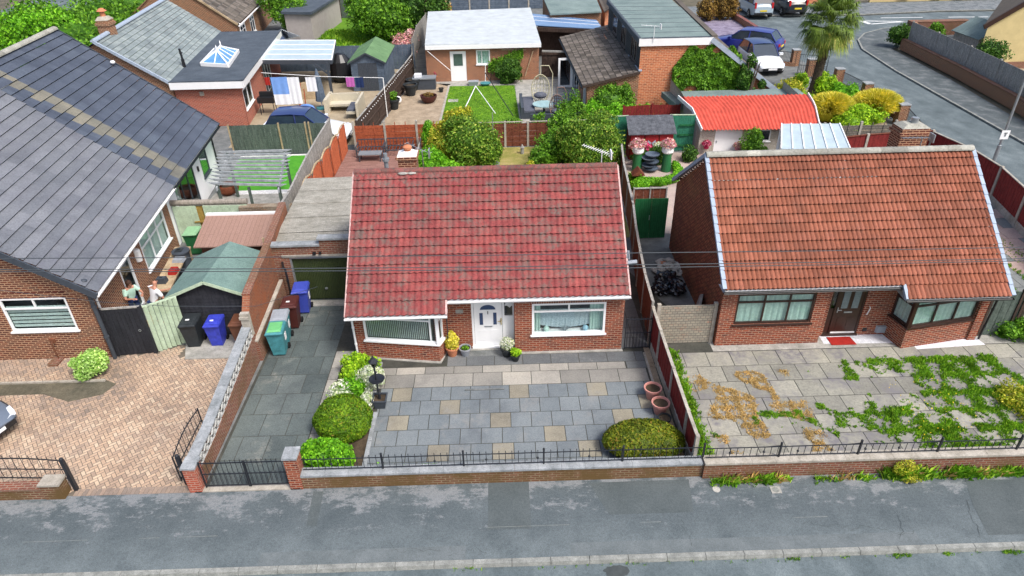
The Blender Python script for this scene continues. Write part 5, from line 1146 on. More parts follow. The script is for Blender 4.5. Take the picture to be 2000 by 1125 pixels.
# concrete panel fence
t=thing('concrete_fence','pale moulded concrete panel fence beside the orange roofed bungalow','fence',(6.1,18.3,0))
cm=brick('stone_effect_concrete',(.34,.31,.25),(.27,.25,.21),(.18,.17,.14),(.36,.22,.16),bw=.16,bh=.1,ms=.012)
for k in range(5): b=MB(); b.box(5.12,6.88,18.3,18.35,.02+k*.3,.31+k*.3); b.build('panel',cm,t)
for x in (5.06,6.93): b=MB(); b.box(x-.06,x+.06,18.27,18.39,-.02,1.6); b.build('post',M['post'],t)
# green double gate and the strip above
t=thing('timber_gate','dark green solid double gate across the passage','gate',(6.3,25.85,0))
for a,c in ((5.6,6.3),(6.31,7.0)):
    b=MB(); m=8
    for k in range(m): b.box(a+(c-a)*k/m+.003,a+(c-a)*(k+1)/m-.002,25.84,25.88,.03,1.88-.0)
    b.build('gate_leaf',M['green_paint'],t)
b=MB(); b.beam((6.25,25.82,.9),(6.25,25.82,1.12),.025); b.build('handle',M['steel'],t)
panelfence('panel_fence','low rust coloured fence just behind the dark green gate',[(5.6,26.3),(6.3,26.3),(7.0,26.3)],M['wood_rust'],M['wood_grey'],[2.15]*3,cap=M['wood_grey'],side=1,postw=.06,kick=.02)
# rubble, sacks and slab in the passage
def stone(mb,c,r):
    n=5; c=Vector(c); rings=[]; sc=Vector((1+.5*rng.random(),.8+.4*rng.random(),.5+.35*rng.random()))
    pts=[]
    for k in range(n+1):
        th=PI*k/n; ring=[]
        for j in range(7):
            ph=2*PI*j/7; d=Vector((max(.02,math.sin(th))*math.cos(ph),max(.02,math.sin(th))*math.sin(ph),-math.cos(th))); rr=r*(.75+.5*rng.random()) if 0<k<n else r*.8
            ring.append(c+Vector((d.x*sc.x,d.y*sc.y,d.z*sc.z))*rr)
        rings.append(mb.av(ring))
    for a,b_ in zip(rings,rings[1:]):
        for j in range(7): mb.face((a+j,a+(j+1)%7,b_+(j+1)%7,b_+j),rng.random())
p=G(1303,528); b=MB()
for k in range(70): a=rng.random()*6.3; r=.55*rng.random()**.6; stone(b,(p.x+math.cos(a)*r,p.y+math.sin(a)*r*1.2,.06+.38*(1-r/.6)*rng.random()+.04),.1)
single(b,'rubble_heap',speck('broken_concrete',[(.3,(.3,.29,.26)),(.7,(.52,.5,.46))],5,30),(p.x,p.y,0),'heap of pale broken concrete behind the black sacks','rubble')
sackm=plain('black_sack',(.008,.01,.015),.22,.6,.2,8)
for k,(px,py,r,lb) in enumerate(((1300,560,.42,'largest crumpled black sack in front of the rubble heap'),(1318,572,.36,'small black sack at the front right of the passage rubble'),(1290,572,.33,'small black sack at the front left of the passage rubble'))):
    p=G(px,py); b=MB(); P=[]
    for i in range(15):
        th=PI*i/14; row=[]
        for j in range(24):
            ph=2*PI*j/23; d=Vector((math.sin(th)*math.cos(ph),math.sin(th)*math.sin(ph),math.cos(th))); q=r*(1+.35*mnoise.noise(d*3.1+Vector((k*5,0,0)))+.2*mnoise.noise(d*8+Vector((k*5,0,0)))); row.append((p.x+d.x*q,p.y+d.y*q*1.1,max(.0,r*.72+d.z*q*.8)))
        P.append(row)
    b.grid(P); single(b,'rubbish_sack',sackm,(p.x,p.y,0),lb,'sack','black sacks in the passage')
p=G(1338,590); b=MB(); b.extr([(6.55,19.3,.02),(6.85,20.2,.02),(6.95,20.1,.75),(6.85,19.7,1.05),(6.7,19.3,.7)],(.09,.02,0)); single(b,'stone_slab',M['conc'],(6.7,19.7,0),'rough upright concrete slab leaning on the brown side wall','slab')
b=MB(); b.box(6.3,6.62,23.2,23.5,0,.2); single(b,'brick_block',M['terracotta'],(6.45,23.3,0),'lone red brick block on the passage floor behind the rubble','brick')
# timber gates at the left
t=thing('timber_gate','black boarded gate beside the left gable corner','gate',(-12.4,18.55,0))
A_,B_=Vector((-13.12,18.5,0)),Vector((-11.9,18.6,0)); u=(B_-A_).normalized()
b=MB(); m=9; Lg=(B_-A_).length
for k in range(m): b.beam(A_+u*(Lg*(k+.5)/m)+ZZ*.04,A_+u*(Lg*(k+.5)/m)+ZZ*1.86,Lg/m-.006,.03,up=(0,1,0))
b.build('gate_leaf',M['wood_black'],t)
for q in (A_,B_): b=MB(); b.beam(q,q+ZZ*1.92,.1); b.build('post',M['wood_black'],t)
b=MB(); b.beam(A_+ZZ*1.9,B_+ZZ*1.9,.07,.05); b.build('top_rail',M['wood_grey'],t)
b=MB(); q=A_+u*(Lg*.82)+Vector((0,-.05,1.0)); b.tube([q+Vector((.04*math.cos(a),0,.04*math.sin(a))) for a in np.linspace(0,6.28,9)],.01,5); b.build('ring_handle',M['steel'],t)
t=thing('timber_gate','pale green boarded gate leaf standing half open beside the black gate','gate',(-11.5,18.8,0))
A_,B_=Vector((-11.82,18.62,0)),Vector((-10.95,19.2,0)); u=(B_-A_).normalized(); m=7; Lg=(B_-A_).length
b=MB()
for k in range(m): b.beam(A_+u*(Lg*(k+.5)/m)+ZZ*.04,A_+u*(Lg*(k+.5)/m)+ZZ*1.85,Lg/m-.006,.03,up=(0,1,0))
b.build('gate_leaf',M['wood_mint'],t); b=MB(); b.beam(A_+ZZ*1.87,B_+ZZ*1.87,.06,.05); b.build('top_rail',M['wood_mint'],t)
# ================= sheds of the left garden =================
def shed(name,label,x0,x1,y0,y1,he,hr,wm_,rm,bm,door=None,over=.12,base=0,board=.13,dm_=None,cat='shed'):
    t=thing(name,label,cat,((x0+x1)/2,y0,base)); cx=(x0+x1)/2; b=MB()
    n=int(he/board)
    for k in range(n):
        z=base+k*board; o=.0
        for (xa,ya,xb,yb) in ((x0,y0,x1,y0),(x1,y0,x1,y1),(x1,y1,x0,y1),(x0,y1,x0,y0)):
            d=Vector((xb-xa,yb-ya,0)).normalized(); nn=Vector((d.y,-d.x,0)); a=Vector((xa,ya,z));c=Vector((xb,yb,z))
            b.poly([a+nn*.02,c+nn*.02,c+nn*.0+ZZ*board,a+nn*.0+ZZ*board]); b.poly([a-nn*.0,c,c+nn*.02,a+nn*.02])
    for yy,s in ((y0,-1),(y1,1)):
        z=n*board+base; m=int((hr-he)/board)+1
        b.extr([(x0,yy,z-.001),(x1,yy,z-.001),(x1,yy,he),(cx,yy,hr),(x0,yy,he)][::1],(0,.02*-s,0))
    b.build('wall',wm_,t)
    b=MB(); sl=(hr-he)/(cx-x0); 
    for sgn,xe in ((-1,x0-over),(1,x1+over)):
        ze=he-over*sl; P=[(xe,y0-over,ze),(cx,y0-over,hr),(cx,y1+over,hr),(xe,y1+over,ze)]; P=P if sgn>0 else P[::-1]
        b.extr([Vector(p)+ZZ*.05 for p in P],(0,0,-.04))
        for k in (1,2): 
            yy=y0+(y1-y0)*k/3; b.beam((xe,yy,ze+.055),(cx,yy,hr+.055),.03,.01)
    b.build('roof',rm,t)
    b=MB()
    for yy in (y0-over,y1+over):
        for xe in (x0-over,x1+over): b.beam((xe,yy,he-over*sl-.02),(cx,yy,hr-.02),.03,.11)
    b.build('bargeboard',bm,t)
    if door:
        for a,c in door:
            b=MB(); m=max(2,int((c-a)/.1))
            for k in range(m): b.box(a+(c-a)*k/m+.003,a+(c-a)*(k+1)/m-.003,y0-.045,y0-.022,base+.08,base+he*.95)
            dd=b.build('door',dm_ or wm_,t)
            b=MB(); b.box((a+c)/2-.04,(a+c)/2+.04,y0-.06,y0-.045,base+.95,base+1.0); b.build('latch',M['steel'],dd)
    return t
shed('garden_shed','black boarded shed with grey green felt roof and pale green bargeboards',-11.3,-8.72,19.5,22.0,1.75,2.3,M['wood_black'],M['felt_green'],M['wood_mint'],over=.14)
bpm=brick('brown_shed_cladding',(.30,.19,.155),(.28,.175,.14),(.2,.12,.1),bw=3.,bh=.17,ms=.008,vert=True)
t=thing('storage_shed','low brown plastic store with sloping ribbed lid and white back edge','shed',(-10.6,24.0,0))
b=MB(); b.box(-12.0,-9.25,23.9,25.4,0,1.35); b.poly([(-12,23.9,1.35),(-12,25.4,1.35),(-12,25.4,1.7)]); b.build('body',M['plas_brown'],t)
b=MB(); b.extr([(-12.15,23.6,1.32),(-9.1,23.6,1.32),(-9.15,25.5,1.78),(-12.2,25.5,1.78)],(0,0,.05)); b.build('lid',bpm,t)
b=MB(); b.box(-12.2,-9.15,25.45,25.6,1.74,1.9); b.build('back_edge',M['white'],t)
t=thing('timber_fence','pale green boarded fence with a missing board behind the green bin','fence',(-12.7,26.6,0))
b=MB()
for k in range(22):
    x=-14.1+k*.145
    if k in (7,8): continue
    b.box(x,x+.14,26.62,26.65,0,1.75-.02*rng.random())
b.build('boards',M['wood_mint'],t)
b=MB(); b.box(-13.2,-12.6,26.7,26.74,.0,1.7); b.beam((-13.3,26.6,1.0),(-12.5,26.6,1.05),.05); b.beam((-13.0,26.6,.5),(-12.5,26.6,.5),.05); b.build('bare_timber',speck('raw_yellow_timber',[(.3,(.22,.14,.03)),(.7,(.42,.29,.08))],3,14),t)
b=MB(); b.tube([(-14.2,26.75,1.85),(-10.9,26.75,1.85)],.13,10); b.build('thatch_roll',speck('reed_roll',[(.3,(.15,.13,.11)),(.7,(.35,.32,.28))],3,14,st=(8,1,1)),t)
b=MB(); b.box(-11.2,-9.0,26.4,26.75,0,1.72); single(b,'old_brick_wall',brick('old_crumbling_brick',(.20,.13,.08),(.13,.1,.08),(.24,.2,.15),(.3,.17,.09),stain=((.3,.26,.2),2,.45,.65)),(-10,26.5,0),'crumbling old brick wall behind the brown store','wall')
b=MB(); b.beam((-9.15,23.2,0),(-9.2,23.2,1.9),.07); single(b,'timber_stake',M['wood_tan'],(-9.15,23.2,0),'pale timber stake between the brown store and tall brick wall','stake')
# ================= bins =================
def bin_(label,px,py,rz,bm,lm,group=None,at=None,sticker=None,openlid=0,s=1.,lidlabel=None):
    p=at or G(px,py); t=thing('wheelie_bin',label,'bin',(p[0],p[1],0),group); T=Matrix.Translation((p[0],p[1],0))@Matrix.Rotation(rz,4,'Z')@Matrix.Scale(s,4)
    b=MB(T); b.hexa([(-.2,-.24,.06),(.2,-.24,.06),(.2,.24,.06),(-.2,.24,.06)],[(-.27,-.33,.96),(.27,-.33,.96),(.27,.33,.96),(-.27,.33,.96)]); b.box(-.285,.285,-.35,.35,.93,.985); b.box(-.14,.14,-.255,-.23,.1,.16); b.build('body',bm,t)
    b=MB(T); b.hexa([(-.29,-.37,.985),(.29,-.37,.985),(.29,.36,.985),(-.29,.36,.985)],[(-.26,-.33,1.03),(.26,-.33,1.03),(.25,.33,1.06),(-.25,.33,1.06)]); b.box(-.22,.22,-.4,-.365,.985,1.005); b.hexa([(-.2,-.25,1.035),(.2,-.25,1.035),(.2,.2,1.05),(-.2,.2,1.05)],[(-.17,-.2,1.06),(.17,-.2,1.06),(.17,.17,1.075),(-.17,.17,1.075)]); b.build('lid',lm,t,label=lidlabel)
    b=MB(T); b.tube([(-.24,.42,.99),(.24,.42,.99)],.02,8).box(-.25,-.22,.33,.43,.96,1.0).box(.22,.25,.33,.43,.96,1.0); b.build('handle',bm,t)
    for sx in (-1,1):
        b=MB(T); b.tube([(sx*.21,.23,.1),(sx*.27,.23,.1)],.1,14); b.build('wheel',M['rubber'],t)
        b=MB(T); b.tube([(sx*.27,.23,.1),(sx*.28,.23,.1)],.04,8)
    if sticker: b=MB(T); b.box(-.09,.03,-.1,-.03,1.062,1.078) if sticker!='side' else b.box(.262,.275,-.1,.08,.55,.8); b.build('sticker',M['white'],t)
    return t
bin_('black wheelie bin beside the pale green gate, first of three on the concrete pad',385,672,0.06+PI*0,M['plas_black'],M['plas_black'],'bins by the black shed',sticker='t')
bin_('bright blue wheelie bin between the black and brown bins by the black shed',430,670,0.03,M['plas_blue'],M['plas_blue'],'bins by the black shed',sticker='t',s=.93)
bin_('brown wheelie bin against the tall wall, in front of the black shed',478,668,0.0,M['plas_brown'],M['plas_brown'],'bins by the black shed',s=.93)
bin_('teal wheelie bin with bright green lid, nearest of the bins on the driveway',0,0,.08,M['plas_teal'],M['plas_teal'],'bins in the driveway',at=(-7.62,18.45),lidlabel=None,sticker='side')
b=MB(Matrix.Translation((-7.62,18.45,0))@Matrix.Rotation(.08,4,'Z')); b.hexa([(-.23,-.3,1.04),(.23,-.3,1.04),(.21,.25,1.07),(-.21,.25,1.07)],[(-.2,-.24,1.085),(.2,-.24,1.085),(.19,.2,1.095),(-.19,.2,1.095)]); b.build('green_lid_panel',M['plas_green'],bpy.data.objects['wheelie_bin.003'])
bin_('dark bin with pale grey lid behind the teal bin on the driveway',0,0,.1,M['plas_teal'],M['plas_grey'],'bins in the driveway',at=(-7.68,19.15),sticker='side')
bin_('maroon wheelie bin in front of the mid blue bin on the driveway',0,0,.08,M['plas_maroon'],M['plas_maroon'],'bins in the driveway',at=(-7.55,20.0),sticker='t')
bin_('mid blue wheelie bin nearest the dark green garage door',0,0,.1,M['plas_blue2'],M['plas_blue2'],'bins in the driveway',at=(-7.4,20.95),sticker='side')
bin_('green wheelie bin with faded pale lid beside the pale green fence',0,0,.05,M['plas_dgreen'],M['plas_mint'],None,at=(-13.1,25.7),s=1.02)
# ================= pots and planters =================
POT=[(.13,0),(.14,.02),(.2,.3),(.23,.3),(.235,.36),(.2,.36),(.19,.31)]
def pot(name,label,x,y,h,mat,prof=POT,plant=None,z=0,soil=True,cat='plant pot',group=None):
    s=h/.36; t=thing(name,label,cat,(x,y,z),group); b=MB(); b.lathe([(r*s,zz*s+z) for r,zz in prof],(x,y,0),22,cap=False); b.lathe([(prof[0][0]*s,z),(prof[0][0]*s*.99,z+.001)],(x,y,0),22); b.build('pot',mat,t,smooth=True,angle=40)
    if soil: b=MB(); b.lathe([(.001,z+.3*s),(.195*s,z+.3*s)],(x,y,0),22,cap=False); b.build('soil',M['earth'],t)
    if plant: 
        lm,bl,n,sz=plant; P,Nn=blob_pts([(x+q[0],y+q[1],z+q[2],q[3],q[4],q[5]) for q in bl],n,.2,3.); b=MB(); b.leaves(P,Nn,sz); b.build('foliage',lm,t)
    return t
p=G(1273,777); pot('plant_pot','large pink plastic pot of bare soil beside the dark red fence, farthest of two',p.x,p.y,.42,M['pink_pot'],group='pink pots by the red fence')
p=G(1288,806); pot('plant_pot','large pink plastic pot of bare soil beside the dark red fence, nearest of two',p.x,p.y,.42,M['pink_pot'],group='pink pots by the red fence')
p=G(1297,832); pot('plant_pot','low black pot behind the rusty green hedge at the red fence',p.x,p.y+.05,.3,M['plas_black'])
p=G(884,697); pot('potted_shrub','terracotta pot with golden leaved shrub left of the white front door',p.x,p.y+.1,.36,M['terracotta'],plant=(M['lf_gold'],[(0,0,.55,.24,.24,.28),(0,0,.8,.14,.14,.2)],1100,.045))
p=G(909,697); pot('plant_pot','small grey pot beside the terracotta pot',p.x,p.y+.1,.32,M['grey_pot'],plant=(M['lf_green'],[(0,0,.3,.14,.14,.05)],200,.03))
p=G(990,698); pot('potted_shrub','black pot with white flowers right of the white front door',p.x,p.y+.1,.34,M['plas_black'],plant=(M['fl_white'],[(0,0,.5,.24,.22,.22)],700,.035))
p=G(1007,706); pot('potted_shrub','small dark pot with lime green plant by the front wall',p.x,p.y+.05,.26,M['plas_black'],plant=(M['lf_lime'],[(0,0,.34,.17,.17,.14)],500,.04))
# lamp on a pole in a square planter
p=G(742,802); t=thing('garden_lamp','black garden lamp post with tray standing in a square grey planter','lamp',(p.x,p.y+.12,0)); x,y=p.x,p.y+.22
b=MB(); b.lathe([(.15,0),(.2,.3),(.22,.3),(.22,.34),(.18,.34),(.18,.29)],(x,y,0),4,False,sq=1.).lathe([(.15,0),(.15,.01)],(x,y,0),4,sq=1.); b.build('planter',M['anthracite'],t)
b=MB(); b.lathe([(.18,.28),(.001,.281)],(x,y,0),4,False,sq=1.); b.build('soil',M['earth'],t)
b=MB(); b.tube([(x,y,.28),(x,y,.5),(x-.01,y,.52),(x-.02,y,1.5)],[.045,.04,.032,.028],10)
for z in (.62,.95,1.3): b.tube([(x,y,z-.02),(x,y,z+.02)],.035,10)
b.build('pole',M['iron'],t)
b=MB(); b.lathe([(.05,1.0),(.22,1.02),(.24,1.06),(.22,1.04),(.04,1.03)],(x,y,0),20); b.build('tray',M['iron'],t,smooth=True)
b=MB(); b.lathe([(.05,1.5),(.12,1.68),(.05,1.52)],(x-.02,y,0),6,False); b.build('lantern_glass',M['glass_dark'],t)
b=MB(); b.lathe([(.14,1.68),(.15,1.71),(.05,1.82),(.02,1.9)],(x-.02,y,0),6)
for j in range(6): a=2*PI*j/6; b.tube([(x-.02+.05*math.cos(a),y+.05*math.sin(a),1.5),(x-.02+.12*math.cos(a),y+.12*math.sin(a),1.69)],.008,4)
b.build('lantern_frame',M['iron'],t)
# ================= front vegetation =================
def dome(label,c,r,h,mat,n,size,name='clipped_hedge',cat='hedge',core=.9):
    bl=[(c[0],c[1],h*.42,r[0],r[1],h*.58)]; mb=MB(); P,Nn=blob_pts(bl,n,.05,1.2,.14); mb.leaves(P,Nn,size,2.2,jit=.5); blobcore(mb,bl,core,12)
    return single(mb,name,mat,(c[0],c[1],0),label,cat)
dome('large rounded dark green conifer beside the driveway',(-4.72,14.55,0),(.82,.78),1.12,M['lf_conifer_g'],15000,.035)
dome('low domed rusty green conifer behind the railing at the red fence',(3.72,13.5,0),(1.12,.72),.78,M['lf_conifer'],13000,.035)
bush('shrub','bright green shrub behind the gate pillar and railing','shrub',M['lf_bright'],[(-5.0,13.25,.35,.62,.42,.5),(-4.55,13.1,.3,.4,.35,.45),(-5.35,13.45,.4,.35,.3,.45)],7000,.06)
bush('shrub','pale flowering shrub with white blossom beside the patio lamp','shrub',M['fl_white'],[(-4.3,16.45,.35,.45,.4,.42),(-5.05,15.9,.25,.5,.4,.35),(-4.25,15.7,.22,.22,.45,.3)],4200,.05)
bush('shrub','lime yellow shrub above the white blossom beside the drive','shrub',M['lf_lime'],[(-4.85,17.15,.35,.45,.4,.42),(-4.4,17.0,.35,.35,.35,.4),(-4.9,16.7,.3,.35,.3,.35)],4000,.055)
bush('shrub','fresh green shrub between the white blossom and the large conifer','shrub',M['lf_bright'],[(-4.7,16.1,.25,.45,.4,.4)],2400,.05)
bush('shrub','narrow strip of low green plants behind the railing in front of the patio','plants',M['lf_bright'],[(-3.5+k*.3,12.95,.08,.22,.1,.14) for k in range(6)],1600,.04,core=.5)
p=G(175,745); bush('shrub','rounded pale green variegated shrub in the left forecourt bed','shrub',M['lf_varieg'],[(p.x,p.y+.3,.45,.5,.42,.42),(p.x-.1,p.y+.15,.3,.42,.35,.3),(p.x+.15,p.y+.45,.5,.38,.35,.35)],5200,.055,stem=(.03,5,.2))
def tufts(name,label,cat,mat,pts,h,n=14,sp=.06,w=.012,kind='stuff',flat=.5):
    """grass: curved blades, many per tuft, as one mass"""
    mb=MB(); Q=[];R=[]
    for (x,y,z,s) in pts:
        m=max(3,int(n*s))
        for _ in range(m):
            a=rng.random()*6.283; rr=sp*s*math.sqrt(rng.random()); bx_,by_=x+rr*math.cos(a),y+rr*math.sin(a); hh=h*s*(.5+.7*rng.random()); a2=rng.random()*6.283; le=hh*flat*(.3+rng.random()); dx_,dy_=math.cos(a2)*le,math.sin(a2)*le; px_,py_=-math.sin(a2)*w*(1+s)/2,math.cos(a2)*w*(1+s)/2
            Q.append([(bx_-px_,by_-py_,z),(bx_+px_,by_+py_,z),(bx_+dx_*.4+px_,by_+dy_*.4+py_,z+hh*.7),(bx_+dx_,by_+dy_,z+hh)]); R.append(rng.random())
    A=np.array(Q); i=mb.N; mb.chunks.append(A.reshape(-1,3)); mb.N+=4*len(A); mb.f+=[(i+4*k,i+4*k+1,i+4*k+2,i+4*k+3) for k in range(len(A))]; mb.r+=R; mb.mi+=[0]*len(A)
    o=mb.build(name,mat); 
    if label: o['label']=label
    if cat: o['category']=cat
    if kind: o['kind']=kind
    return o
def npts(x0,x1,y0,y1,n,f,thr,z=.01,sc=1.,smin=.5):
    out=[]
    for _ in range(n):
        x,y=x0+(x1-x0)*rng.random(),y0+(y1-y0)*rng.random(); v=f(x,y)
        if v>thr: out.append((x,y,z,smin+sc*min(1,(v-thr)*2)*rng.random()))
    return out
# weeds in the slab joints of the right forecourt
def wf(x,y):
    n=mnoise.noise(Vector((x*.45,y*.6,2)))+.35*mnoise.noise(Vector((x*1.7,y*1.7,5))); g=(x-9.4)/6.; return n*.8+min(.85,max(-.8,g*.75))-max(0,(y-16.6))*.9
W_=[];D_=[]
def seg(x,y): return (math.sin(int(x*1.27)*12.99+int(y*1.28)*78.23)*43758.5)%1
for _ in range(26000):
    x,y=5.3+10.5*rng.random(),12.75+4.4*rng.random()
    if rng.random()<.78:
        if rng.random()<.5: k=round((x-5.35)/.79); x=5.35+k*.79+.3*(int((17-y)/.78)%2)+.07*rng.normal()*(1+rng.random())
        else: y=17.0-.78*round((17.0-y)/.78)+.06*rng.normal()*(1+rng.random())
        v=wf(x,y)+(seg(x,y)-.5)*.7+.45*mnoise.noise(Vector((x*3.3,y*3.3,6)))
    else: v=wf(x,y)-.42+.9*mnoise.noise(Vector((x*1.9,y*1.9,1)))
    if v>.22: W_.append((x,y,.01,.4+.9*min(1,v)*rng.random()))
for _ in range(9000):
    x,y=5.9+3.0*rng.random(),13.1+3.6*rng.random()
    if rng.random()<.8:
        if rng.random()<.5: x=5.35+.395*round((x-5.35)/.395)+.05*rng.normal()
        else: y=17.0-.39*round((17.0-y)/.39)+.05*rng.normal()
    if mnoise.noise(Vector((x*1.1,y*1.1,9)))>.12-.3*math.exp(-((x-7.3)**2+(y-15.2)**2)/1.2): D_.append((x,y,.01,.3+.5*rng.random()))
tufts('weeds','green weeds growing between the old slabs of the right forecourt','weeds',M['grass'],W_,.1,13,.06,.013)
tufts('dry_weeds','straw coloured dead weeds on the left of the right forecourt','weeds',M['grass_dry'],D_,.05,9,.07,.012,flat=1.5)
S_=[(4.98+(y-12.7)*.01+.6*rng.random()*rng.random()+.1,y,0.008,.6+.6*rng.random()) for y in 12.75+5.2*rng.random(2600)]
b=MB(); b.prism([(5.0,12.7),(5.42,12.7),(5.5,15),(5.4,18.2),(5.0,18.2)],0,.012); struct(b,'grass_verge',M['lawn'])
tufts('grass_strip','strip of green grass along the right side of the red fence','grass',M['grass'],S_,.11,10,.06,.014)
K_=[(x,9.93+.03*rng.normal(),-.1,.4+.5*rng.random()) for x in list(-9.9-.8*rng.random(50))+list(-10.9-.25*rng.random(20))+list(6.5+.3*rng.random(30))+list(9.0+.4*rng.random(50))+list(10.2+.15*rng.random(20))+list(11.6+.4*rng.random(60))+list(13*rng.random(60))+list(-1.4+.8*rng.random(20))]
tufts('kerb_weeds','small tufts of weed growing in the gutter along the kerb','weeds',M['grass'],K_,.06,8,.05,.01)
def wallweeds():
    P=[]
    for cx,cy,n,s in [(1395,935,60,.9),(1425,915,70,1.),(1490,925,130,1.1),(1440,925,60,.8),(1520,920,60,.7),(1590,915,90,.6),(1620,925,60,.7),(1665,912,90,.8),(1750,915,220,1.5),(1770,940,60,.9),(1800,915,110,.7),(1870,918,230,1.3),(1925,915,150,.9),(1965,915,160,1.),(1995,912,150,1.)]:
        c=G(cx,cy)
        for _ in range(int(n*.3)): P.append((c.x+.2*s*rng.normal(),min(12.33,12.25-abs(.07*rng.normal())),0,s*(.6+.5*rng.random())))
    return P
tufts('wall_weeds','tall green and yellow weeds along the foot of the right front wall','weeds',M['grass'],wallweeds(),.2,7,.07,.016,flat=.8)
tufts('dry_wall_weeds','dry straw coloured weeds mixed along the foot of the right front wall','weeds',M['grass_dry'],[(G(px,920).x+.25*rng.normal(),12.25-.1*rng.random(),0,.6+.8*rng.random()) for px in (1430,1460,1500,1640,1770,1860,1935) for _ in range(9)],.2,6,.05,.01,flat=.8)
p=G(1755,925); bush('weed_clump','tall yellow flowering weed leaning out over the pavement','weed',M['lf_yellow'],[(p.x,12.2,.3,.35,.14,.28),(p.x+.15,12.05,.12,.25,.15,.12)],900,.035,core=0)
p=G(1960,650); bush('shrub','leafy green shrub at the right end of the orange roofed bungalow','shrub',M['lf_green'],[(p.x,p.y-.1,.3,.55,.5,.4),(p.x+.6,p.y-.3,.35,.6,.6,.45),(p.x+.1,p.y+.6,.3,.4,.4,.35)],5500,.06)
p=G(1990,790); bush('shrub','tall yellowish green weeds at the far right of the weedy slabs','shrub',M['lf_yellow'],[(p.x,p.y,.2,.6,.7,.3),(p.x+.3,p.y-.8,.25,.6,.7,.35)],3500,.05,core=.4)
FL=[]
mb=MB()
for _ in range(140):
    x=11.5+2.2*rng.random(); y=13.4+2.6*rng.random(); mb.leaves(np.array([[x,y,.1+.05*rng.random()]]),np.array([[0,0,1.]]),.035,1.)
o=mb.build('yellow_flowers',plain('yellow_petals',(.7,.5,.03),.8,.1,.1)); tag(o,'tiny yellow flowers among the weeds of the right forecourt','flowers',None,'stuff')
# ================= back garden of the left plot =================
sheet('patio',[(-14.6,26.8),(-9.2,26.8),(-9.4,31.9),(-14.5,31.9)],M['conc'],.004)
sheet('artificial_lawn',[(-14.3,32.1),(-9.75,32.1),(-9.75,36.9),(-14.8,36.9)],M['turf'],.02)
b=MB(); b.prism([(-14.2,31.65),(-9.5,31.65),(-9.5,32.1),(-14.2,32.1)],0,.03); b.prism([(-9.75,32.1),(-9.5,32.1),(-9.5,37),(-9.75,37)],0,.03); b.prism([(-14.8,36.9),(-9.5,36.9),(-9.5,37.1),(-14.8,37.1)],0,.03); struct(b,'white_gravel',speck('white_gravel',[(.3,(.5,.5,.5)),(.7,(.8,.8,.8))],9,50,.9,.7,.5))
PW=speck('silvery_timber',[(.3,(.22,.245,.265)),(.7,(.42,.45,.47))],3,14,.85,.3,.4); t=thing('pergola','weathered grey timber pergola with pointed rafters over the patio','pergola',(-12,29,0))
PZ=2.2
a_,b_,c_,d_=G(425,365,PZ),G(545,368,PZ),G(556,300,PZ),G(445,303,PZ)
for q,pb in ((a_,G(428,395)),(b_,G(535,400)),(c_,G(568,378)),(d_,G(470,400))):
    b=MB(); b.beam((q.x,q.y,0),(q.x,q.y,PZ+.12),.11); b.build('post',M['wood_green'],t)
b=MB(); m_=a_.lerp(b_,.5); b.beam((m_.x,m_.y+.05,0),(m_.x,m_.y+.05,PZ),.1); b.build('post',M['wood_green'],t)
for q0,q1 in ((a_,d_),(b_,c_)): 
    e=(q1-q0).normalized(); b=MB(); b.beam(q0-e*.3,q1+e*.3,.05,.16); b.build('side_beam',PW,t)
N=10
for k in range(N):
    p=a_.lerp(d_,k/(N-1)); q=b_.lerp(c_,k/(N-1)); u=(q-p).normalized(); p0=p-u*.42+ZZ*.14; q0=q+u*.38+ZZ*.14; b=MB(); w=Vector((0,.025,0))
    b.extr([p0+ZZ*.07-w,p0+u*.28-ZZ*.04-w,q0-u*.28-ZZ*.04-w,q0+ZZ*.07-w],(0,.05,0)); b.build('rafter',PW,t)
p=G(448,378); pot('planter','low round rust brown planter under the pergola',p.x,p.y,.5,plain('rusty_steel',(.16,.05,.025),.8,.2,.4,8),prof=[(.2,0),(.34,.1),(.38,.2),(.34,.34),(.3,.36),(.28,.31)])
panelfence('board_fence','tall grey green boarded fence behind the pergola and lawn',[(-15.2,37.2),(-12.4,37.2),(-10.9,37.2),(-10.7,37.2),(-9.6,37.2)],M['wood_green'],M['wood_tan'],[1.75,1.78,1.8,1.8,1.78],bw=.16,side=1,postw=.08)
panelfence('board_fence','silvery weathered fence on top of the boundary beside the grey garage roof',[(-8.98,25.2),(-9.1,26.9),(-9.25,29),(-9.35,31.2),(-9.4,33.5),(-9.42,36.8)],M['wood_grey'],M['wood_grey'],[2.35,2.15,2.1,2.1,2.1,2.1],bw=.14,side=-1,postw=.1,cap=M['wood_grey'])
t=thing('trellis_fence','orange trellis fence with scalloped tops beside the decking','fence',(-8.8,33,0))
for k in range(5):
    y0=28.2+k*1.83; x=-9.0+.06*k; b=MB(); cp=MB()
    f=lambda s: 1.66+.13*math.sin(PI*s)**1.5
    n=14
    for j in range(n): 
        s0,s1=j/n,(j+1)/n
        cp.beam((x,y0+s0*1.8,f(s0)+.02),(x+.01,y0+s1*1.8,f(s1)+.02),.06,.05)
    for j in range(-9,18):
        s=j/16; P=[(s+u,.06+u*1.75) for u in np.linspace(0,1,13)]; P=[(a,z) for a,z in P if 0<=a<=1 and z<f(a)]
        if len(P)>1: b.beam((x,y0+P[0][0]*1.75,P[0][1]),(x,y0+P[-1][0]*1.75,P[-1][1]),.02,.075,up=(1,0,0))
    b.beam((x,y0,0),(x,y0,1.6),.05).beam((x,y0+1.75,0),(x,y0+1.75,1.6),.05)
    b.build('panel',M['wood_orange'],t); cp.build('capping',M['wood_tan'],t)
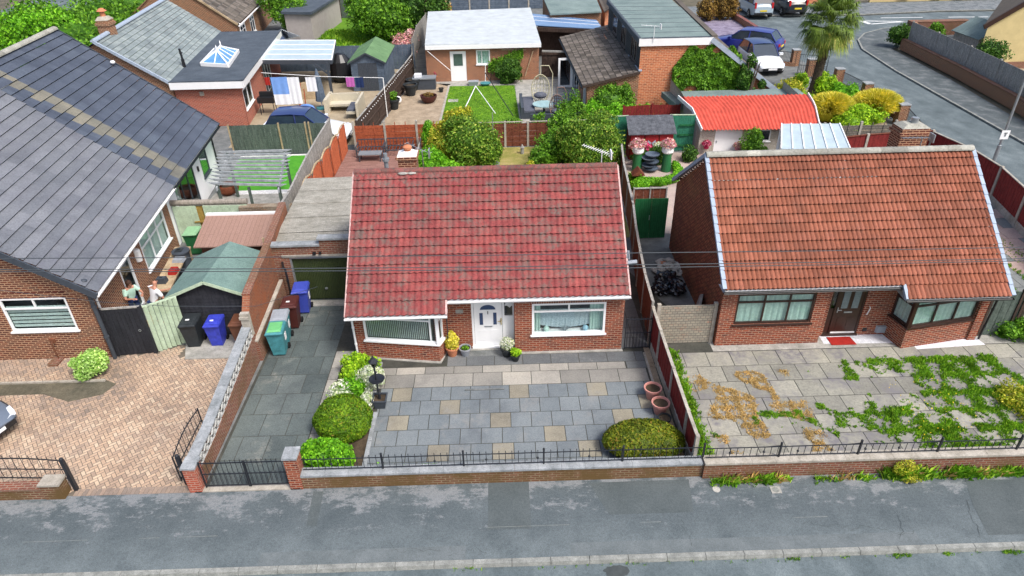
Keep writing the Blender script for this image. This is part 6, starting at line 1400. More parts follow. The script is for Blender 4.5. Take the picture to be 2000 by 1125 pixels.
panelfence('panel_fence','orange brown fence with concrete posts behind the decking seats',[(-8.25,37.25),(-6.5,37.25),(-4.7,37.25),(-3.2,37.25)],M['wood_orange'],M['post'],[1.72]*4,dirr='h',bw=.19,side=1,postw=.12)
panelfence('panel_fence','reddish brown slatted fence with concrete posts behind the dry lawn',[(-3.2,37.5),(-1.4,37.5),(.3,37.5),(1.6,37.5),(3.2,37.5),(4.9,37.5)],M['wood_rust'],M['post'],[1.45]*6,dirr='h',bw=.15,side=1,postw=.12,cap=M['post'])
b=MB()
for k in range(26): b.box(-8.75,-4.55,33.2-5+k*.35*1.0,33.2-5+k*.35+.34,0,.12,rng.random())
struct(b,'decking',M['deck'])
b=MB(); b.beam((-4.5,28,.9),(-4.45,36.8,.9),.06,.06)
for y in (29,31,33,35,36.8): b.beam((-4.5,y,0),(-4.5,y,.9),.06)
single(b,'deck_handrail',M['wood_grey'],(-4.5,33,0),'plain timber handrail between the decking and the bushes','railing')
def seat(label,x0,x1,y0,y1,base=.12,n=9):
    t=thing('metal_sofa',label,'sofa',((x0+x1)/2,y0,base),'metal sofa frames on the decking'); f=MB(); z=base+.38
    f.box(x0,x1,y0,y0+.05,z-.05,z).box(x0,x1,y1-.05,y1,z-.05,z)
    for k in range(n): xx=x0+(x1-x0)*k/(n-1); f.box(xx-.02,xx+.02,y0,y1,z-.03,z+.005)
    f.build('seat',M['anthracite'],t)
    f=MB(); f.box(x0,x1,y1-.04,y1,z+.38,z+.43)
    for k in range(n): xx=x0+(x1-x0)*k/(n-1); f.box(xx-.015,xx+.015,y1-.03,y1-.01,z,z+.38)
    f.build('backrest',M['anthracite'],t)
    for xx in (x0,x1): f=MB(); f.box(xx-.03,xx+.03,y0,y1,z+.22,z+.26).box(xx-.03,xx+.03,y0,y0+.05,z,z+.22); f.build('armrest',M['anthracite'],t)
    for xx in (x0,x1):
        for yy in (y0,y1-.05): f=MB(); f.box(xx-.03,xx+.03,yy,yy+.05,base,z-.05); f.build('leg',M['anthracite'],t)
seat('dark metal sofa frame behind the grey table on the decking',-8.0,-6.5,36.0,36.8)
seat('dark metal sofa frame without cushions, right of the table one',-6.4,-4.9,36.1,36.9)
t=thing('coffee_table','low grey topped table in front of the metal sofa frames','table',(-7.1,35.6,.12)); f=MB(); f.box(-7.8,-6.55,35.35,35.95,.5,.55); f.build('tabletop',M['grey_metal'],t)
for xx in (-7.75,-6.6):
    for yy in (35.4,35.9): f=MB(); f.box(xx-.03,xx+.03,yy-.03,yy+.03,.12,.5); f.build('leg',M['anthracite'],t)
# dry lawn and bushes behind the centre bungalow
sheet('dry_lawn',[(-4.4,26),(5.6,26),(5.9,37.4),(-4.4,37.4)],M['lawn_dry'],.002)
p=G(965,322); b=MB(); b.tube([(p.x,p.y,0),(p.x,p.y,2.9)],.025,6).box(p.x-.3,p.x+.3,p.y-.25,p.y+.25,0,.12); single(b,'washing_line_post',M['steel'],p,'thin grey pole standing on a small slab behind the red roof','post')
p=G(1020,300); b=MB(); b.lathe([(.1,0),(.1,.35),(.14,.36),(.06,.46),(.02,.55)],(p.x,p.y,0),8); single(b,'garden_lantern',M['wood_grey'],p,'small lantern standing on the dry lawn','lantern')
bush('shrub','large round green bush behind the middle of the red tiled roof','shrub',M['lf_mid'],[(-1.6,34.9,1.3,1.45,1.2,1.35),(-.8,34.5,.9,.8,.8,.8)],15000,.085,core=.8,nz=.22)
bush('shrub','mottled yellow bush on the left side of the large round green one','shrub',M['lf_yellow'],[(-3.0,35.6,1.1,.95,.8,1.0),(-2.5,35.9,1.9,.7,.6,.7),(-2.0,36.0,2.4,.5,.5,.5)],8000,.085,core=.7)
bush('shrub','bright green bush between the decking and the yellow green bush','shrub',M['lf_bright'],[(-3.6,33.2,.75,.9,1.0,.8),(-2.9,32.7,.5,.8,.7,.6)],10000,.08)
bush('shrub','small bright green conifer left of the large yellow green bush','shrub',M['lf_bright'],[(-3.9,36.2,1.0,.5,.5,.9),(-3.9,36.2,1.7,.28,.28,.4)],3500,.06)
bush('shrub','mottled green bush with bare twigs left of the round bright bush','shrub',M['lf_green'],[(3.0,34.8,.9,1.0,1.0,.95),(2.3,34.2,.6,.7,.7,.6),(3.4,36.2,1.3,.8,.7,1.1)],11000,.08,core=.65)
bush('shrub','round bright green bush behind the right end of the red roof','shrub',M['lf_mid'],[(4.75,34.0,1.35,1.7,1.3,1.5),(5.4,33.0,.8,.8,.8,.8)],18000,.08,core=.82,nz=.2)
bush('shrub','thin grey green shrub against the brown slatted fence','shrub',M['lf_green'],[(4.2,38.6,1.3,.8,.5,1.3),(2.3,38.0,1.1,.4,.3,.9)],4500,.08,core=.4)
p=G(1062,325); bush('flower_clump','pale yellow flower clump peeping over the red ridge','flowers',M['lf_yellow'],[(p.x-.9,31.6,.9,.5,.4,.5)],1200,.06,stem=(.02,4,.2))
# ================= back garden of the right bungalow =================
sheet('garden_paving',[(6.1,26.5),(10.4,25.6),(11.6,30),(12.8,35.4),(9.4,36),(6.1,36)],tint('pink_paving',[(0,(.34,.27,.24)),(1,(.46,.37,.33))],18,.5,.9,.2,((.3,.3,.28),.5,.7),1.),.004)
cl=[]; b=MB()
HP=[(6.6,32.0),(7.2,31.5),(8.0,31.4),(8.8,31.8),(9.25,32.7),(9.2,33.8),(6.6,32.4)]
bl=[]
for p,q in zip(HP[:5],HP[1:6]):
    for k in range(4): bl.append((p[0]+(q[0]-p[0])*k/4,p[1]+(q[1]-p[1])*k/4,.22,.24,.26,.24))
bush('box_hedge','low clipped green hedge curving round the green flower stands','hedge',M['lf_bright'],bl,7000,.05,core=.85,nz=.05)
bush('shrub','small bright green bush at the near end of the curved low hedge','shrub',M['lf_bright'],[(6.85,31.0,.3,.5,.4,.35)],2600,.06)
bush('hedge','dark green hedge behind the stacked stone fountain','hedge',M['lf_dark'],[(7.95,34.1,.5,.95,.22,.55)],4500,.07)
for px,lb in ((1243,'left of two green flower stands with white rim and red blooms'),(1300,'right of two green flower stands with white rim and pink blooms')):
    p=G(px,334); t=thing('flower_stand',lb,'plant stand',(p.x,p.y,0),'green flower stands behind the orange roof'); b=MB(); b.lathe([(.24,0),(.26,.04),(.22,1.0)],(p.x,p.y,0),16); b.build('pedestal',M['plas_dgreen'],t)
    b=MB(); b.lathe([(.23,1.0),(.3,1.08),(.3,1.28),(.22,1.28)],(p.x,p.y,0),16); b.build('bowl',M['white'],t)
    b=MB(); flowers(b,(p.x,p.y,1.4),.42,500,.085,(1,1,.9)); b.build('flowers',M['fl_pink'],t)
for k,(px,py,Y,mt,lb) in enumerate(((1240,288,34.6,'fl_pink','pink blossoms in front of the left red door of the cupboard'),(1262,292,34.4,'fl_red','red blossoms in front of the middle door of the cupboard'),(1287,290,34.4,'fl_white','white blossoms between the red and pink ones by the cupboard'),(1305,285,34.8,'fl_red','crimson blossoms at the right end of the cupboard'))):
    p=V(px,py,Y); t=thing('flower_basket',lb,'flowers',(p.x,Y,0)); b=MB(); flowers(b,p,.36,420,.09); b.build('flowers',M[mt],t); b=MB(); b.tube([(p.x,Y,0),(p.x,Y,p.z)],.03,6); b.build('stand',M['green_paint'],t)
p=G(1268,335); t=thing('stone_fountain','fountain of stacked dark stone bowls between the green flower stands','fountain',(p.x,p.y,0))
for k in range(5): b=MB(); b.lathe([(.12,0),(.34,.1),(.38,.17),(.3,.15),(.05,.12)],(p.x+.08*(-1)**k,p.y,.05+k*.19),14); b.build('bowl',M['wood_blue'],t)
p=G(1238,348); t=thing('bird_table','small brown roofed bird table above the bright green bush','bird table',(p.x,p.y,0)); b=MB(); b.tube([(p.x,31.6,0),(p.x,31.6,.6)],.05,6); b.build('post',M['wood_rust'],t)
b=MB(); b.extr([(p.x-.32,31.3,.6),(p.x+.32,31.3,.6),(p.x,31.3,.95)],(0,.5,0)); b.build('roof',M['wood_rust'],t)
# red cupboard
t=thing('garden_cupboard','dark red three door garden cupboard with felt roof and butterfly ornaments','cupboard',(8.1,35,0))
x0,x1=7.0,9.35; b=MB(); b.extr([(x0,35,0),(x0,36,0),(x0,36,1.95),(x0,35,1.5)],(x1-x0,0,0)); b.build('body',M['wood_maroon'],t)
b=MB(); b.extr([(x0-.12,34.82,1.45),(x1+.12,34.82,1.45),(x1+.1,36.1,2.08),(x0-.1,36.1,2.08)],(0,0,.04)); b.build('roof',M['felt_dark'],t)
for k in range(3):
    a=x0+.05+k*.78; b=MB(); b.box(a,a+.7,34.96,34.995,.05,1.4); d=b.build('door',plain('red_door_paint',(.3,.02,.025),.6,.3,.15,6),t)
    b=MB(); cx=a+.35
    for s in (-1,1): b.poly([(cx,34.94,.95),(cx+s*.2,34.94,1.12),(cx+s*.22,34.94,1.0),(cx+s*.08,34.94,.88)][::s]); b.poly([(cx,34.945,.95),(cx+s*.12,34.945,.86),(cx+s*.1,34.945,.78)][::s])
    b.build('butterfly_ornament',M['lead'],d)
def boardgate(label,pts,h,mt,name='timber_gate'):
    (xa,ya),(xb,yb)=pts; t=thing(name,label,'gate',(xa,ya,0)); A=Vector((xa,ya,0));B=Vector((xb,yb,0)); u=(B-A); n=int(u.length/.12); b=MB()
    for k in range(n): b.beam(A+u*((k+.5)/n)+ZZ*.03,A+u*((k+.5)/n)+ZZ*h,u.length/n-.006,.03,up=(0,1,0))
    b.build('boards',mt,t); b=MB(); b.beam(A+ZZ*(h+.02),B+ZZ*(h+.02),.06,.04); b.build('top_rail',M['wood_mint'],t); return t
boardgate('tall green boarded screen left of the red cupboard',[(5.95,36.3),(7.1,36.4)],2.0,M['green_teal'])
t=boardgate('tall green boarded gate right of the red cupboard',[(9.35,36.2),(10.75,36.1)],2.05,M['green_teal'])
for zz_ in (1.5,.35,.95): b=MB(); b.beam((9.9,36.08,zz_),(10.7,36.05,zz_),.03,.1); b.build('ledge',M['green_paint'],t)
panelfence('panel_fence','dark red boarded fence behind the red cupboard',[(7.15,38.3),(8.8,38.3),(10.4,38.3)],M['wood_maroon'],M['wood_maroon'],[1.95,2.02,1.95],bw=.13,side=1,postw=.08)
# pebbledash garage with red sheet roof
t=thing('garage','pebbledashed garage with bright red corrugated roof and white door','garage',(14,36,0)); GR=t
gy=35.6; xa,xb=10.95,17.1; hE=1.55
def rl(x0,y0,z0,x1,y1,z1): return
b=MB(); 
dx0,dx1=V(1392,297,gy).x,V(1432,297,gy).x
wall(b,(xa,gy,0),(1,0,0),xb-xa,hE,[(dx0-xa,dx1-xa+.35,.0,1.38),(V(1472,290,gy).x-xa,V(1500,290,gy).x-xa,.65,1.3)])
b.poly([(xa,gy,0),(xa,gy,hE),(xa-.55,38.5,2.7),(xa-.55,41,2.7),(xa-.55,41,0)][::-1]); b.poly([(xb,gy,0),(xb+.2,41,0),(xb+.2,41,2.4),(xb+.1,38.5,2.4),(xb,gy,hE)])
b.build('wall',M['pebble'],t)
window(GR,(xa,gy,0),(1,0,0),V(1472,290,gy).x-xa,V(1500,290,gy).x-xa,.65,1.3,M['white'],M['glass_dark'],(),None,None,.06,0,True,M['room'],.3)
b=MB(); b.box(dx0,dx1+.35,gy+.02,gy+.08,0.02,1.38); d=b.build('door',M['white'],t); b=MB(); b.box(dx0+.1,dx0+.14,gy-.01,gy+.02,.6,.75); b.build('handle',M['steel'],d)
def fold(u,n=150,amp=.03,wl=.2):
    """corrugated sheet over eave, knuckle and crown, u = list of (left point, right point)"""
    rows=[]
    for (l,r) in u:
        l,r=Vector(l),Vector(r); L_=(r-l).length; m=int(L_/wl*6); m=n
        rows.append([l.lerp(r,i/m)+ZZ*(amp*math.sin(i*2*PI/6.)) for i in range(m+1)])
    return rows
e0,e1=(xa+.0,35.35,1.5),(xb+.25,35.1,1.5); k0,k1=WX(1361,235,xa-.1),WX(1590,220,xb+.3)
f0=[( (10.98,35.3,1.48),(17.2,35.0,1.48)),((10.72,36.75,2.18),(17.45,36.6,2.12)),((10.5,37.15,2.32),(17.5,37.1,2.26)),((10.25,38.2,2.45),(17.7,38.4,2.36))]
b=MB(); b.grid(fold(f0,186)); b.build('roof',M['red_sheet'],t,smooth=True)
b=MB()
for i in (0,2): b.beam(Vector(f0[i][0])+Vector((-.05,0,.0)),Vector(f0[i+1][0])+Vector((-.05,0,.0)),.05,.2).beam(Vector(f0[i][1])+Vector((.05,0,.03)),Vector(f0[i+1][1])+Vector((.05,0,.03)),.05,.14)
b.beam(Vector(f0[1][0])+Vector((-.05,0,0)),Vector(f0[2][0])+Vector((-.05,0,0)),.05,.2).beam(Vector(f0[1][1])+Vector((.05,0,.03)),Vector(f0[2][1])+Vector((.05,0,.03)),.05,.14)
b.build('verge',M['white'],t)
b=MB(); P=[[f0[1][0],f0[1][1]],[Vector(f0[1][0])+Vector((0,.04,.05)),Vector(f0[1][1])+Vector((0,.04,.05))]]; b.grid(P)
b=MB(); b.prism([(10.2,38.5),(18.2,38.5),(18.2,41),(9.9,41)],1.6,1.95); b.build('flat_roof',M['felt_grey'],t)
for px,py,mt,lb in ((1380,283,'fl_red','crimson hanging basket left of the white garage door'),(1441,286,'fl_pink','pink hanging basket right of the white garage door'),(1454,286,'fl_white','cream hanging basket beside the pink one')):
    p=V(px,py,35.4); b=MB(); flowers(b,p,.26,420,.06); b.ball((p.x,p.y,p.z-.1),.16,5); single(b,'hanging_basket',M[mt],p,lb,'flowers')
b=MB(); p=G(1348,318); bush('potted_shrub','rounded dark green plant with white flowers below the garage corner','shrub',M['lf_dark'],[(p.x,p.y+.3,.35,.4,.5,.5)],1800,.06)
bush('shrub','bushy green shrub in front of the garage window','shrub',M['lf_green'],[(13.6,34.6,.9,.55,.5,.8),(13.9,34.3,.45,.5,.4,.5)],3800,.07)
# white lean-to shed
t=thing('plastic_shed','white framed shed with pale ribbed sheet roof behind the grey ridge','shed',(15,31,0))
R0,R1,R2,R3=[Vector(v) for v in ((13.55,30.9,1.95),(16.75,30.5,1.95),(17.35,33.3,2.3),(14.45,33.5,2.3))]
b=MB(); b.extr([R0,R1,R2,R3],(0,0,.04)); 
r_=b.build('roof',M['polycarb'],t)
b=MB()
for k in range(7): a,c=R0.lerp(R1,k/6),R3.lerp(R2,k/6); b.beam(a+ZZ*.06,c+ZZ*.06,.05,.05)
b.build('glazing_bars',M['white'],r_)
b=MB(); b.beam((13.7,31,0),(13.7,31,1.95),.1).beam((14.4,33.3,0),(14.4,33.3,2.25),.1).beam((13.7,31,.9),(14.4,33.3,.9),.08).beam((13.7,31,1.9),(14.4,33.3,2.2),.08).beam((14.05,32.1,0),(14.05,32.1,2.05),.07).beam((16.6,30.6,0),(16.6,30.6,1.95),.1).beam((17.2,33.2,0),(17.2,33.2,2.25),.1); b.build('frame',M['white'],t)
b=MB(); b.poly([(13.72,31,.05),(14.38,33.2,.05),(14.38,33.2,2.2),(13.72,31,1.9)]); b.build('pane',M['glass_blue'],t)
b=MB(); b.beam((16.9,33.8,.0),(17.0,35.9,1.7),.05,.1); b.build('brace',M['green_teal'],t)
# red fences round the side
panelfence('panel_fence','dark red fence with concrete posts behind the white shed',[(17.3,33.3),(19.0,33.3),(20.8,33.4),(22.5,33.5)],M['wood_maroon'],M['post'],[1.55,1.7,1.75,1.75],cap=M['wood_rust'],kick=.2,side=1,postw=.12)
panelfence('panel_fence','long dark red fence with concrete posts running along the side road',[(22.5,33.5),(23.0,31),(22.95,28.6),(22.4,26.0),(21.8,23.4),(21.2,20.8),(20.4,18.4)],M['wood_maroon'],M['post'],[1.7]*7,cap=M['post'],kick=.35,side=1,postw=.13)
panelfence('panel_fence','weathered stone grey panel fence below the yellow shrubs',[(17.6,35.3),(19.6,35.3),(21.5,35.3)],brick('grey_panel',(.2,.18,.15),(.15,.14,.12),(.1,.09,.08),bw=.2,bh=.12),M['post'],[1.65,1.68,1.7],dirr='h',bw=.3,side=1,postw=.12)
b=MB(); b.prism([(15.95,18.0),(20.0,18.0),(21.5,23),(22.6,27),(22.8,31),(22.3,33),(17,33),(15.95,25)],0,.003)
slabfield('side_paving',[(18.3+.95*k,19.25+.95*k,16.2,21.3+k*.25,.95,(k%2)*.4) for k in range(13)],tint('pink_grey_slab',[(0,(.19,.205,.205)),(.49,(.26,.275,.27)),(.5,(.40,.29,.26)),(1,(.46,.35,.31))],20,.5,.9,.2,((.2,.2,.19),.6,.8),.8),jit=.004)
tufts('path_weeds','grass tufts in the joints of the pink and grey side paving','weeds',M['grass'],[(17.2+.95*k+.06*rng.normal(),19.5+rng.random()*5,.01,.5+.5*rng.random()) for k in range(4) for _ in range(90)]+[(20.5+rng.random()*.8,20+rng.random()*6,.01,.5) for _ in range(200)],.12,8,.06,.013)
panelfence('panel_fence','grey boarded side gate at the right end of the orange roofed bungalow',[(16.05,18.25),(17.0,18.25),(17.15,18.25)],M['wood_green'],M['wood_brown'],[1.75]*3,bw=.12,side=1,postw=.08)
panelfence('panel_fence','dark red panel with pale posts just right of the grey side gate',[(17.4,18.3),(18.9,18.4),(20.4,18.4)],M['wood_maroon'],M['post'],[1.7]*3,bw=.12,side=1,postw=.13,kick=.3)
# ================= middle gardens =================
sheet('gravel_garden',[(-7.95,37.6),(-3.9,37.6),(-3.6,51),(-6.6,51.5)],M['gravel'],.004)
sheet('lawn',[(-3.75,40.5),(1.3,40.5),(1.15,50.2),(-3.6,50.4)],M['lawn'],.01)
b=MB(); b.prism([(-3.95,38),(-3.8,38),(-3.6,50.5),(-3.75,50.5)],0,.06); struct(b,'lawn_edging',M['post'])
sheet('garden_paving',[(-3.7,50.4),(5.5,50.2),(5.5,51.6),(-5.4,51.8)],M['conc'],.004); sheet('garden_paving',[(1.3,38),(5.3,38),(5.3,50.2),(1.2,50.2)],M['conc'],.003)
tufts('lawn_grass','short blades of the bright green lawn','grass',M['grass'],[(-3.7+4.9*rng.random(),40.6+9.6*rng.random(),.01,.6) for _ in range(4500)],.07,5,.1,.02)
# white roofed outbuilding
t=thing('outbuilding','brick outbuilding with white flat roof, grey door and small window','outbuilding',(-1.2,51.7,0)); OB=t
P0,P1=V(830,90,51.4),V(1057,87,51.4); P2,P3=G(1036,17,2.75),G(836,25,2.75); zr=P0.z
b=MB(); dxa,dxb=V(880,130,51.7).x,V(911,130,51.7).x; wxa,wxb=V(930,110,51.7).x,V(957,110,51.7).x
wall(b,(-5.35,51.7,0),(1,0,0),8.4,zr-.1,[(dxa+5.35,dxb+5.35,.02,2.2),(wxa+5.35,wxb+5.35,1.2,2.25)],rev=.08)
b.poly([(-5.35,51.7,0),(-5.35,51.7,zr-.1),(P3.x+.2,P3.y,2.5),(P3.x+.2,P3.y,0)]); b.poly([(3.05,51.7,0),(P2.x-.1,P2.y,0),(P2.x-.1,P2.y,2.5),(3.05,51.7,zr-.1)])
b.build('wall',brick('outbuilding_brick',(.36,.13,.065),(.25,.09,.05),(.35,.24,.16),(.15,.06,.04)),t)
b=MB(); b.extr([P0,P1,P2,P3],(0,0,.1)); b.build('roof',M['fibre'],t)
b=MB(); b.beam((P0.x,51.38,zr-.13),(P1.x,51.38,zr-.13),.05,.28); b.build('fascia',M['white'],t)
b=MB(); b.box(dxa,dxb,51.72,51.78,.02,2.2); d=b.build('door',M['render'],t); b=MB(); b.box(dxa+.25,dxb-.25,51.7,51.725,1.15,2.0); b.build('pane',M['curtain'] if 0 else plain('grey_green_glass',(.06,.1,.09),.2,.6,.2,5),d)
window(OB,(-5.35,51.7,0),(1,0,0),wxa+5.35,wxb+5.35,1.2,2.25,M['white'],M['glass'],(.4,),None,None,.09,0,True,M['curtain_green'],.1)
bush('shrub','rounded dark green shrub in front of the brick outbuilding','shrub',M['lf_dark'],[(.8,50.9,.8,1.0,.7,.85)],6500,.09)
p=V(985,110,51.5); mb=MB(); Pp=[];Np=[]
for _ in range(1500):
    s=rng.random(); x=p.x-1.2+2.6*s; z=1.0+1.0*s+.35*rng.normal()*.6; Pp.append((x,51.55,z)); Np.append((0,-1,.3))
mb.leaves(np.array(Pp),np.array(Np),.09); t=thing('climbing_plant','climber trained on battens across the outbuilding wall','climber',(p.x,51.55,0)); mb.build('foliage',M['lf_green'],t); b=MB(); b.tube([(p.x-1.1,51.6,0),(p.x-.9,51.6,1.0),(p.x+1.4,51.6,2.1)],.03,6); b.build('stem',M['bark'],t)
b=MB(); b.beam((p.x-.2,51.58,2.25),(p.x+1.6,51.58,2.2),.04,.06).beam((2.0,51.55,.3),(2.6,51.55,2.1),.05); b.build('battens',M['wood_tan'],t)
# closeboard fence running back
panelfence('board_fence','long brown boarded fence with rails between the shed garden and gravel garden',[(-8.1,37.4),(-7.85,39.8),(-7.6,42.2),(-7.3,44.8),(-7.05,47.4),(-6.75,50.0),(-6.5,53)],M['wood_brown'],M['wood_brown'],[1.75]*7,bw=.13,side=1,postw=.1,cap=M['wood_grey'])
for k in range(1,7):
    pass
b=MB()
YF_=[(-8.1,37.4),(-7.6,42.2),(-7.05,47.4),(-6.5,53)]
for p,q in zip(YF_,YF_[1:]): b.beam((p[0]+.06,p[1],1.0),(q[0]+.06,q[1],1.0),.05,.09); b.beam((p[0]+.06,p[1],.35),(q[0]+.06,q[1],.35),.05,.09)
b.build('rails',M['wood_brown'],bpy.data.objects['board_fence.002'])
b=MB()
for k in range(34): 
    s=k/33; x=-8.0+1.4*s; y=38+14*s; b.ball((x+.12,y,1.62-.05*math.sin(s*PI*6)**2),.035,3)
single(b,'festoon_lights',M['white'],(-7.4,45,1.6),'string of small white bulbs hung along the long brown fence','string lights')
panelfence('board_fence','leaning pale boarded fence left of the white roofed outbuilding',[(-6.5,53),(-6.9,57),(-7.0,62),(-6.6,67)],M['wood_grey'],M['wood_grey'],[1.8,2.,2.1,2.2],bw=.16,side=1,postw=.1)
panelfence('board_fence','blue grey boarded fence behind the blue shed and canopy',[(-17.5,55.8),(-15.3,55.8),(-13,55.8),(-10.7,55.8),(-8.5,55.8),(-6.7,55.8)],M['wood_blue'],M['wood_blue'],[1.9]*6,bw=.22,side=1,postw=.1)
# items on gravel
def lb_(p): return (p.x,p.y)
p=G(838,200); pot('plant_pot','round dark bowl pot on the gravel',p.x,p.y,.5,M['plas_maroon'],prof=[(.2,0),(.34,.12),(.4,.25),(.42,.36),(.38,.36),(.36,.31)],plant=(M['lf_rust'],[(0,0,.55,.35,.35,.15)],200,.06))
p=G(862,180); pot('plant_pot','small black bowl pot nearer the lawn',p.x,p.y,.3,M['plas_black'])
p=G(770,213); pot('potted_shrub','dark pot with green spiky plant beside the brown fence',p.x,p.y,.7,M['plas_black'],plant=(M['lf_green'],[(0,0,.9,.3,.3,.3)],250,.09))
for px,py in ((803,186),(808,176)): p=G(px,py); pot('plant_pot','black pot '+('nearest' if px==803 else 'just behind the nearest one')+' against the long brown fence',p.x,p.y,.8,M['plas_black'])
p=G(778,203); b=MB(); b.ball((p.x,p.y,.28),.26,7); single(b,'football',M['white'],p,'white ball beside the spiky potted plant','ball',smooth=True)
t=thing('storage_box','low dark grey storage box with white bag on its lid','box',(-5.2,50.2,0)); b=MB(); b.box(-6.2,-4.6,49.6,50.5,0,.75); b.build('body',M['anthracite'],t); b=MB(); b.box(-6.25,-4.55,49.55,50.55,.75,.82); b.build('lid',M['grey_metal'],t)
b=MB(); b.box(-6.1,-5.6,49.8,50.3,.83,1.05); single(b,'bag',M['cloth_white'],(-5.8,50,.83),'crumpled white bag on the dark storage box','bag')
p=G(853,158); pot('potted_flowers','pot of orange red flowers beside the storage box',p.x,p.y,.45,M['terracotta'],plant=(M['fl_red'],[(0,0,.6,.35,.3,.25)],300,.08))
p=G(925,166); b=MB(); b.hexa([(p.x-.3,p.y-.2,0),(p.x+.3,p.y-.2,0),(p.x+.3,p.y+.2,0),(p.x-.3,p.y+.2,0)],[(p.x-.38,p.y-.28,.3),(p.x+.38,p.y-.28,.3),(p.x+.38,p.y+.28,.3),(p.x-.38,p.y+.28,.3)]); single(b,'laundry_basket',M['plas_grey'],p,'pale grey laundry basket by the outbuilding door','basket')
p=G(948,167); b=MB(); b.lathe([(.2,0),(.36,.12),(.4,.2)],(p.x,p.y,0),14); single(b,'tub',M['plas_teal'],p,'round turquoise tub under the outbuilding window','tub')
p=G(885,197); b=MB(); b.prism([(p.x-.35,p.y-.3),(p.x+.35,p.y-.3),(p.x+.35,p.y+.3),(p.x-.35,p.y+.3)],.0,.03); struct(b,'stepping_stone',M['conc'])
bush('shrub','dark purple leaved shrub in the corner of the brown fence','shrub',M['lf_purple'],[(-6.6,38.6,.35,.9,.6,.45)],2600,.09)
bush('shrub','grey green low shrub at the right edge of the lawn','shrub',M['lf_green'],[(.7,39.8,.4,.7,.6,.5)],2500,.07)
# patio furniture right of lawn
rat=M['anthracite']
def sofa(label,x0,x1,y0,y1,h=.7,back='S'):
    t=thing('rattan_sofa',label,'sofa',((x0+x1)/2,y0,0),'dark rattan garden furniture'); b=MB(); b.box(x0,x1,y0,y1,0,.42); b.build('base',rat,t); b=MB(); b.box(x0+.04,x1-.04,y0+.04,y1-.04,.42,.52); b.build('cushion',M['cloth_grey'],t)
    b=MB(); 
    if back=='S': b.box(x0,x1,y0-.18,y0,0,h+.15)
    else: b.box(x0-.18,x0,y0,y1,0,h+.15)
    b.build('backrest',rat,t)
sofa('dark rattan corner sofa with its back to the slatted fence',1.9,3.3,40.8,41.8); sofa('dark rattan lounger along the right edge of the lawn',1.55,2.3,42.4,45.6,.6,'W')
t=thing('rattan_planter','tall dark storage box on the patio by the open door','box',(4.2,43,0)); b=MB(); b.box(3.6,4.9,41.8,44.2,0,.95); b.build('body',rat,t); b=MB(); b.box(3.55,4.95,41.75,44.25,.95,1.0); b.build('lid',M['anthracite'],t)
t=thing('round_table','round glass topped table among the rattan seats','table',(2.9,42.9,0)); b=MB(); b.lathe([(.001,.68),(.75,.68),(.75,.72),(.001,.72)],(2.9,43.2,0),20,False); b.build('tabletop',plain('aqua_glass',(.3,.45,.46),.1,.7,.2,4),t); b=MB(); b.tube([(2.9,43.2,0),(2.9,43.2,.68)],.08,8); b.build('pedestal',rat,t)
def egg(label,x,y,z,mt,s=1):
    t=thing('hanging_chair',label,'chair',(x,y,0)); b=MB()
    for k in range(9):
        a=PI*k/8; P=[(x+.55*s*math.sin(tt)*math.cos(a),y+.5*s*math.sin(tt)*math.sin(a)*.8-.1,z+.85*s*-math.cos(tt)) for tt in np.linspace(0,PI,12)]; b.tube(P,.022,4)
    for h in np.linspace(.25,2.8,9):
        b.tube([(x+.55*s*math.sin(h)*math.cos(a),y+.4*s*math.sin(h)*math.sin(a)-.1,z-.85*s*math.cos(h)) for a in np.linspace(0,PI,10)],.016,4)
    b.build('basket',mt,t); b=MB(); b.ball((x,y,z-.4*s),.4*s,6,(1,.8,.5)); b.build('cushion',M['cloth_grey'],t)
    b=MB(); b.tube([(x+.7*s,y+.3,0),(x+.75*s,y+.3,z+.8*s),(x+.5*s,y+.15,z+1.3*s),(x,y,z+1.35*s),(x,y,z+.85*s)],.03,6); b.build('stand',mt,t)
egg('large cream wicker hanging egg chair near the outbuilding',2.75,44.8,1.25,plain('cream_wicker',(.5,.47,.33),.8,.2,.1,9),1.1)
egg('smaller brown wicker hanging egg chair beside the round table',3.6,41.8,1.0,plain('brown_wicker',(.2,.14,.12),.8,.2,.2,9),.85)
p=G(1100,220); pot('potted_shrub','tall black pot with green fern on the patio right of the egg chair',4.45,41.2,.8,M['plas_black'],plant=(M['lf_green'],[(0,0,1.0,.35,.35,.35)],500,.08))
b=MB(); b.beam((.9,43.0,0),(-.9,46.6,1.9),.04); single(b,'line_pole',M['black'],(.9,43,0),'dark pole leaning across the lawn','pole')
t=thing('rotary_line','white tripod clothes airer folded on the lawn','airer',(-1.5,47,0)); b=MB()
for q in (G(903,222),G(968,222),G(925,172)): b.tube([q,G(929,168,.9)],.03,5)
b.build('legs',M['white'],t)
b=MB(); b.tube([V(948,165,51.2),V(948,125,51.2)],.03,6).tube([V(835,100,51.3),V(880,138,50.9)],.02,5); single(b,'prop_pole',M['white'],V(948,165,51.2),'thin white pole leaning beside the outbuilding window','pole')
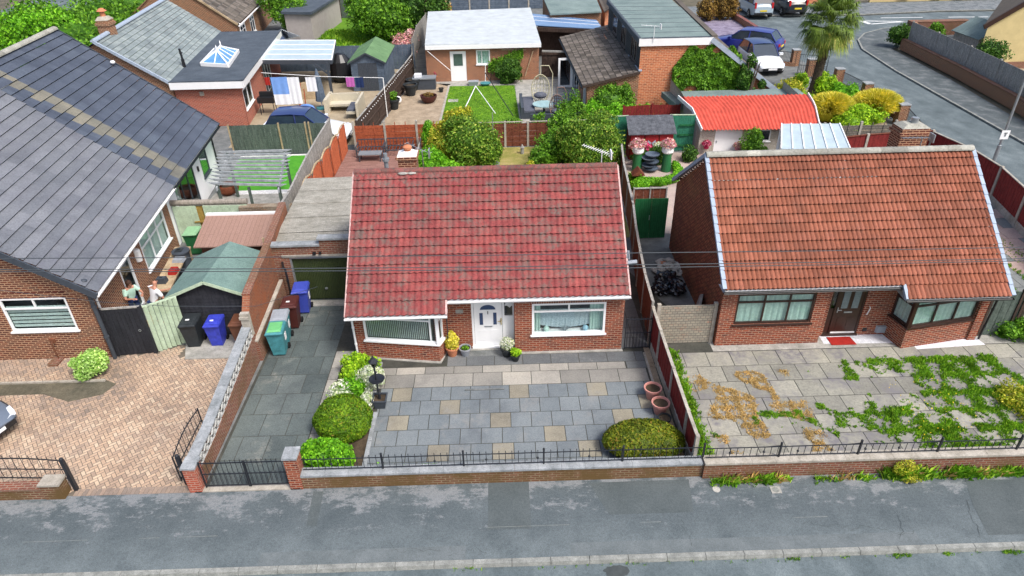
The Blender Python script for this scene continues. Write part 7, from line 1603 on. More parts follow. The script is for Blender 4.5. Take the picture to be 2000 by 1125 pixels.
# lean-to brown tile roof wing
t=thing('side_wing','single storey wing with weathered brown tile roof and open white door','wing',(5.2,42,0)); SW=t
E0,E1=G(1138,168,2.3),G(1093,73,2.3); U0,U1=V(1250,140,E0.y),V(1190,48,E1.y+.5)
b=MB(); roofpatch(b,E0,E1,U0,U1,10,lambda x:.008*math.sin(x*2*PI/.3),90,.035,.3); rf=b.build('roof',M['roof_brown'],t)
b=MB(); b.beam(U0+Vector((.02,0,.05)),U1+Vector((.02,0,.05)),.2,.06); b.build('flashing',M['lead'],rf); b=MB(); b.beam(E0+Vector((0,-.03,-.06)),U0+Vector((0,-.03,-.06)),.06,.14); b.build('verge',M['wood_brown'],rf)
b=MB(); ue=(E1-E0).normalized(); ue.z=0; ue.normalize(); ne=Vector((-abs(ue.y),ue.x,0)); ne=Vector((ue.y,-ue.x,0))*-1 if (Vector((ue.y,-ue.x,0)).x>0) else Vector((ue.y,-ue.x,0)); O_=Vector((E0.x+.3,E0.y+.15,0)); Lw=(E1-E0).length
uu=-ue; O2=O_+ue*Lw
wall(b,O2,uu,Lw,2.2,[(Lw-1.6,Lw-.5,.1,2.1),(Lw-7.5,Lw-4.0,.1,2.1)],ne)
b.poly([(O_.x,O_.y,0),(U0.x,O_.y,0),(U0.x,O_.y,U0.z-.1),(O_.x,O_.y,2.2)])
b.build('wall',M['brick_brown'],t)
window(SW,O2,uu,Lw-1.6,Lw-.5,.1,2.1,M['white'],M['glass'],(.5,),None,ne,.1,0,False,M['curtain'],.3,name='glazed_door'); window(SW,O2,uu,Lw-7.5,Lw-4.0,.1,2.1,M['white'],M['glass_dark'],(.33,.66),None,ne,.1,0,False,M['room'],.3,name='patio_door')
q=O_+ue*7.6; t2=window(SW,q,ne,0,1.0,.1,2.15,M['white'],M['glass_dark'],(),None,-ue,.14,-.1,False,None,name='open_door',label='white glazed door swung wide open'); gutter(SW,E0+Vector((-.05,0,-.08)),E1+Vector((-.05,0,-.08)),M['black'],.07)
# big brick house with flat roof
t=thing('house','tall orange brick house with ivy, dark cladding and grey flat roof','house',(12,41.5,0)); BH=t
Y0=41.6; TL,TR=V(1253,75,Y0),V(1390,73,Y0); zt=TL.z; TB=V(1190,0,1); 
bk=G(1190,0,zt); bl_=Vector((TL.x-(bk.x-TL.x)*0+ (bk.x-TL.x),bk.y,zt)); br=G(1312,0,zt)
x9=TL.x; k1,k2=V(1400,82,Y0),V(1515,172,Y0); zb_=k2.z-.6*.0
b=MB(); b.poly([(x9,Y0,0),(TR.x+6.2,Y0,0),(TR.x+6.2,Y0,max(.2,zt-.35-(TR.x+6.2-k1.x)*(k1.z-k2.z)/(k2.x-k1.x))),(k1.x,Y0,zt-.35),(x9,Y0,zt-.35)]); b.build('wall',M['brick_orange'],t)
dirb=(Vector((bk.x,bk.y,0))-Vector((x9,Y0,0))); LL=dirb.length; ub_=dirb.normalized(); nb_=Vector((-ub_.y,ub_.x,0))
cladm=brick('dark_cladding',(.055,.06,.065),(.045,.05,.055),(.02,.022,.025),bw=4,bh=.16,ms=.012)
b=MB(); OB_=Vector((bk.x,bk.y,0)); hs=[]
for a_ in (1.2,5.2,9.0): hs.append((LL-a_-1.9,LL-a_,zt-1.75,zt-.45))
wall(b,OB_,-ub_,LL,zt-.3,hs,nb_); b.build('clad_wall',cladm,t)
for h in hs: window(BH,OB_,-ub_,*h,M['brown_upvc'],M['glass_dark'],(.35,.65),None,nb_,.09,0,True,M['room'],.3)
b=MB(); b.prism([(x9-.15,Y0-.12),(TR.x,Y0-.12),(br.x,br.y),(bk.x-.15,bk.y)],zt-.06,zt+.02); r_=b.build('flat_roof',M['felt_grey'],t)
b=MB()
for k in range(1,9):
    s=k/9; p=Vector((x9,Y0,zt+.022)).lerp(Vector((bk.x,bk.y,zt+.022)),s); q=Vector((TR.x,Y0,zt+.022)).lerp(Vector((br.x,br.y,zt+.022)),s); b.beam(p,q,.05,.02)
b.build('felt_laps',M['felt'],r_)
b=MB(); b.box(x9-.15,TR.x+.1,Y0-.16,Y0-.12,zt-.42,zt); b.build('fascia',M['white'],t)
b=MB(); b.beam((x9-.17,Y0-.1,zt-.12),(bk.x-.17,bk.y,zt-.12),.06,.3).beam((x9-.1,Y0-.1,zt+.03),(bk.x-.1,bk.y,zt+.03),.14,.05).beam((x9,Y0-.1,zt+.03),(TR.x,Y0-.1,zt+.03),.1,.05); b.build('roof_edge',M['felt'],t)
sl_=(k1.z-k2.z)/(k2.x-k1.x); xe=TR.x+6.6; b=MB(); roofpatch(b,(xe,Y0-.15,zt-.1-(xe-TR.x)*sl_),(xe+.2,58,zt-.1-(xe-TR.x)*sl_),(TR.x+.05,Y0-.15,zt-.0),(br.x+.35,br.y,zt),18,lambda x:0,40,.03,.3); b.build('sloping_roof',M['roof_brown'],t)
b=MB(); b.beam((TR.x+.0,Y0-.2,zt-.12),(xe,Y0-.2,zt-.2-(xe-TR.x)*sl_),.1,.28); b.build('verge',M['lead'],t); b=MB(); b.beam((TR.x+.15,Y0-.1,zt+.05),(br.x+.3,br.y,zt+.05),.35,.1); b.build('ridge',M['roof_brown'],t)
aerial('tv_aerial','white television aerial at the front edge of the big grey flat roof',V(1276,82,Y0-.2),.9,(-.8,.1,.05),5,.2,'white')
# ivy on the wall
mb=MB(); n=15000; X0,X1=V(1312,150,Y0).x,V(1440,150,Y0).x; P=[];
while len(P)<n:
    x=X0+(X1-X0)*rng.random(); s=(x-X0)/(X1-X0); top=(zt-.45)*(.72+.26*min(1,s*4.5)+.13*mnoise.noise(Vector((x*1.6,1,3))))-max(0,(s-.72))*2.0; z=top*rng.random()**.8
    if mnoise.noise(Vector((x*1.3,z*1.3,8)))>-.42: P.append((x,Y0-.08-.3*rng.random()*(1.2-z/5)*(1+1.3*mnoise.noise(Vector((x*2.2,z*2.2,4)))),z))
mb.leaves(np.array(P),np.tile([0,-1,.35],(n,1)),.11,1.2,jit=.9); single(mb,'ivy',M['lf_green'],((X0+X1)/2,Y0-.1,0),'thick bright green ivy covering the orange brick wall','climber')
bush('tree','dark small tree at the right edge of the ivy','tree',M['lf_dark'],[(14.9,41.0,2.6,.45,.4,.8),(14.7,40.9,1.3,.6,.5,.8),(15.5,41.1,1.6,.35,.3,.5),(15.2,41.2,3.6,.3,.3,.5),(16.0,41.1,2.2,.25,.25,.3)],5200,.09,stem=(.1,3,.4),core=.5)
bush('hedge','dark green clipped hedge in front of the brown tiled wing','hedge',M['lf_green'],[(6.7,41.0,1.2,1.2,.8,1.2),(7.6,41.2,1.2,.7,.7,1.1)],9500,.09,core=.85)
bush('shrub','bright green leafy shrubs spilling over the green screen','shrub',M['lf_bright'],[(6.9,39.3,.8,1.1,.7,.9),(8.4,39.6,.8,1.0,.6,.8),(5.6,39.2,.9,.8,.6,1.1),(9.6,39.9,.7,.6,.5,.7)],9500,.085,core=.6)
# blue glazed walkway roof, canopies behind
t=thing('covered_walkway','dark covered walkway with blue glazed roof beside the outbuilding','walkway',(5,55,0))
b=MB(); q=[G(1040,50,2.6),G(1178,58,2.6),G(1165,40,2.6),G(1032,27,2.6)]; b.extr(q,(0,0,.05)); r_=b.build('roof',M['solar'],t); b=MB(); b.beam(q[0].lerp(q[3],.4)+ZZ*.06,q[1].lerp(q[2],.4)+ZZ*.06,.08,.03).beam(q[0].lerp(q[3],.75)+ZZ*.06,q[1].lerp(q[2],.75)+ZZ*.06,.08,.03); b.build('glazing_bars',M['white'],r_)
b=MB(); b.beam((3.1,57.6,2.45),(8.4,56.0,2.45),.15,.3); b.box(3.4,8.2,59,59.2,0,2.4); b.build('dark_wall',M['wood_brown'],t); b=MB(); b.beam((3.3,52,2.0),(5.0,51.6,2.0),.12,.12); b.build('beam',M['wood_grey'],t)
b=MB(); b.box(3.3,5.2,52.3,52.36,0,1.9).beam((3.4,52.25,.3),(5.1,52.25,1.7),.04,.1).beam((3.4,52.25,1.7),(5.1,52.25,1.7),.04,.1).beam((3.4,52.25,.9),(5.1,52.25,.9),.04,.1); single(b,'timber_gate',M['wood_brown'],(4.2,52.3,0),'dark braced timber gate between outbuilding and brown roofed wing','gate')
b=MB(); q=[G(1075,30,2.9),G(1175,25,2.9),G(1162,-6,3.2),G(1060,-4,3.2)]; b.extr(q,(0,0,.12)); t=thing('canopy_building','low building with grey green felt roof behind the walkway','building',q[0]); b.build('roof',M['felt_grey'],t); b=MB(); b.extr([q[0]+Vector((0,.3,0)),q[1]+Vector((0,.3,0)),q[2],q[3]],(0,0,-2.9)); b.build('wall',M['brick_brown'],t)
b=MB(); a=G(1160,0,3.0); b.extr([G(1180,25,2.6),G(1200,12,3.2),G(1215,-20,3.2),G(1160,-20,2.6)],(0,0,.1)); t=thing('outhouse','small outhouse with brown tile roof behind the walkway','building',a); b.build('roof',M['roof_brown'],t); b=MB(); b.extr([G(1182,26,2.5),G(1198,14,2.5),G(1212,-18,2.5),G(1165,-18,2.5)],(0,0,-2.4)); b.build('wall',M['brick_orange'],t)
panelfence('panel_fence','blue grey slatted fence behind the white flat roof',[(-5.2,81),(-3,81),(-.8,81),(1.4,81),(3.6,81),(5.8,81)],M['wood_blue'],M['post'],[2.3]*6,dirr='h',bw=.2,side=1,postw=.16)
# ================= shed garden behind (left middle) =================
sheet('patio',[(-16,38.5),(-8,38.5),(-7.0,49),(-7.0,55.7),(-17.4,55.7)],M['sandy'],.003)
shed('garden_shed','slate blue shed with green felt roof and double doors',-10.55,-8.2,49.7,54.6,2.1,2.7,M['wood_blue'],M['felt_green2'],M['anthracite'],door=[(-10.05,-9.4),(-9.38,-8.7)],dm_=M['anthracite'],over=.2,board=.2)
t=thing('patio_canopy','grey timber canopy with pale translucent roof beside the brick extension','canopy',(-14,50,0))
q=[G(512,118,2.6),G(648,118,2.6),G(655,80,2.6),G(538,80,2.6)]; b=MB(); b.extr(q,(0,0,.05)); r_=b.build('roof',M['polycarb'],t)
b=MB()
for k in range(5): s=k/4; b.beam(q[0].lerp(q[3],s)+ZZ*.06,q[1].lerp(q[2],s)+ZZ*.06,.1,.04)
b.beam(q[1]+ZZ*.05,q[2]+ZZ*.05,.08,.05); b.build('glazing_bars',M['white'],r_)
b=MB(); b.beam(q[0]-ZZ*.12,q[1]-ZZ*.12,.12,.25).beam(q[1]-ZZ*.1,q[2]-ZZ*.1,.1,.2); b.build('beam',M['anthracite'],t)
for v in (q[1]+Vector((-.35,0,0)),q[2]+Vector((-.3,0,0))): b=MB(); b.beam((v.x,v.y,0),(v.x,v.y,2.5),.17); b.build('post',M['anthracite'],t)
b=MB(); b.beam(q[1]+Vector((-.4,0,-.9)),q[1]+Vector((-1.2,0,-.25)),.1); b.build('brace',M['anthracite'],t)
# washing line with laundry
t=thing('washing_line','washing line strung across the patio','washing line',(-11,44,0)); LZ=1.9; A=V(510,142,43.6); B=V(748,152,43.6); b=MB(); b.tube([A,A.lerp(B,.5)-ZZ*.08,B],.018,5); b.build('line',M['white'],t)
b=MB(); b.tube([(B.x,43.6,0),(B.x,43.6,B.z)],.03,6); b.build('pole',M['white'],t)
def cloth(name,label,px0,px1,h,mt,mt2=None,top=None):
    a,c=V(px0,150,43.6),V(px1,150,43.6); zt=a.z-.02; m=18
    def g(z0,z1,nn,mat,par=None,loc=None):
        b=MB(); b.grid([[(a.x+(c.x-a.x)*i/m,43.55+.007*math.sin(i*.8)*(1+ (zt-z)*.8),z) for i in range(m+1)] for z in np.linspace(z0,z1,6)]); return b.build(nn,mat,par,loc=loc)
    if mt2: t=thing(name,label,'laundry',(a.x,43.55,zt-h),'washing on the line'); g(zt,zt-h*.62,'upper_cloth',mt,t); g(zt-h*.62,zt-h,'lower_cloth',mt2,t)
    else: o=g(zt,zt-h,name,mt,None,(a.x,43.55,zt-h)); tag(o,label,'laundry','washing on the line')
cloth('towel','large sheet on the washing line, blue above and white below',528,560,1.75,M['cloth_blue'],M['cloth_white'])
cloth('sheet','long white sheet on the washing line beside the blue one',560,583,1.7,M['cloth_white'])
cloth('shirt','white shirt pegged on the washing line right of the long sheet',596,616,.9,M['cloth_white'])
cloth('shorts','navy shorts pegged on the washing line in front of the blue shed door',693,709,.65,M['cloth_navy'])
cloth('shirt','pink purple shirt pegged on the washing line left of the navy shorts',675,691,.6,M['cloth_pink'])
cloth('shorts','red and navy shorts at the left end of the washing line',516,526,.5,M['red_mat'])
p=G(630,212); t=thing('parasol','closed slate blue parasol in front of the washing line','parasol',(p.x,p.y,0)); b=MB(); b.tube([(p.x,p.y,0),(p.x,p.y,2.6)],.04,6); b.build('pole',M['white'],t); b=MB(); b.lathe([(.36,.55),(.32,.9),(.26,1.6),(.2,2.1),(.16,2.2),(.05,2.65)],(p.x,p.y,0),9); b.build('canopy',M['wood_blue'],t); b=MB(); b.lathe([(.4,0),(.4,.12),(.1,.16)],(p.x,p.y,0),14); b.build('base',M['plas_teal'],t)
t=thing('garden_bench','cream L shaped garden bench with dark cushions behind the brown fence','bench',(-10.4,44,0)); b=MB(); b.box(-11.4,-9.9,44.9,45.7,.35,.5).box(-11.5,-11.3,44.2,46.2,0,1.0).box(-11.4,-9.4,45.7,45.85,0,1.0).box(-9.9,-9.3,43.2,45.6,.35,.5).box(-9.2,-9.05,43.0,45.6,0,1.1); b.build('frame',plain('cream_paint',(.5,.46,.36),.6,.3,.08,5),t); b=MB(); b.box(-9.85,-9.35,43.3,45.0,.5,.62); b.build('cushion',M['cloth_grey'],t)
t=thing('barbecue','black barbecue on thin legs beside the red brick wall','barbecue',(-15,43.4,0)); p=G(527,222); b=MB(); b.box(p.x-.6,p.x+.5,p.y-.2,p.y+.4,.75,1.1).box(p.x-.5,p.x+.4,p.y+.2,p.y+.4,1.1,1.4); b.build('firebox',M['black'],t)
for dx_ in (-.5,.4):
    for dy_ in (-.15,.35): b=MB(); b.beam((p.x+dx_,p.y+dy_,0),(p.x+dx_,p.y+dy_,.75),.04); b.build('leg',M['iron'],t)
p=V(521,178,43.8); b=MB(); b.lathe([(.3,-.06),(.42,0),(.3,.06)],(0,0,0),18); o=single(b,'hose_reel',M['plas_green'],(p.x,p.y,p.z),'round bright green hose reel on the red brick wall','hose reel'); o.rotation_euler=(0,PI/2.2,0)
p=G(585,190); b=MB(); b.extr([(-15.2,47.8,0),(-14.6,47.8,1.0),(-13.0,48,1.25),(-12.9,48,0)],(0,.3,0)); single(b,'cardboard_sheets',M['wood_tan'],(-14,48,0),'tan cardboard sheets stacked behind the washing','cardboard')
b=MB(); b.lathe([(.6,0),(.9,.4),(.8,1.5),(.4,2.0),(.05,2.1)],(-11.9,52.6,0),14); single(b,'covered_barbecue',M['black'],(-11.9,52.6,0),'tall black covered object under the canopy edge','cover')
t=thing('play_tent','pink and blue bundle of toys with small ladder by the parasol','toys',(-12.7,45.2,0)); b=MB(); b.ball((-12.8,44.6,.3),.5,6,(1.2,1,.7)); b.build('blue_bag',M['cloth_blue'],t); b=MB(); b.beam((-13.6,46,0),(-13.4,46.3,1.6),.08).beam((-13.2,46,0),(-13.2,46.3,1.2),.06); b.build('orange_frame',M['wood_orange'],t)
# far left middle: lawn, tree, render outbuilding
sheet('lawn',[(-17.2,56),(-7,56),(-7,80),(-17.0,80)],M['lawn'],.0)
tufts('long_grass','long green grass of the far garden behind the blue shed','grass',M['grass'],[(-17+9.5*rng.random(),57+14*rng.random(),0,1) for _ in range(3200)],.3,6,.2,.04)
bush('tree','big rounded green tree behind the green roofed shed','tree',M['lf_green'],[(-11.1,65.5,2.4,2.3,2.0,1.9),(-9.7,65,2.2,1.9,1.8,1.6),(-11.8,67.5,3.6,2.0,2.0,1.7),(-10.0,68,3.8,2.1,2,1.7)],26000,.15,stem=(.2,4,1.2),core=.75)
bush('tree','darker green tree at the top of the photo right of the big one','tree',M['lf_dark'],[(-8.2,68,2.6,2.0,2.0,2.4),(-6.4,70,2.4,1.6,1.5,2.2)],11000,.15,stem=(.2,4,1.),core=.75)
bush('shrub','pink and white hydrangea between the big tree and the leaning fence','shrub',M['fl_pink'],[(-8.3,61.2,.7,.8,1.0,.8),(-7.7,59.5,.6,.7,.9,.7),(-7.6,62.4,.9,.6,.9,.8),(-8.7,59.8,.4,.6,.6,.5)],4200,.12,core=.5,nz=.35)
bush('shrub','straw coloured grassy shrub above the white roof corner','shrub',M['grass_dry'],[(-5.6,74,1.2,.9,.9,1.5)],1800,.14)
bush('tree','small loose green tree beside the grey rendered outbuilding','tree',M['lf_green'],[(-20.0,69.5,2.3,1.6,1.4,1.4),(-21.6,71.5,2.9,1.6,1.4,1.4),(-19.4,68,1.4,.9,.9,.9)],8000,.14,stem=(.1,5,.8),core=.5)
bush('plants','row of yellow flowers behind the canopy roof','flowers',M['lf_yellow'],[(-18+k*1.0,57.2,.3,.7,.5,.4) for k in range(5)],2400,.1)
t=thing('outbuilding','grey rendered outbuilding with dark flat roof left of the far lawn','outbuilding',(-18,70,0)); q=[(-17.2,66.5),(-16.6,70.5),(-16.9,74),(-20.5,74),(-20.2,67.5)]
b=MB(); b.prism([(-19.6,66.7),(-17.1,66.2),(-16.4,76),(-20.4,76)],0,2.5); b.build('wall',plain('beige_render',(.36,.33,.31),.95,.2,.1,2),t); b=MB(); b.prism([(-19.8,66.5),(-16.9,65.9),(-16.1,76.2),(-20.6,76.2)],2.5,2.72); b.build('roof',M['felt'],t)
b=MB(); b.beam((-21.5,66.2,.6),(-19.8,64.6,.6),.04).beam((-19.8,64.6,.6),(-18.4,66.3,.6),.04)
for a in ((-21.5,66.2),(-19.8,64.6),(-18.4,66.3)): b.beam((a[0],a[1],0),(a[0],a[1],.6),.05).beam((a[0],a[1],.6),(-19.9,66,1.3),.04)
t=thing('cold_frame','small glazed garden frame behind the flat roofed extension','greenhouse',(-20,65.5,0)); b.build('frame',M['steel'],t); b=MB(); b.poly([(-21.5,66.2,.62),(-19.8,64.6,.62),(-19.9,66,1.3)]); b.poly([(-19.8,64.6,.62),(-18.4,66.3,.62),(-19.9,66,1.3)]); b.build('pane',M['glass_blue'],t)
panelfence('board_fence','dark boarded fence at the top between outbuilding and big tree',[(-16.8,78),(-14.6,78),(-12.4,78),(-10,78)],M['wood_green'],M['wood_brown'],[2.2]*4,bw=.2,side=1,postw=.12)
# top left hedge
bush('hedge','large mixed green hedge at the top left beyond the dark roof','hedge',M['lf_green'],[(-34,58,2.0,4.6,3.0,2.3),(-29,56.5,1.7,3.4,2.6,2.0),(-38,61,2.2,4.0,3.0,2.6),(-33,64,2.4,5.0,3,2.8),(-27.8,60,1.5,2.4,2.4,1.9)],34000,.19,core=.88)
bush('hedge','bright green crown standing out on the left of the big hedge','hedge',M['lf_bright'],[(-37,58.0,2.9,3.2,2.2,1.9)],9000,.17,core=.8)
b=MB(); b.beam((-52,58,.0),(-40,52,.0),.4,.3); single(b,'garden_wall',M['post'],(-45,55,0),'low pale wall at the far left edge beyond the hedge','wall')
# ================= cars =================
def car(label,loc,rz,paint,roof=None,L_=4.4,W_=1.82,H_=1.55,s=1.,name='parked_car',suv=0,plate=None,hatch=1,glassm_=None):
    t=thing(name,label,'car',(loc[0],loc[1],0)); T=Matrix.Translation((loc[0],loc[1],0))@Matrix.Rotation(rz,4,'Z')@Matrix.Scale(s,4); hl=L_/2; hw=W_/2; bz=.95+.1*suv
    St=[(-hl,.45,.80+.08*suv,.74),(-hl+.1,.32,.98+.06*suv,.86),(-hl+.45,.24,bz+.02,.96),(-hl+.95,.24,bz,1.),(-.2,.24,bz-.02,1.),(hl-1.35,.24,bz-.03,1.),(hl-.95,.24,bz-.1,.99),(hl-.45,.25,bz-.2,.94),(hl-.12,.3,bz-.33,.82),(hl,.42,bz-.42,.68)]
    b=MB(T); rows=[]
    for x,z0,z1,wf in St:
        w_=hw*wf; zm=(z0+z1)/2; rows.append([(x,-w_*.9,z0),(x,-w_,z0+.1),(x,-w_*1.0,zm),(x,-w_*.95,z1-.05),(x,-w_*.82,z1),(x,-w_*.4,z1+.035),(x,0,z1+.045),(x,w_*.4,z1+.035),(x,w_*.82,z1),(x,w_*.95,z1-.05),(x,w_*1.0,zm),(x,w_,z0+.1),(x,w_*.9,z0)])
    b.grid(rows,flip=True); b.poly(rows[0]); b.poly(rows[-1][::-1]); b.poly([r[0] for r in rows]+[r[-1] for r in rows][::-1])
    body=b.build('body',paint,t,smooth=True,angle=50)
    xr0=-hl+.15+.1*hatch; GH=[(xr0,bz,.86),(xr0+.42,H_-.06,.74),(-.55,H_,.76),(hl-2.05,H_-.06,.74),(hl-1.25,bz-.04,.86)]
    b=MB(T); g_=[]
    def side(sg):
        top=[(x,sg*hw*wf,z) for x,z,wf in GH]; return top
    Lt,Rt=side(1),side(-1); lo=[(GH[0][0],bz),(GH[-1][0],bz-.04)]
    for sd,sg in ((Lt,1),(Rt,-1)):
        P=[sd[0],sd[1],sd[2],sd[3],sd[4]]; P2=P+[(0,sg*hw*.9,bz-.02)]
        b.poly(P2 if sg<0 else P2[::-1])
    b.poly([Lt[0],Lt[1],Rt[1],Rt[0]]); b.poly([Rt[3],Lt[3],Lt[4],Rt[4]][::-1]); b.build('windows',glassm_ or CG,t)
    b=MB(T); e=.012; pr=[(x,wf,z+e) for x,z,wf in GH]
    rw=[]
    for x,wf,z in [(GH[1][0]-.02,GH[1][2],H_-.05),(-.55,.77,H_+.015),(GH[3][0]+.02,GH[3][2],H_-.05)]: rw.append([(x,-hw*wf*1.01,z-.01),(x,-hw*wf*.6,z+.03),(x,0,z+.045),(x,hw*wf*.6,z+.03),(x,hw*wf*1.01,z-.01)])
    b.grid(rw,flip=True); b.build('roof',roof or paint,t,smooth=True)
    b=MB(T)
    for sg in (-1,1):
        for (x,wf,z),(x2,wf2,z2) in zip(pr,pr[1:]):b.beam((x,sg*hw*wf,z),(x2,sg*hw*wf2,z2),.05,.035)
        b.beam((-.35,sg*hw*.765,H_-.02),(-.3,sg*hw*.9,bz),.05,.06); 
    b.build('pillars',roof or paint,t)
    for sg in (-1,1):
        for x in (-hl+.85,hl-.85):
            b=MB(T); b.tube([(x,sg*(hw-.2),.34),(x,sg*(hw+.005),.34)],.355,20); b.build('wheel_arch',M['black'],t)
            b=MB(T); b.tube([(x,sg*(hw-.18),.33),(x,sg*(hw+.015),.33)],.32,20); w=b.build('tyre',M['rubber'],t)
            b=MB(T)
            for k in range(6): a=k*PI/3; b.beam((x,sg*(hw+.02),.33),(x+.2*math.cos(a),sg*(hw+.02),.33+.2*math.sin(a)),.05,.02,up=(0,1,0))
            b.tube([(x,sg*(hw+.01),.33),(x,sg*(hw+.03),.33)],.05,8); b.build('rim',M['alloy'],w)
    for sg in (-1,1):
        b=MB(T); b.hexa([(hl-.32,sg*hw*.55,bz-.37),(hl-.03,sg*hw*.5,bz-.45),(hl-.1,sg*hw*.82,bz-.41),(hl-.35,sg*hw*.9,bz-.35)][::sg],[(hl-.34,sg*hw*.55,bz-.26),(hl-.06,sg*hw*.5,bz-.36),(hl-.14,sg*hw*.84,bz-.31),(hl-.38,sg*hw*.91,bz-.24)][::sg]); b.build('headlight',CL,t)
        b=MB(T); b.box(-hl-.012,-hl+.2,min(sg*hw*.5,sg*hw*.8),max(sg*hw*.5,sg*hw*.8),.66+.12*suv,.84+.1*suv) if not suv else b.box(-hl-.015,-hl+.25,min(sg*hw*.66,sg*hw*.8),max(sg*hw*.66,sg*hw*.8),.8,1.2); b.build('tail_light',CR,t)
        b=MB(T); b.box(hl-1.55,hl-1.4,min(sg*hw*.93,sg*(hw+.17)),max(sg*hw*.93,sg*(hw+.17)),bz+.0,bz+.14); b.build('door_mirror',paint,t)
    b=MB(T); b.box(hl-.03,hl+.012,-.6,.6,.34,.5); b.build('grille',M['black'],t); b=MB(T); b.box(-hl-.01,-hl+.05,-.7,.7,.34,.48); b.build('bumper_trim',M['black'],t)
    b=MB(T); b.box(-hl-.03,-hl-.005,-.27,.27,.56,.67); b.build('rear_plate',plain('yellow_plate',(.65,.5,.03),.5,.3,.05,5),t); b=MB(T); b.box(hl+.015,hl+.03,-.27,.27,.4,.5); b.build('front_plate',M['white'],t)
    return t
CG=plain('car_glass',(.02,.035,.055),.08,.9,.2,2); CL=plain('headlight_lens',(.6,.65,.7),.1,.8,.1,5); CR=plain('tail_lamp_red',(.45,.01,.012),.2,.6,.1,5)
def paintm(n,c,r=.28): 
    k=NT(n,r,.5); k.b.inputs['Coat Weight'].default_value=.6; k.b.inputs['Coat Roughness'].default_value=.08; k.b.inputs['Base Color'].default_value=L(c); return k.m
navy=paintm('navy_car_paint',(.012,.025,.12)); pw=paintm('white_car_paint',(.72,.75,.78)); ps=paintm('pale_silver_car_paint',(.36,.45,.52)); pk=paintm('black_car_paint',(.012,.016,.025)); pb=paintm('blue_car_paint',(.02,.03,.22)); pg=paintm('grey_silver_car_paint',(.12,.15,.2))
def hd(a,b): d=b-a; return math.atan2(d.y,d.x)
c=G(592,216,1.85); car('white bonneted car with navy roof parked behind the grey green fence',(c.x+.1,c.y-.0),-.06,pw,navy,s=1.17,H_=1.6)
h=hd(G(1457,117),G(1489,140)); p=G(1497,142); car('white car with dark roof parked nose to the iron gate',(p.x-1.7*math.cos(h)*1.2-.05,p.y-1.7*math.sin(h)*1.2-.55),h,pw,navy,s=1.22)
car('dark blue car parked behind the white one, facing away to the left',(G(1470,108).x-.2,G(1470,108).y+1.4),hd(G(1520,112),G(1425,98))+.12,pb,s=1.25,H_=1.5,L_=4.7)
p=G(1470,36); car('pale silver blue car parked on the road by the low brick wall, rear towards us',(p.x+.9,p.y+2.3),hd(G(1467,38),G(1443,22)),ps,navy,s=1.28,suv=1)
p=G(1540,34); car('black car with tall red tail lights parked right of the silver one',(p.x+.7,p.y+3.0),hd(G(1467,38),G(1443,22))+.08,pk,s=1.33,suv=1,H_=1.65)
p=G(4,842,.4); car('silver grey car at the left edge of the block paved driveway',(p.x-2.2*math.cos(.35)-.05,p.y+2.2*math.sin(.35)-.15),-.35,pg,s=1.0)
# ================= right corner: palm, yellow shrubs, walls =================
sheet('driveway',[(19.0,46.5),(24.2,47),(24.2,51),(23.6,54.3),(24.3,66),(22.5,68),(16.5,62),(17,50)],M['conc_dark'],.003)
sheet('slate_bed',[(19.6,64.5),(23.9,66.3),(24.2,73),(20.5,75)],M['gravel_purple'],.004); sheet('shrub_bed',[(18.3,36),(22.0,36),(24.2,41),(24.2,48),(19.0,46.5)],M['gravel'],.005)
t=thing('palm_tree','tall shaggy palm tree with fan leaves beside the side road','tree',(21.3,45.5,0)); b=MB(); TP=V(1608,115,45.5); TP=Vector((21.75,45.5,TP.z)); b.tube([(21.3,45.5,0),(21.35,45.5,.9),(21.45,45.5,2.2),(21.55,45.5,4.4)],[.34,.28,.28,.3],12)
for k in range(260): a=rng.random()*6.28; z=4.2*rng.random(); x=21.3+.06*z; b.beam((x+.22*math.cos(a),45.5+.22*math.sin(a),z),(x+.34*math.cos(a),45.5+.34*math.sin(a),z+.12),.04,.02)
b.build('trunk',M['bark'],t)
mb=MB(); cc=Vector((21.55,45.5,4.75)); Q=[];R=[]
for k in range(150):
    th=rng.random()*6.283; el=math.radians(-62+150*rng.random()); d=Vector((math.cos(th)*math.cos(el),math.sin(th)*math.cos(el),math.sin(el))); st=cc+d*(.75+.75*rng.random())+ZZ*.1; sd=d.cross(ZZ).normalized(); up=sd.cross(d); old=el<-.35
    for j in range(22):
        a=math.radians(-80+160*j/21); dd=(d*math.cos(a)+sd*math.sin(a)).normalized(); ln=.8*(.8+.35*rng.random()); m1=st+dd*ln*.6; e=st+dd*ln-ZZ*(ln*(.3+.45*rng.random())); wv=(up.cross(dd)).normalized()*.03
        Q.append([st,m1-wv,e,m1+wv]); R.append(rng.random()*.45+(.5 if old else 0))
    q=cc.lerp(st,.1); wv=sd*.02; Q.append([q-wv,q+wv,st+wv,st-wv]); R.append(.6)
A=np.array([[tuple(v) for v in q] for q in Q]); mb.chunks.append(A.reshape(-1,3)); mb.N=4*len(A); mb.f=[(4*k,4*k+1,4*k+2,4*k+3) for k in range(len(A))]; mb.r=R; mb.mi=[0]*len(A); mb.build('crown',M['palm'],t)
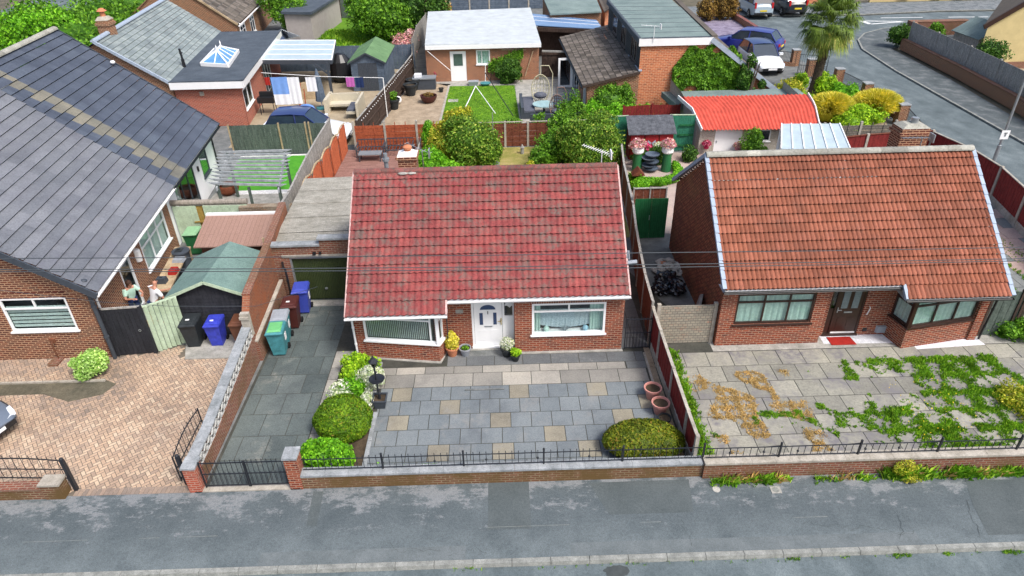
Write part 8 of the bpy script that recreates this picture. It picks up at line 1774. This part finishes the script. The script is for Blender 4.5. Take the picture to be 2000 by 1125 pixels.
def spiky(label,c,r,n,mt):
    mb=MB(); Q=[];R=[]
    for _ in range(n):
        d=rng.normal(size=3); d[2]=abs(d[2])*.9+.1; d/=np.linalg.norm(d); p=np.array(c)+d*np.array(r)*(.35+.5*rng.random()); e=np.array(c)+d*np.array(r)*(1.+.22*rng.random()); s_=np.cross(d,rng.normal(size=3)); s_/=np.linalg.norm(s_); mm=(p+e)/2; Q.append([p,mm+s_*.03,e,mm-s_*.03]); R.append(rng.random())
    A=np.array(Q); mb.chunks.append(A.reshape(-1,3)); mb.N=4*len(A); mb.f=[(4*k,4*k+1,4*k+2,4*k+3) for k in range(len(A))]; mb.r=R; mb.mi=[0]*len(A); blobcore(mb,[(c[0],c[1],c[2]*.9,r[0],r[1],r[2])],.7,9,.2)
    return single(mb,'shrub',mt,(c[0],c[1],0),label,'shrub')
def at(px,py,h): p=G(px,py,h*.55); return (p.x,p.y,h*.5)
spiky('golden feathery shrub above the red roof, left of two',at(1622,212,1.5),(1.35,1.1,.95),7500,M['lf_gold']); spiky('golden feathery shrub right of the other golden one, near the road',at(1710,208,1.5),(1.5,1.2,1.0),8500,M['lf_gold'])
c=at(1538,180,1.2); bush('shrub','lime green bush at the end of the sloping brick wall','shrub',M['lf_yellow'],[(c[0],c[1],.7,.95,.9,.75)],4200,.09,core=.8)
c=at(1610,170,1.3); bush('shrub','lime green bush just right of the palm trunk','shrub',M['lf_lime'],[(c[0],c[1],.8,.75,.8,.85),(c[0]-.5,c[1]+2.6,.4,.5,.5,.55)],5000,.09,core=.8)
c=at(1650,185,1.); bush('shrub','bright green shrub sloping down behind the golden shrubs','shrub',M['lf_bright'],[(c[0],c[1],.5,.9,1.2,.7)],4200,.09,core=.8)
c=at(1555,195,.8); bush('shrub','low bright green plants left of the golden shrubs above the red roof','shrub',M['lf_lime'],[(c[0],c[1],.4,1.2,.8,.5),(c[0]+1.1,c[1]-2.2,.5,.9,1.3,.6),(c[0]+1.5,c[1]-4.6,.5,.9,1.0,.5)],7500,.08,core=.7)
c=at(1680,228,.9); bush('shrub','fresh green variegated shrub between the two golden shrubs','shrub',M['lf_lime'],[(c[0],c[1]-.2,.6,1.3,.7,.65)],5500,.08,core=.8)
for px,py,lb in ((1550,128,'brick pillar beside the closed iron gate, farthest of the roadside row'),(1580,148,'brick pillar hidden partly behind the palm trunk'),(1633,168,'brick pillar right of the palm trunk'),(1687,198,'brick pillar behind the right golden shrub'),(1755,242,'brick pillar with grey cap at the near end of the roadside row')):
    p=G(px,py); pillar(lb,p.x-.28,p.x+.28,p.y-.25,p.y+.25,1.2,M['brick_brown'],M['coping'])
def rrail(label,p,q,h=1.05,n=20):
    p,q=Vector(p),Vector(q); t=thing('railing',label,'railing',p); b=MB(); b.beam(p+ZZ*h,q+ZZ*h,.03).beam(p+ZZ*.3,q+ZZ*.3,.03); b.build('rails',M['iron'],t)
    for k in range(n): a=p.lerp(q,(k+.5)/n); b=MB(); b.beam(a+ZZ*.3,a+ZZ*(h+.05),.02); b.build('bar',M['iron'],t)
    b=MB(); d=(q-p).normalized(); n_=Vector((d.y,-d.x,0))*.1; b.hexa([p-n_,p+n_,q+n_,q-n_],[p-n_+ZZ*.3,p+n_+ZZ*.3,q+n_+ZZ*.3,q-n_+ZZ*.3]); b.build('base_wall',M['brick_brown'],t)
rrail('black railing between the pillars right of the palm',(24.25,47.9,0),(24.5,45.2,0)); rrail('black railing behind the right golden shrub',(24.5,44.2,0),(24.6,40.5,0)); rrail('black railing near the dark blue car',(22.0,54.2,0),(23.3,53.6,0),n=14); rrail('black railing beside the near roadside pillar',(24.5,39.4,0),(23.2,34,0),n=26)
gate('iron_gate','tall black iron gate left of the palm by the white car',(22.1,50.3,0),(23.9,49.6,0),.05,1.7,14)
t=lowwall('garden_wall','low stepped brick wall between the slate bed and the parked silver car',24.1,24.5,66.2,73.2,.55,M['brick_brown'],M['ridge_red'])
bush('shrub','reddish green shrub in the purple slate bed, left of two','shrub',M['lf_rust'],[(21.2,72.2,1.0,1.0,1.0,1.0)],3600,.12,core=.85); bush('shrub','reddish green shrub in the purple slate bed, right and larger of two','shrub',M['lf_rust'],[(23.1,72.6,1.2,1.3,1.1,1.2)],5200,.12,core=.85)
# garden wall and fence across the road
t=thing('garden_wall','long low brick wall below the grey fence across the side road','wall',(33,50,0)); b=MB(); ZA=[(34.1,58.4),(33.6,49.5),(32.9,42.2),(32.0,36),(31,28)]
for p,q in zip(ZA,ZA[1:]): p=Vector((*p,0));q=Vector((*q,0)); b.beam(p+ZZ*.4,q+ZZ*.4,.3,.8)
b.build('brickwork',M['brick_brown'],t); b=MB()
for p,q in zip(ZA,ZA[1:]): p=Vector((*p,.83));q=Vector((*q,.83)); b.beam(p,q,.36,.07)
b.build('coping',M['brick_garden'],t)
panelfence('board_fence','tall weathered grey boarded fence on the brick wall across the side road',[(34.45,58.2),(34.2,54),(33.95,49.4),(33.6,45.5),(33.2,42.0),(32.6,38.5),(31.8,33)],M['wood_grey'],M['wood_grey'],[2.2]*7,bw=.2,side=-1,postw=.12)
t=lowwall('garden_wall','raised brick planter wall on the far street corner',37.3,42.6,63.2,64.0,1.2,M['brick_garden'],M['brick_garden']); b=MB(); b.hexa([(36.0,59.3,0),(36.4,59.3,0),(37.7,63.2,0),(37.3,63.2,0)],[(36.0,59.3,1.0),(36.4,59.3,1.0),(37.7,63.2,1.2),(37.3,63.2,1.2)]); b.build('return_wall',M['brick_brown'],t)
sheet('yard',[(36.4,59.2),(44,62),(60,62),(60,48),(36,48)],M['sandy'],.003)
shed('garden_shed','small weathered grey shed beside the cream house',37.0,39.9,53.2,56.4,1.9,2.8,M['wood_grey'],M['felt_grey'],M['wood_grey'],over=.2,board=.2)
p=G(1910,120,.6); bush('shrub','rounded dark green bush in front of the small grey shed','shrub',M['lf_dark'],[(35.6,49.6,1.6,1.1,1.0,1.0)],5200,.1,stem=(.08,4,.5),core=.8); bush('shrub','small dark green bush at the left end of the grey roadside fence','shrub',M['lf_dark'],[(34.1,59.2,1.0,.8,.8,.8)],3600,.1,core=.8); bush('shrub','small green bush behind the left end of the grey roadside fence','shrub',M['lf_green'],[(36.4,58.0,1.2,.7,.6,.9)],1800,.1,core=.8)
t=thing('house','cream rendered gable house with dark brown verge at the right edge','house',(42,50,0)); g0=V(1922,52,51.5); g1=V(2040,-15,51.5); b=MB(); b.poly([(g0.x+.3,51.5,0),(50,51.5,0),(50,51.5,g1.z+2),(g1.x,51.5,g1.z-.1),(g0.x+.3,51.5,g0.z-.1)]); b.poly([(g0.x+.3,51.5,0),(g0.x+.3,51.5,g0.z-.1),(g0.x+11,60,g0.z-.1),(g0.x+11,60,0)]); b.build('wall',M['cream'],t)
b=MB(); b.beam((g0.x-.1,51.35,g0.z),(g1.x,51.35,g1.z+.1),.12,.35); b.build('verge',M['brown_upvc'],t); b=MB(); b.extr([(g0.x-.2,51.3,g0.z+.1),(g1.x,51.3,g1.z+.2),(g1.x+4,60,g1.z+.2),(g0.x+10.5,60,g0.z+.1)],(0,0,.08)); b.build('roof',M['roof_brown'],t); b=MB(); b.box(g0.x+.2,50,51.42,51.5,0,.5); b.build('plinth',M['brick_garden'],t)
# far side walls of the cross road
t=lowwall('garden_wall','low cream wall with brick piers along the far pavement at the top right',41.8,70,80.2,80.6,.9,M['cream'],M['post'])
t=lowwall('garden_wall','short red brick wall left of the cream wall at the top right',33.5,38.8,80.2,80.7,1.2,M['brick_orange'],M['ridge_red'])
for k in range(5):
    x=45.5+k*3.1+rng.random(); bush('shrub',('leftmost','second','third','fourth','rightmost')[k]+' of the small green plants hanging over the far cream wall','plant',M['lf_green'],[(x,80.1,.7,.6,.3,.5)],420,.12,core=.5,group='plants on the far cream wall')
# street lamp
t=thing('street_lamp','grey lamp post with small white sign leaning over the side road','lamp post',(25.42,32.4,0)); b=MB(); b.tube([(25.42,32.4,-.1),(25.42,32.4,1.3),(25.42,32.4,1.32),(25.42,32.4,6.2)],[.1,.1,.065,.055],10); b.build('column',M['wood_grey'] if 0 else M['steel'],t); b=MB(); b.tube([(25.42,32.4,6.2),(25.6,32.4,6.35),(26.4,32.4,6.4)],.04,8); b.box(26.2,26.8,32.3,32.5,6.34,6.44); b.build('lantern',M['grey_metal'],t); b=MB(); b.box(25.2,25.62,32.3,32.32,1.65,2.1); b.build('sign',M['white'],t); b=MB(); b.box(25.38,25.46,32.285,32.298,1.8,1.98).box(25.34,25.5,32.285,32.298,1.95,2.0); b.build('sign_mark',M['grey_metal'],t)
# ================= overhead cables =================
def cable(label,pts,r=.011,mt='cable'):
    b=MB(); b.tube(pts,r,5); return single(b,'overhead_cable',M[mt],pts[0],label,'cable','overhead cables crossing the front gardens')
CY=14.0
for (y0,y1,y2,lb,mt) in ((505,498,488,'uppermost overhead cable crossing in front of the two roofs','cable'),(527,521,510,'middle overhead cable crossing in front of the two roofs','cable'),(531,527,514,'overhead cable just under the middle one','cable')):
    cable(lb,[V(-60,y0,CY),V(500,(y0+y1)/2+1,CY),V(1000,y1,CY),V(1240,y1-4,CY),V(1600,(y1+y2)/2-3,CY),V(2060,y2-6,CY)],.011,mt)
cable('thin overhead wire running across the black shed',[V(-60,560,CY),V(200,590,CY),V(330,598,CY),V(500,598,CY),V(620,560,CY)],.006)
b=MB(); c=V(1238,513,CY); b.tube([V(1226,513,CY),V(1244,511,CY)],.05,6); b.tube([V(1226,490,CY),V(1225,503,CY),V(1229,506,CY),V(1228,490,CY)],.02,5); single(b,'cable_joint',M['plas_grey'],c,'grey cable joint with a small loop over the passage','cable joint')
# ================= people at the left side door =================
def person(label,loc,rz,J,R_,mats,hair=None,head=(0,0,1.6),hs=.105,hairm=None):
    t=thing('person',label,'person',loc)
    def skin(name,edges,pts,rad,mat,root):
        me=bpy.data.meshes.new(name); vs_=[Vector(p) for p in pts]; ca_,sa_=math.cos(rz),math.sin(rz); me.from_pydata([(v.x*ca_-v.y*sa_,v.x*sa_+v.y*ca_,v.z) for v in vs_],edges,[]); o=bpy.data.objects.new(name,me); COL.objects.link(o); o.parent=t; me.materials.append(mat)
        m=o.modifiers.new('skin','SKIN'); 
        for i,r in enumerate(rad): me.skin_vertices[0].data[i].radius=(r[0],r[1]) if isinstance(r,tuple) else (r,r)
        me.skin_vertices[0].data[root].use_root=True; s_=o.modifiers.new('sub','SUBSURF'); s_.levels=2; s_.render_levels=2; m.use_smooth_shade=True; return o
    return t,skin
def body(label,loc,rz,lean,armL,armR,shirt,trous,hairm=None,bald=False,female=False):
    t,skin=person(label,loc,rz,None,None,None); s=.95 if female else 1
    hp=Vector((0,0,.93*s)); ch=hp+Vector((lean*.45,0,.42*s)); nk=ch+Vector((lean*.12,0,.13*s)); hd_=nk+Vector((lean*.12+.02,0,.14*s)); sh=.19*s
    P=[hp,hp+(ch-hp)*.5,ch,nk,hd_-ZZ*.04,hd_+ZZ*.07,ch+Vector((0,sh,.04)),*[Vector(a) for a in armL],ch+Vector((0,-sh,.04)),*[Vector(a) for a in armR],Vector((0,.1,.88*s)),Vector((.03,.12,.48*s)),Vector((-.02,.12,.09)),Vector((.14,.12,.04)),Vector((0,-.1,.88*s)),Vector((.05,-.12,.48*s)),Vector((0,-.12,.09)),Vector((.16,-.12,.04))]
    E=[(0,1),(1,2),(2,3),(3,4),(4,5),(2,6),(6,7),(7,8),(8,9),(2,10),(10,11),(11,12),(12,13),(0,14),(14,15),(15,16),(16,17),(0,18),(18,19),(19,20),(20,21)]
    Rr=[(.13,.1),(.125,.095),(.15,.105),.06,.085,.085,.07,.048,.036,.03,.07,.048,.036,.03,.085,.06,.045,.04,.085,.06,.045,.04]
    skin('body',E,P,Rr,M['skin'],0)
    # shirt over torso and upper arms
    aL=P[6].lerp(P[7],.75); aR=P[10].lerp(P[11],.75)
    skin('shirt',[(0,1),(1,2),(2,3),(3,4),(2,5),(5,6)],[hp-ZZ*.02,P[1],ch,P[6],aL,P[10],aR],[(.155,.125),(.15,.12),(.17,.125),.09,.075,.09,.075],shirt,1)
    skin('trousers',[(0,1),(1,2),(2,3),(0,4),(4,5),(5,6)],[hp-ZZ*.04,P[14],P[15],P[16]+ZZ*.03,P[18],P[19],P[20]+ZZ*.03],[(.15,.125),.105,.08,.065,.105,.08,.065],trous,0)
    ca_,sa_=math.cos(rz),math.sin(rz)
    def wl(v): return (loc[0]+v.x*ca_-v.y*sa_,loc[1]+v.x*sa_+v.y*ca_,loc[2]+v.z)
    b=MB(); T=Matrix.Translation(loc)@Matrix.Rotation(rz,4,'Z'); b=MB(T)
    for sg in (-1,1):
        b.ball(hd_+Vector((.092,sg*.033,.03)),.011,4); 
    b.ball(hd_+Vector((.0,.088,.02)),.02,4,(.6,.4,1.2)).ball(hd_+Vector((.0,-.088,.02)),.02,4,(.6,.4,1.2)).ball(hd_+Vector((.1,0,.005)),.014,4,(1,.7,1.3)); b.build('facial_features',M['skin'],t)
    for nm,(w0,w1) in (('left_hand',(P[8],P[9])),('right_hand',(P[12],P[13]))):
        d=(w1-w0).normalized(); x=d.cross(ZZ).normalized(); up=x.cross(d); b=MB(T); b.hexa([w1-x*.035-up*.012,w1+x*.035-up*.012,w1+x*.04+d*.09-up*.012,w1-x*.04+d*.09-up*.012],[w1-x*.035+up*.012,w1+x*.035+up*.012,w1+x*.04+d*.09+up*.012,w1-x*.04+d*.09+up*.012])
        for k in range(4): f0=w1+d*.085+x*(-.03+.02*k); ln=(.065,.075,.07,.055)[k]; b.tube([f0,f0+d*ln*.55-up*.006,f0+d*ln-up*.025],[.0095,.0085,.007],6)
        b.tube([w1+x*.035+d*.03,w1+x*.07+d*.06,w1+x*.075+d*.09-up*.01],[.011,.01,.008],6); b.build(nm,M['skin'],t)
    if hairm:
        b=MB(T); b.ball(hd_+Vector((-.02,0,.04)),.112,8,(1,.95,1.05)).ball(hd_+Vector((-.05,0,-.06)),.09,7,(.9,1.05,1.3)); b.build('hair',hairm,t)
    return t
L0=(-12.45,20.35,0)
body('bald man in white t-shirt and blue jeans reaching over a workbench by the house wall',L0,.95,.35,[(.38,.26,1.12),(.62,.2,1.05),(.68,.18,1.05)],[(.25,-.33,1.05),(.42,-.4,.95),(.48,-.38,.95)],M['cloth_white'],M['cloth_navy'])
body('dark haired person in a mint top leaning out of the white side door',(-13.42,20.75,0),-.6,.25,[(.3,.28,1.1),(.5,.2,1.15),(.55,.16,1.15)],[(.22,-.3,1.05),(.42,-.22,1.1),(.48,-.18,1.1)],plain('mint_cloth',(.42,.62,.52),.95,.1,.08,6),M['cloth_navy'],plain('brown_hair',(.045,.022,.014),.7,.3,.2,20),female=True)
t=thing('workbench','narrow timber workbench cluttered with tools along the left house wall','workbench',(-12.9,23,0)); b=MB(); b.hexa([(-12.9,21.2,.82),(-12.25,21.2,.82),(-12.75,24.6,.82),(-13.4,24.6,.82)],[(-12.9,21.2,.88),(-12.25,21.2,.88),(-12.75,24.6,.88),(-13.4,24.6,.88)]); b.build('worktop',M['wood_tan'],t)
for q in ((-12.8,21.3),(-12.35,21.3),(-13.3,24.5),(-12.8,24.5)): b=MB(); b.beam((*q,0),(*q,.82),.07); b.build('leg',M['wood_tan'],t)
for k,(x,y,sx,sy,h,mt,lb,nm) in enumerate(((-12.75,23.4,.22,.16,.12,'plas_grey','pale boxes on the workbench behind the shed roof','tool_case'),(-12.6,22.5,.15,.2,.16,'red_mat','red tool on the workbench','power_tool'),(-12.95,22.6,.1,.35,.05,'wood_tan','short plank on the workbench','plank'),(-12.75,21.8,.18,.14,.2,'anthracite','dark tool box at the near end of the workbench','tool_box'),(-12.9,23.9,.16,.16,.22,'plas_black','dark tool bag at the far end of the workbench','tool_bag'))):
    b=MB(); b.hexa([(x-sx,y-sy,.885),(x+sx,y-sy,.885),(x+sx,y+sy,.885),(x-sx,y+sy,.885)],[(x-sx*.85,y-sy*.85,.885+h),(x+sx*.85,y-sy*.85,.885+h),(x+sx*.85,y+sy*.85,.885+h),(x-sx*.85,y+sy*.85,.885+h)]); b.box(x-.05,x+.05,y-.01,y+.01,.885+h,.93+h); single(b,nm,M[mt],(x,y,.885),lb,'tool')
b=MB(); p=G(353,492,1.0); b.lathe([(.3,.0),(.3,1.0),(.34,1.0),(.34,1.06),(.05,1.1)],(p.x,p.y,0),20); single(b,'dustbin',M['anthracite'],(p.x,p.y,0),'round dark lidded bin between the house corner and the felt roofed shed','bin')
b=MB(); b.beam((-12.9,20.2,0),(-12.5,20.75,1.0),.05,.12); b.beam((-12.75,20.15,0),(-12.35,20.7,1.0),.05,.12); single(b,'planks',M['wood_tan'],(-12.7,20.4,0),'planks leaning in front of the man by the side door','planks')
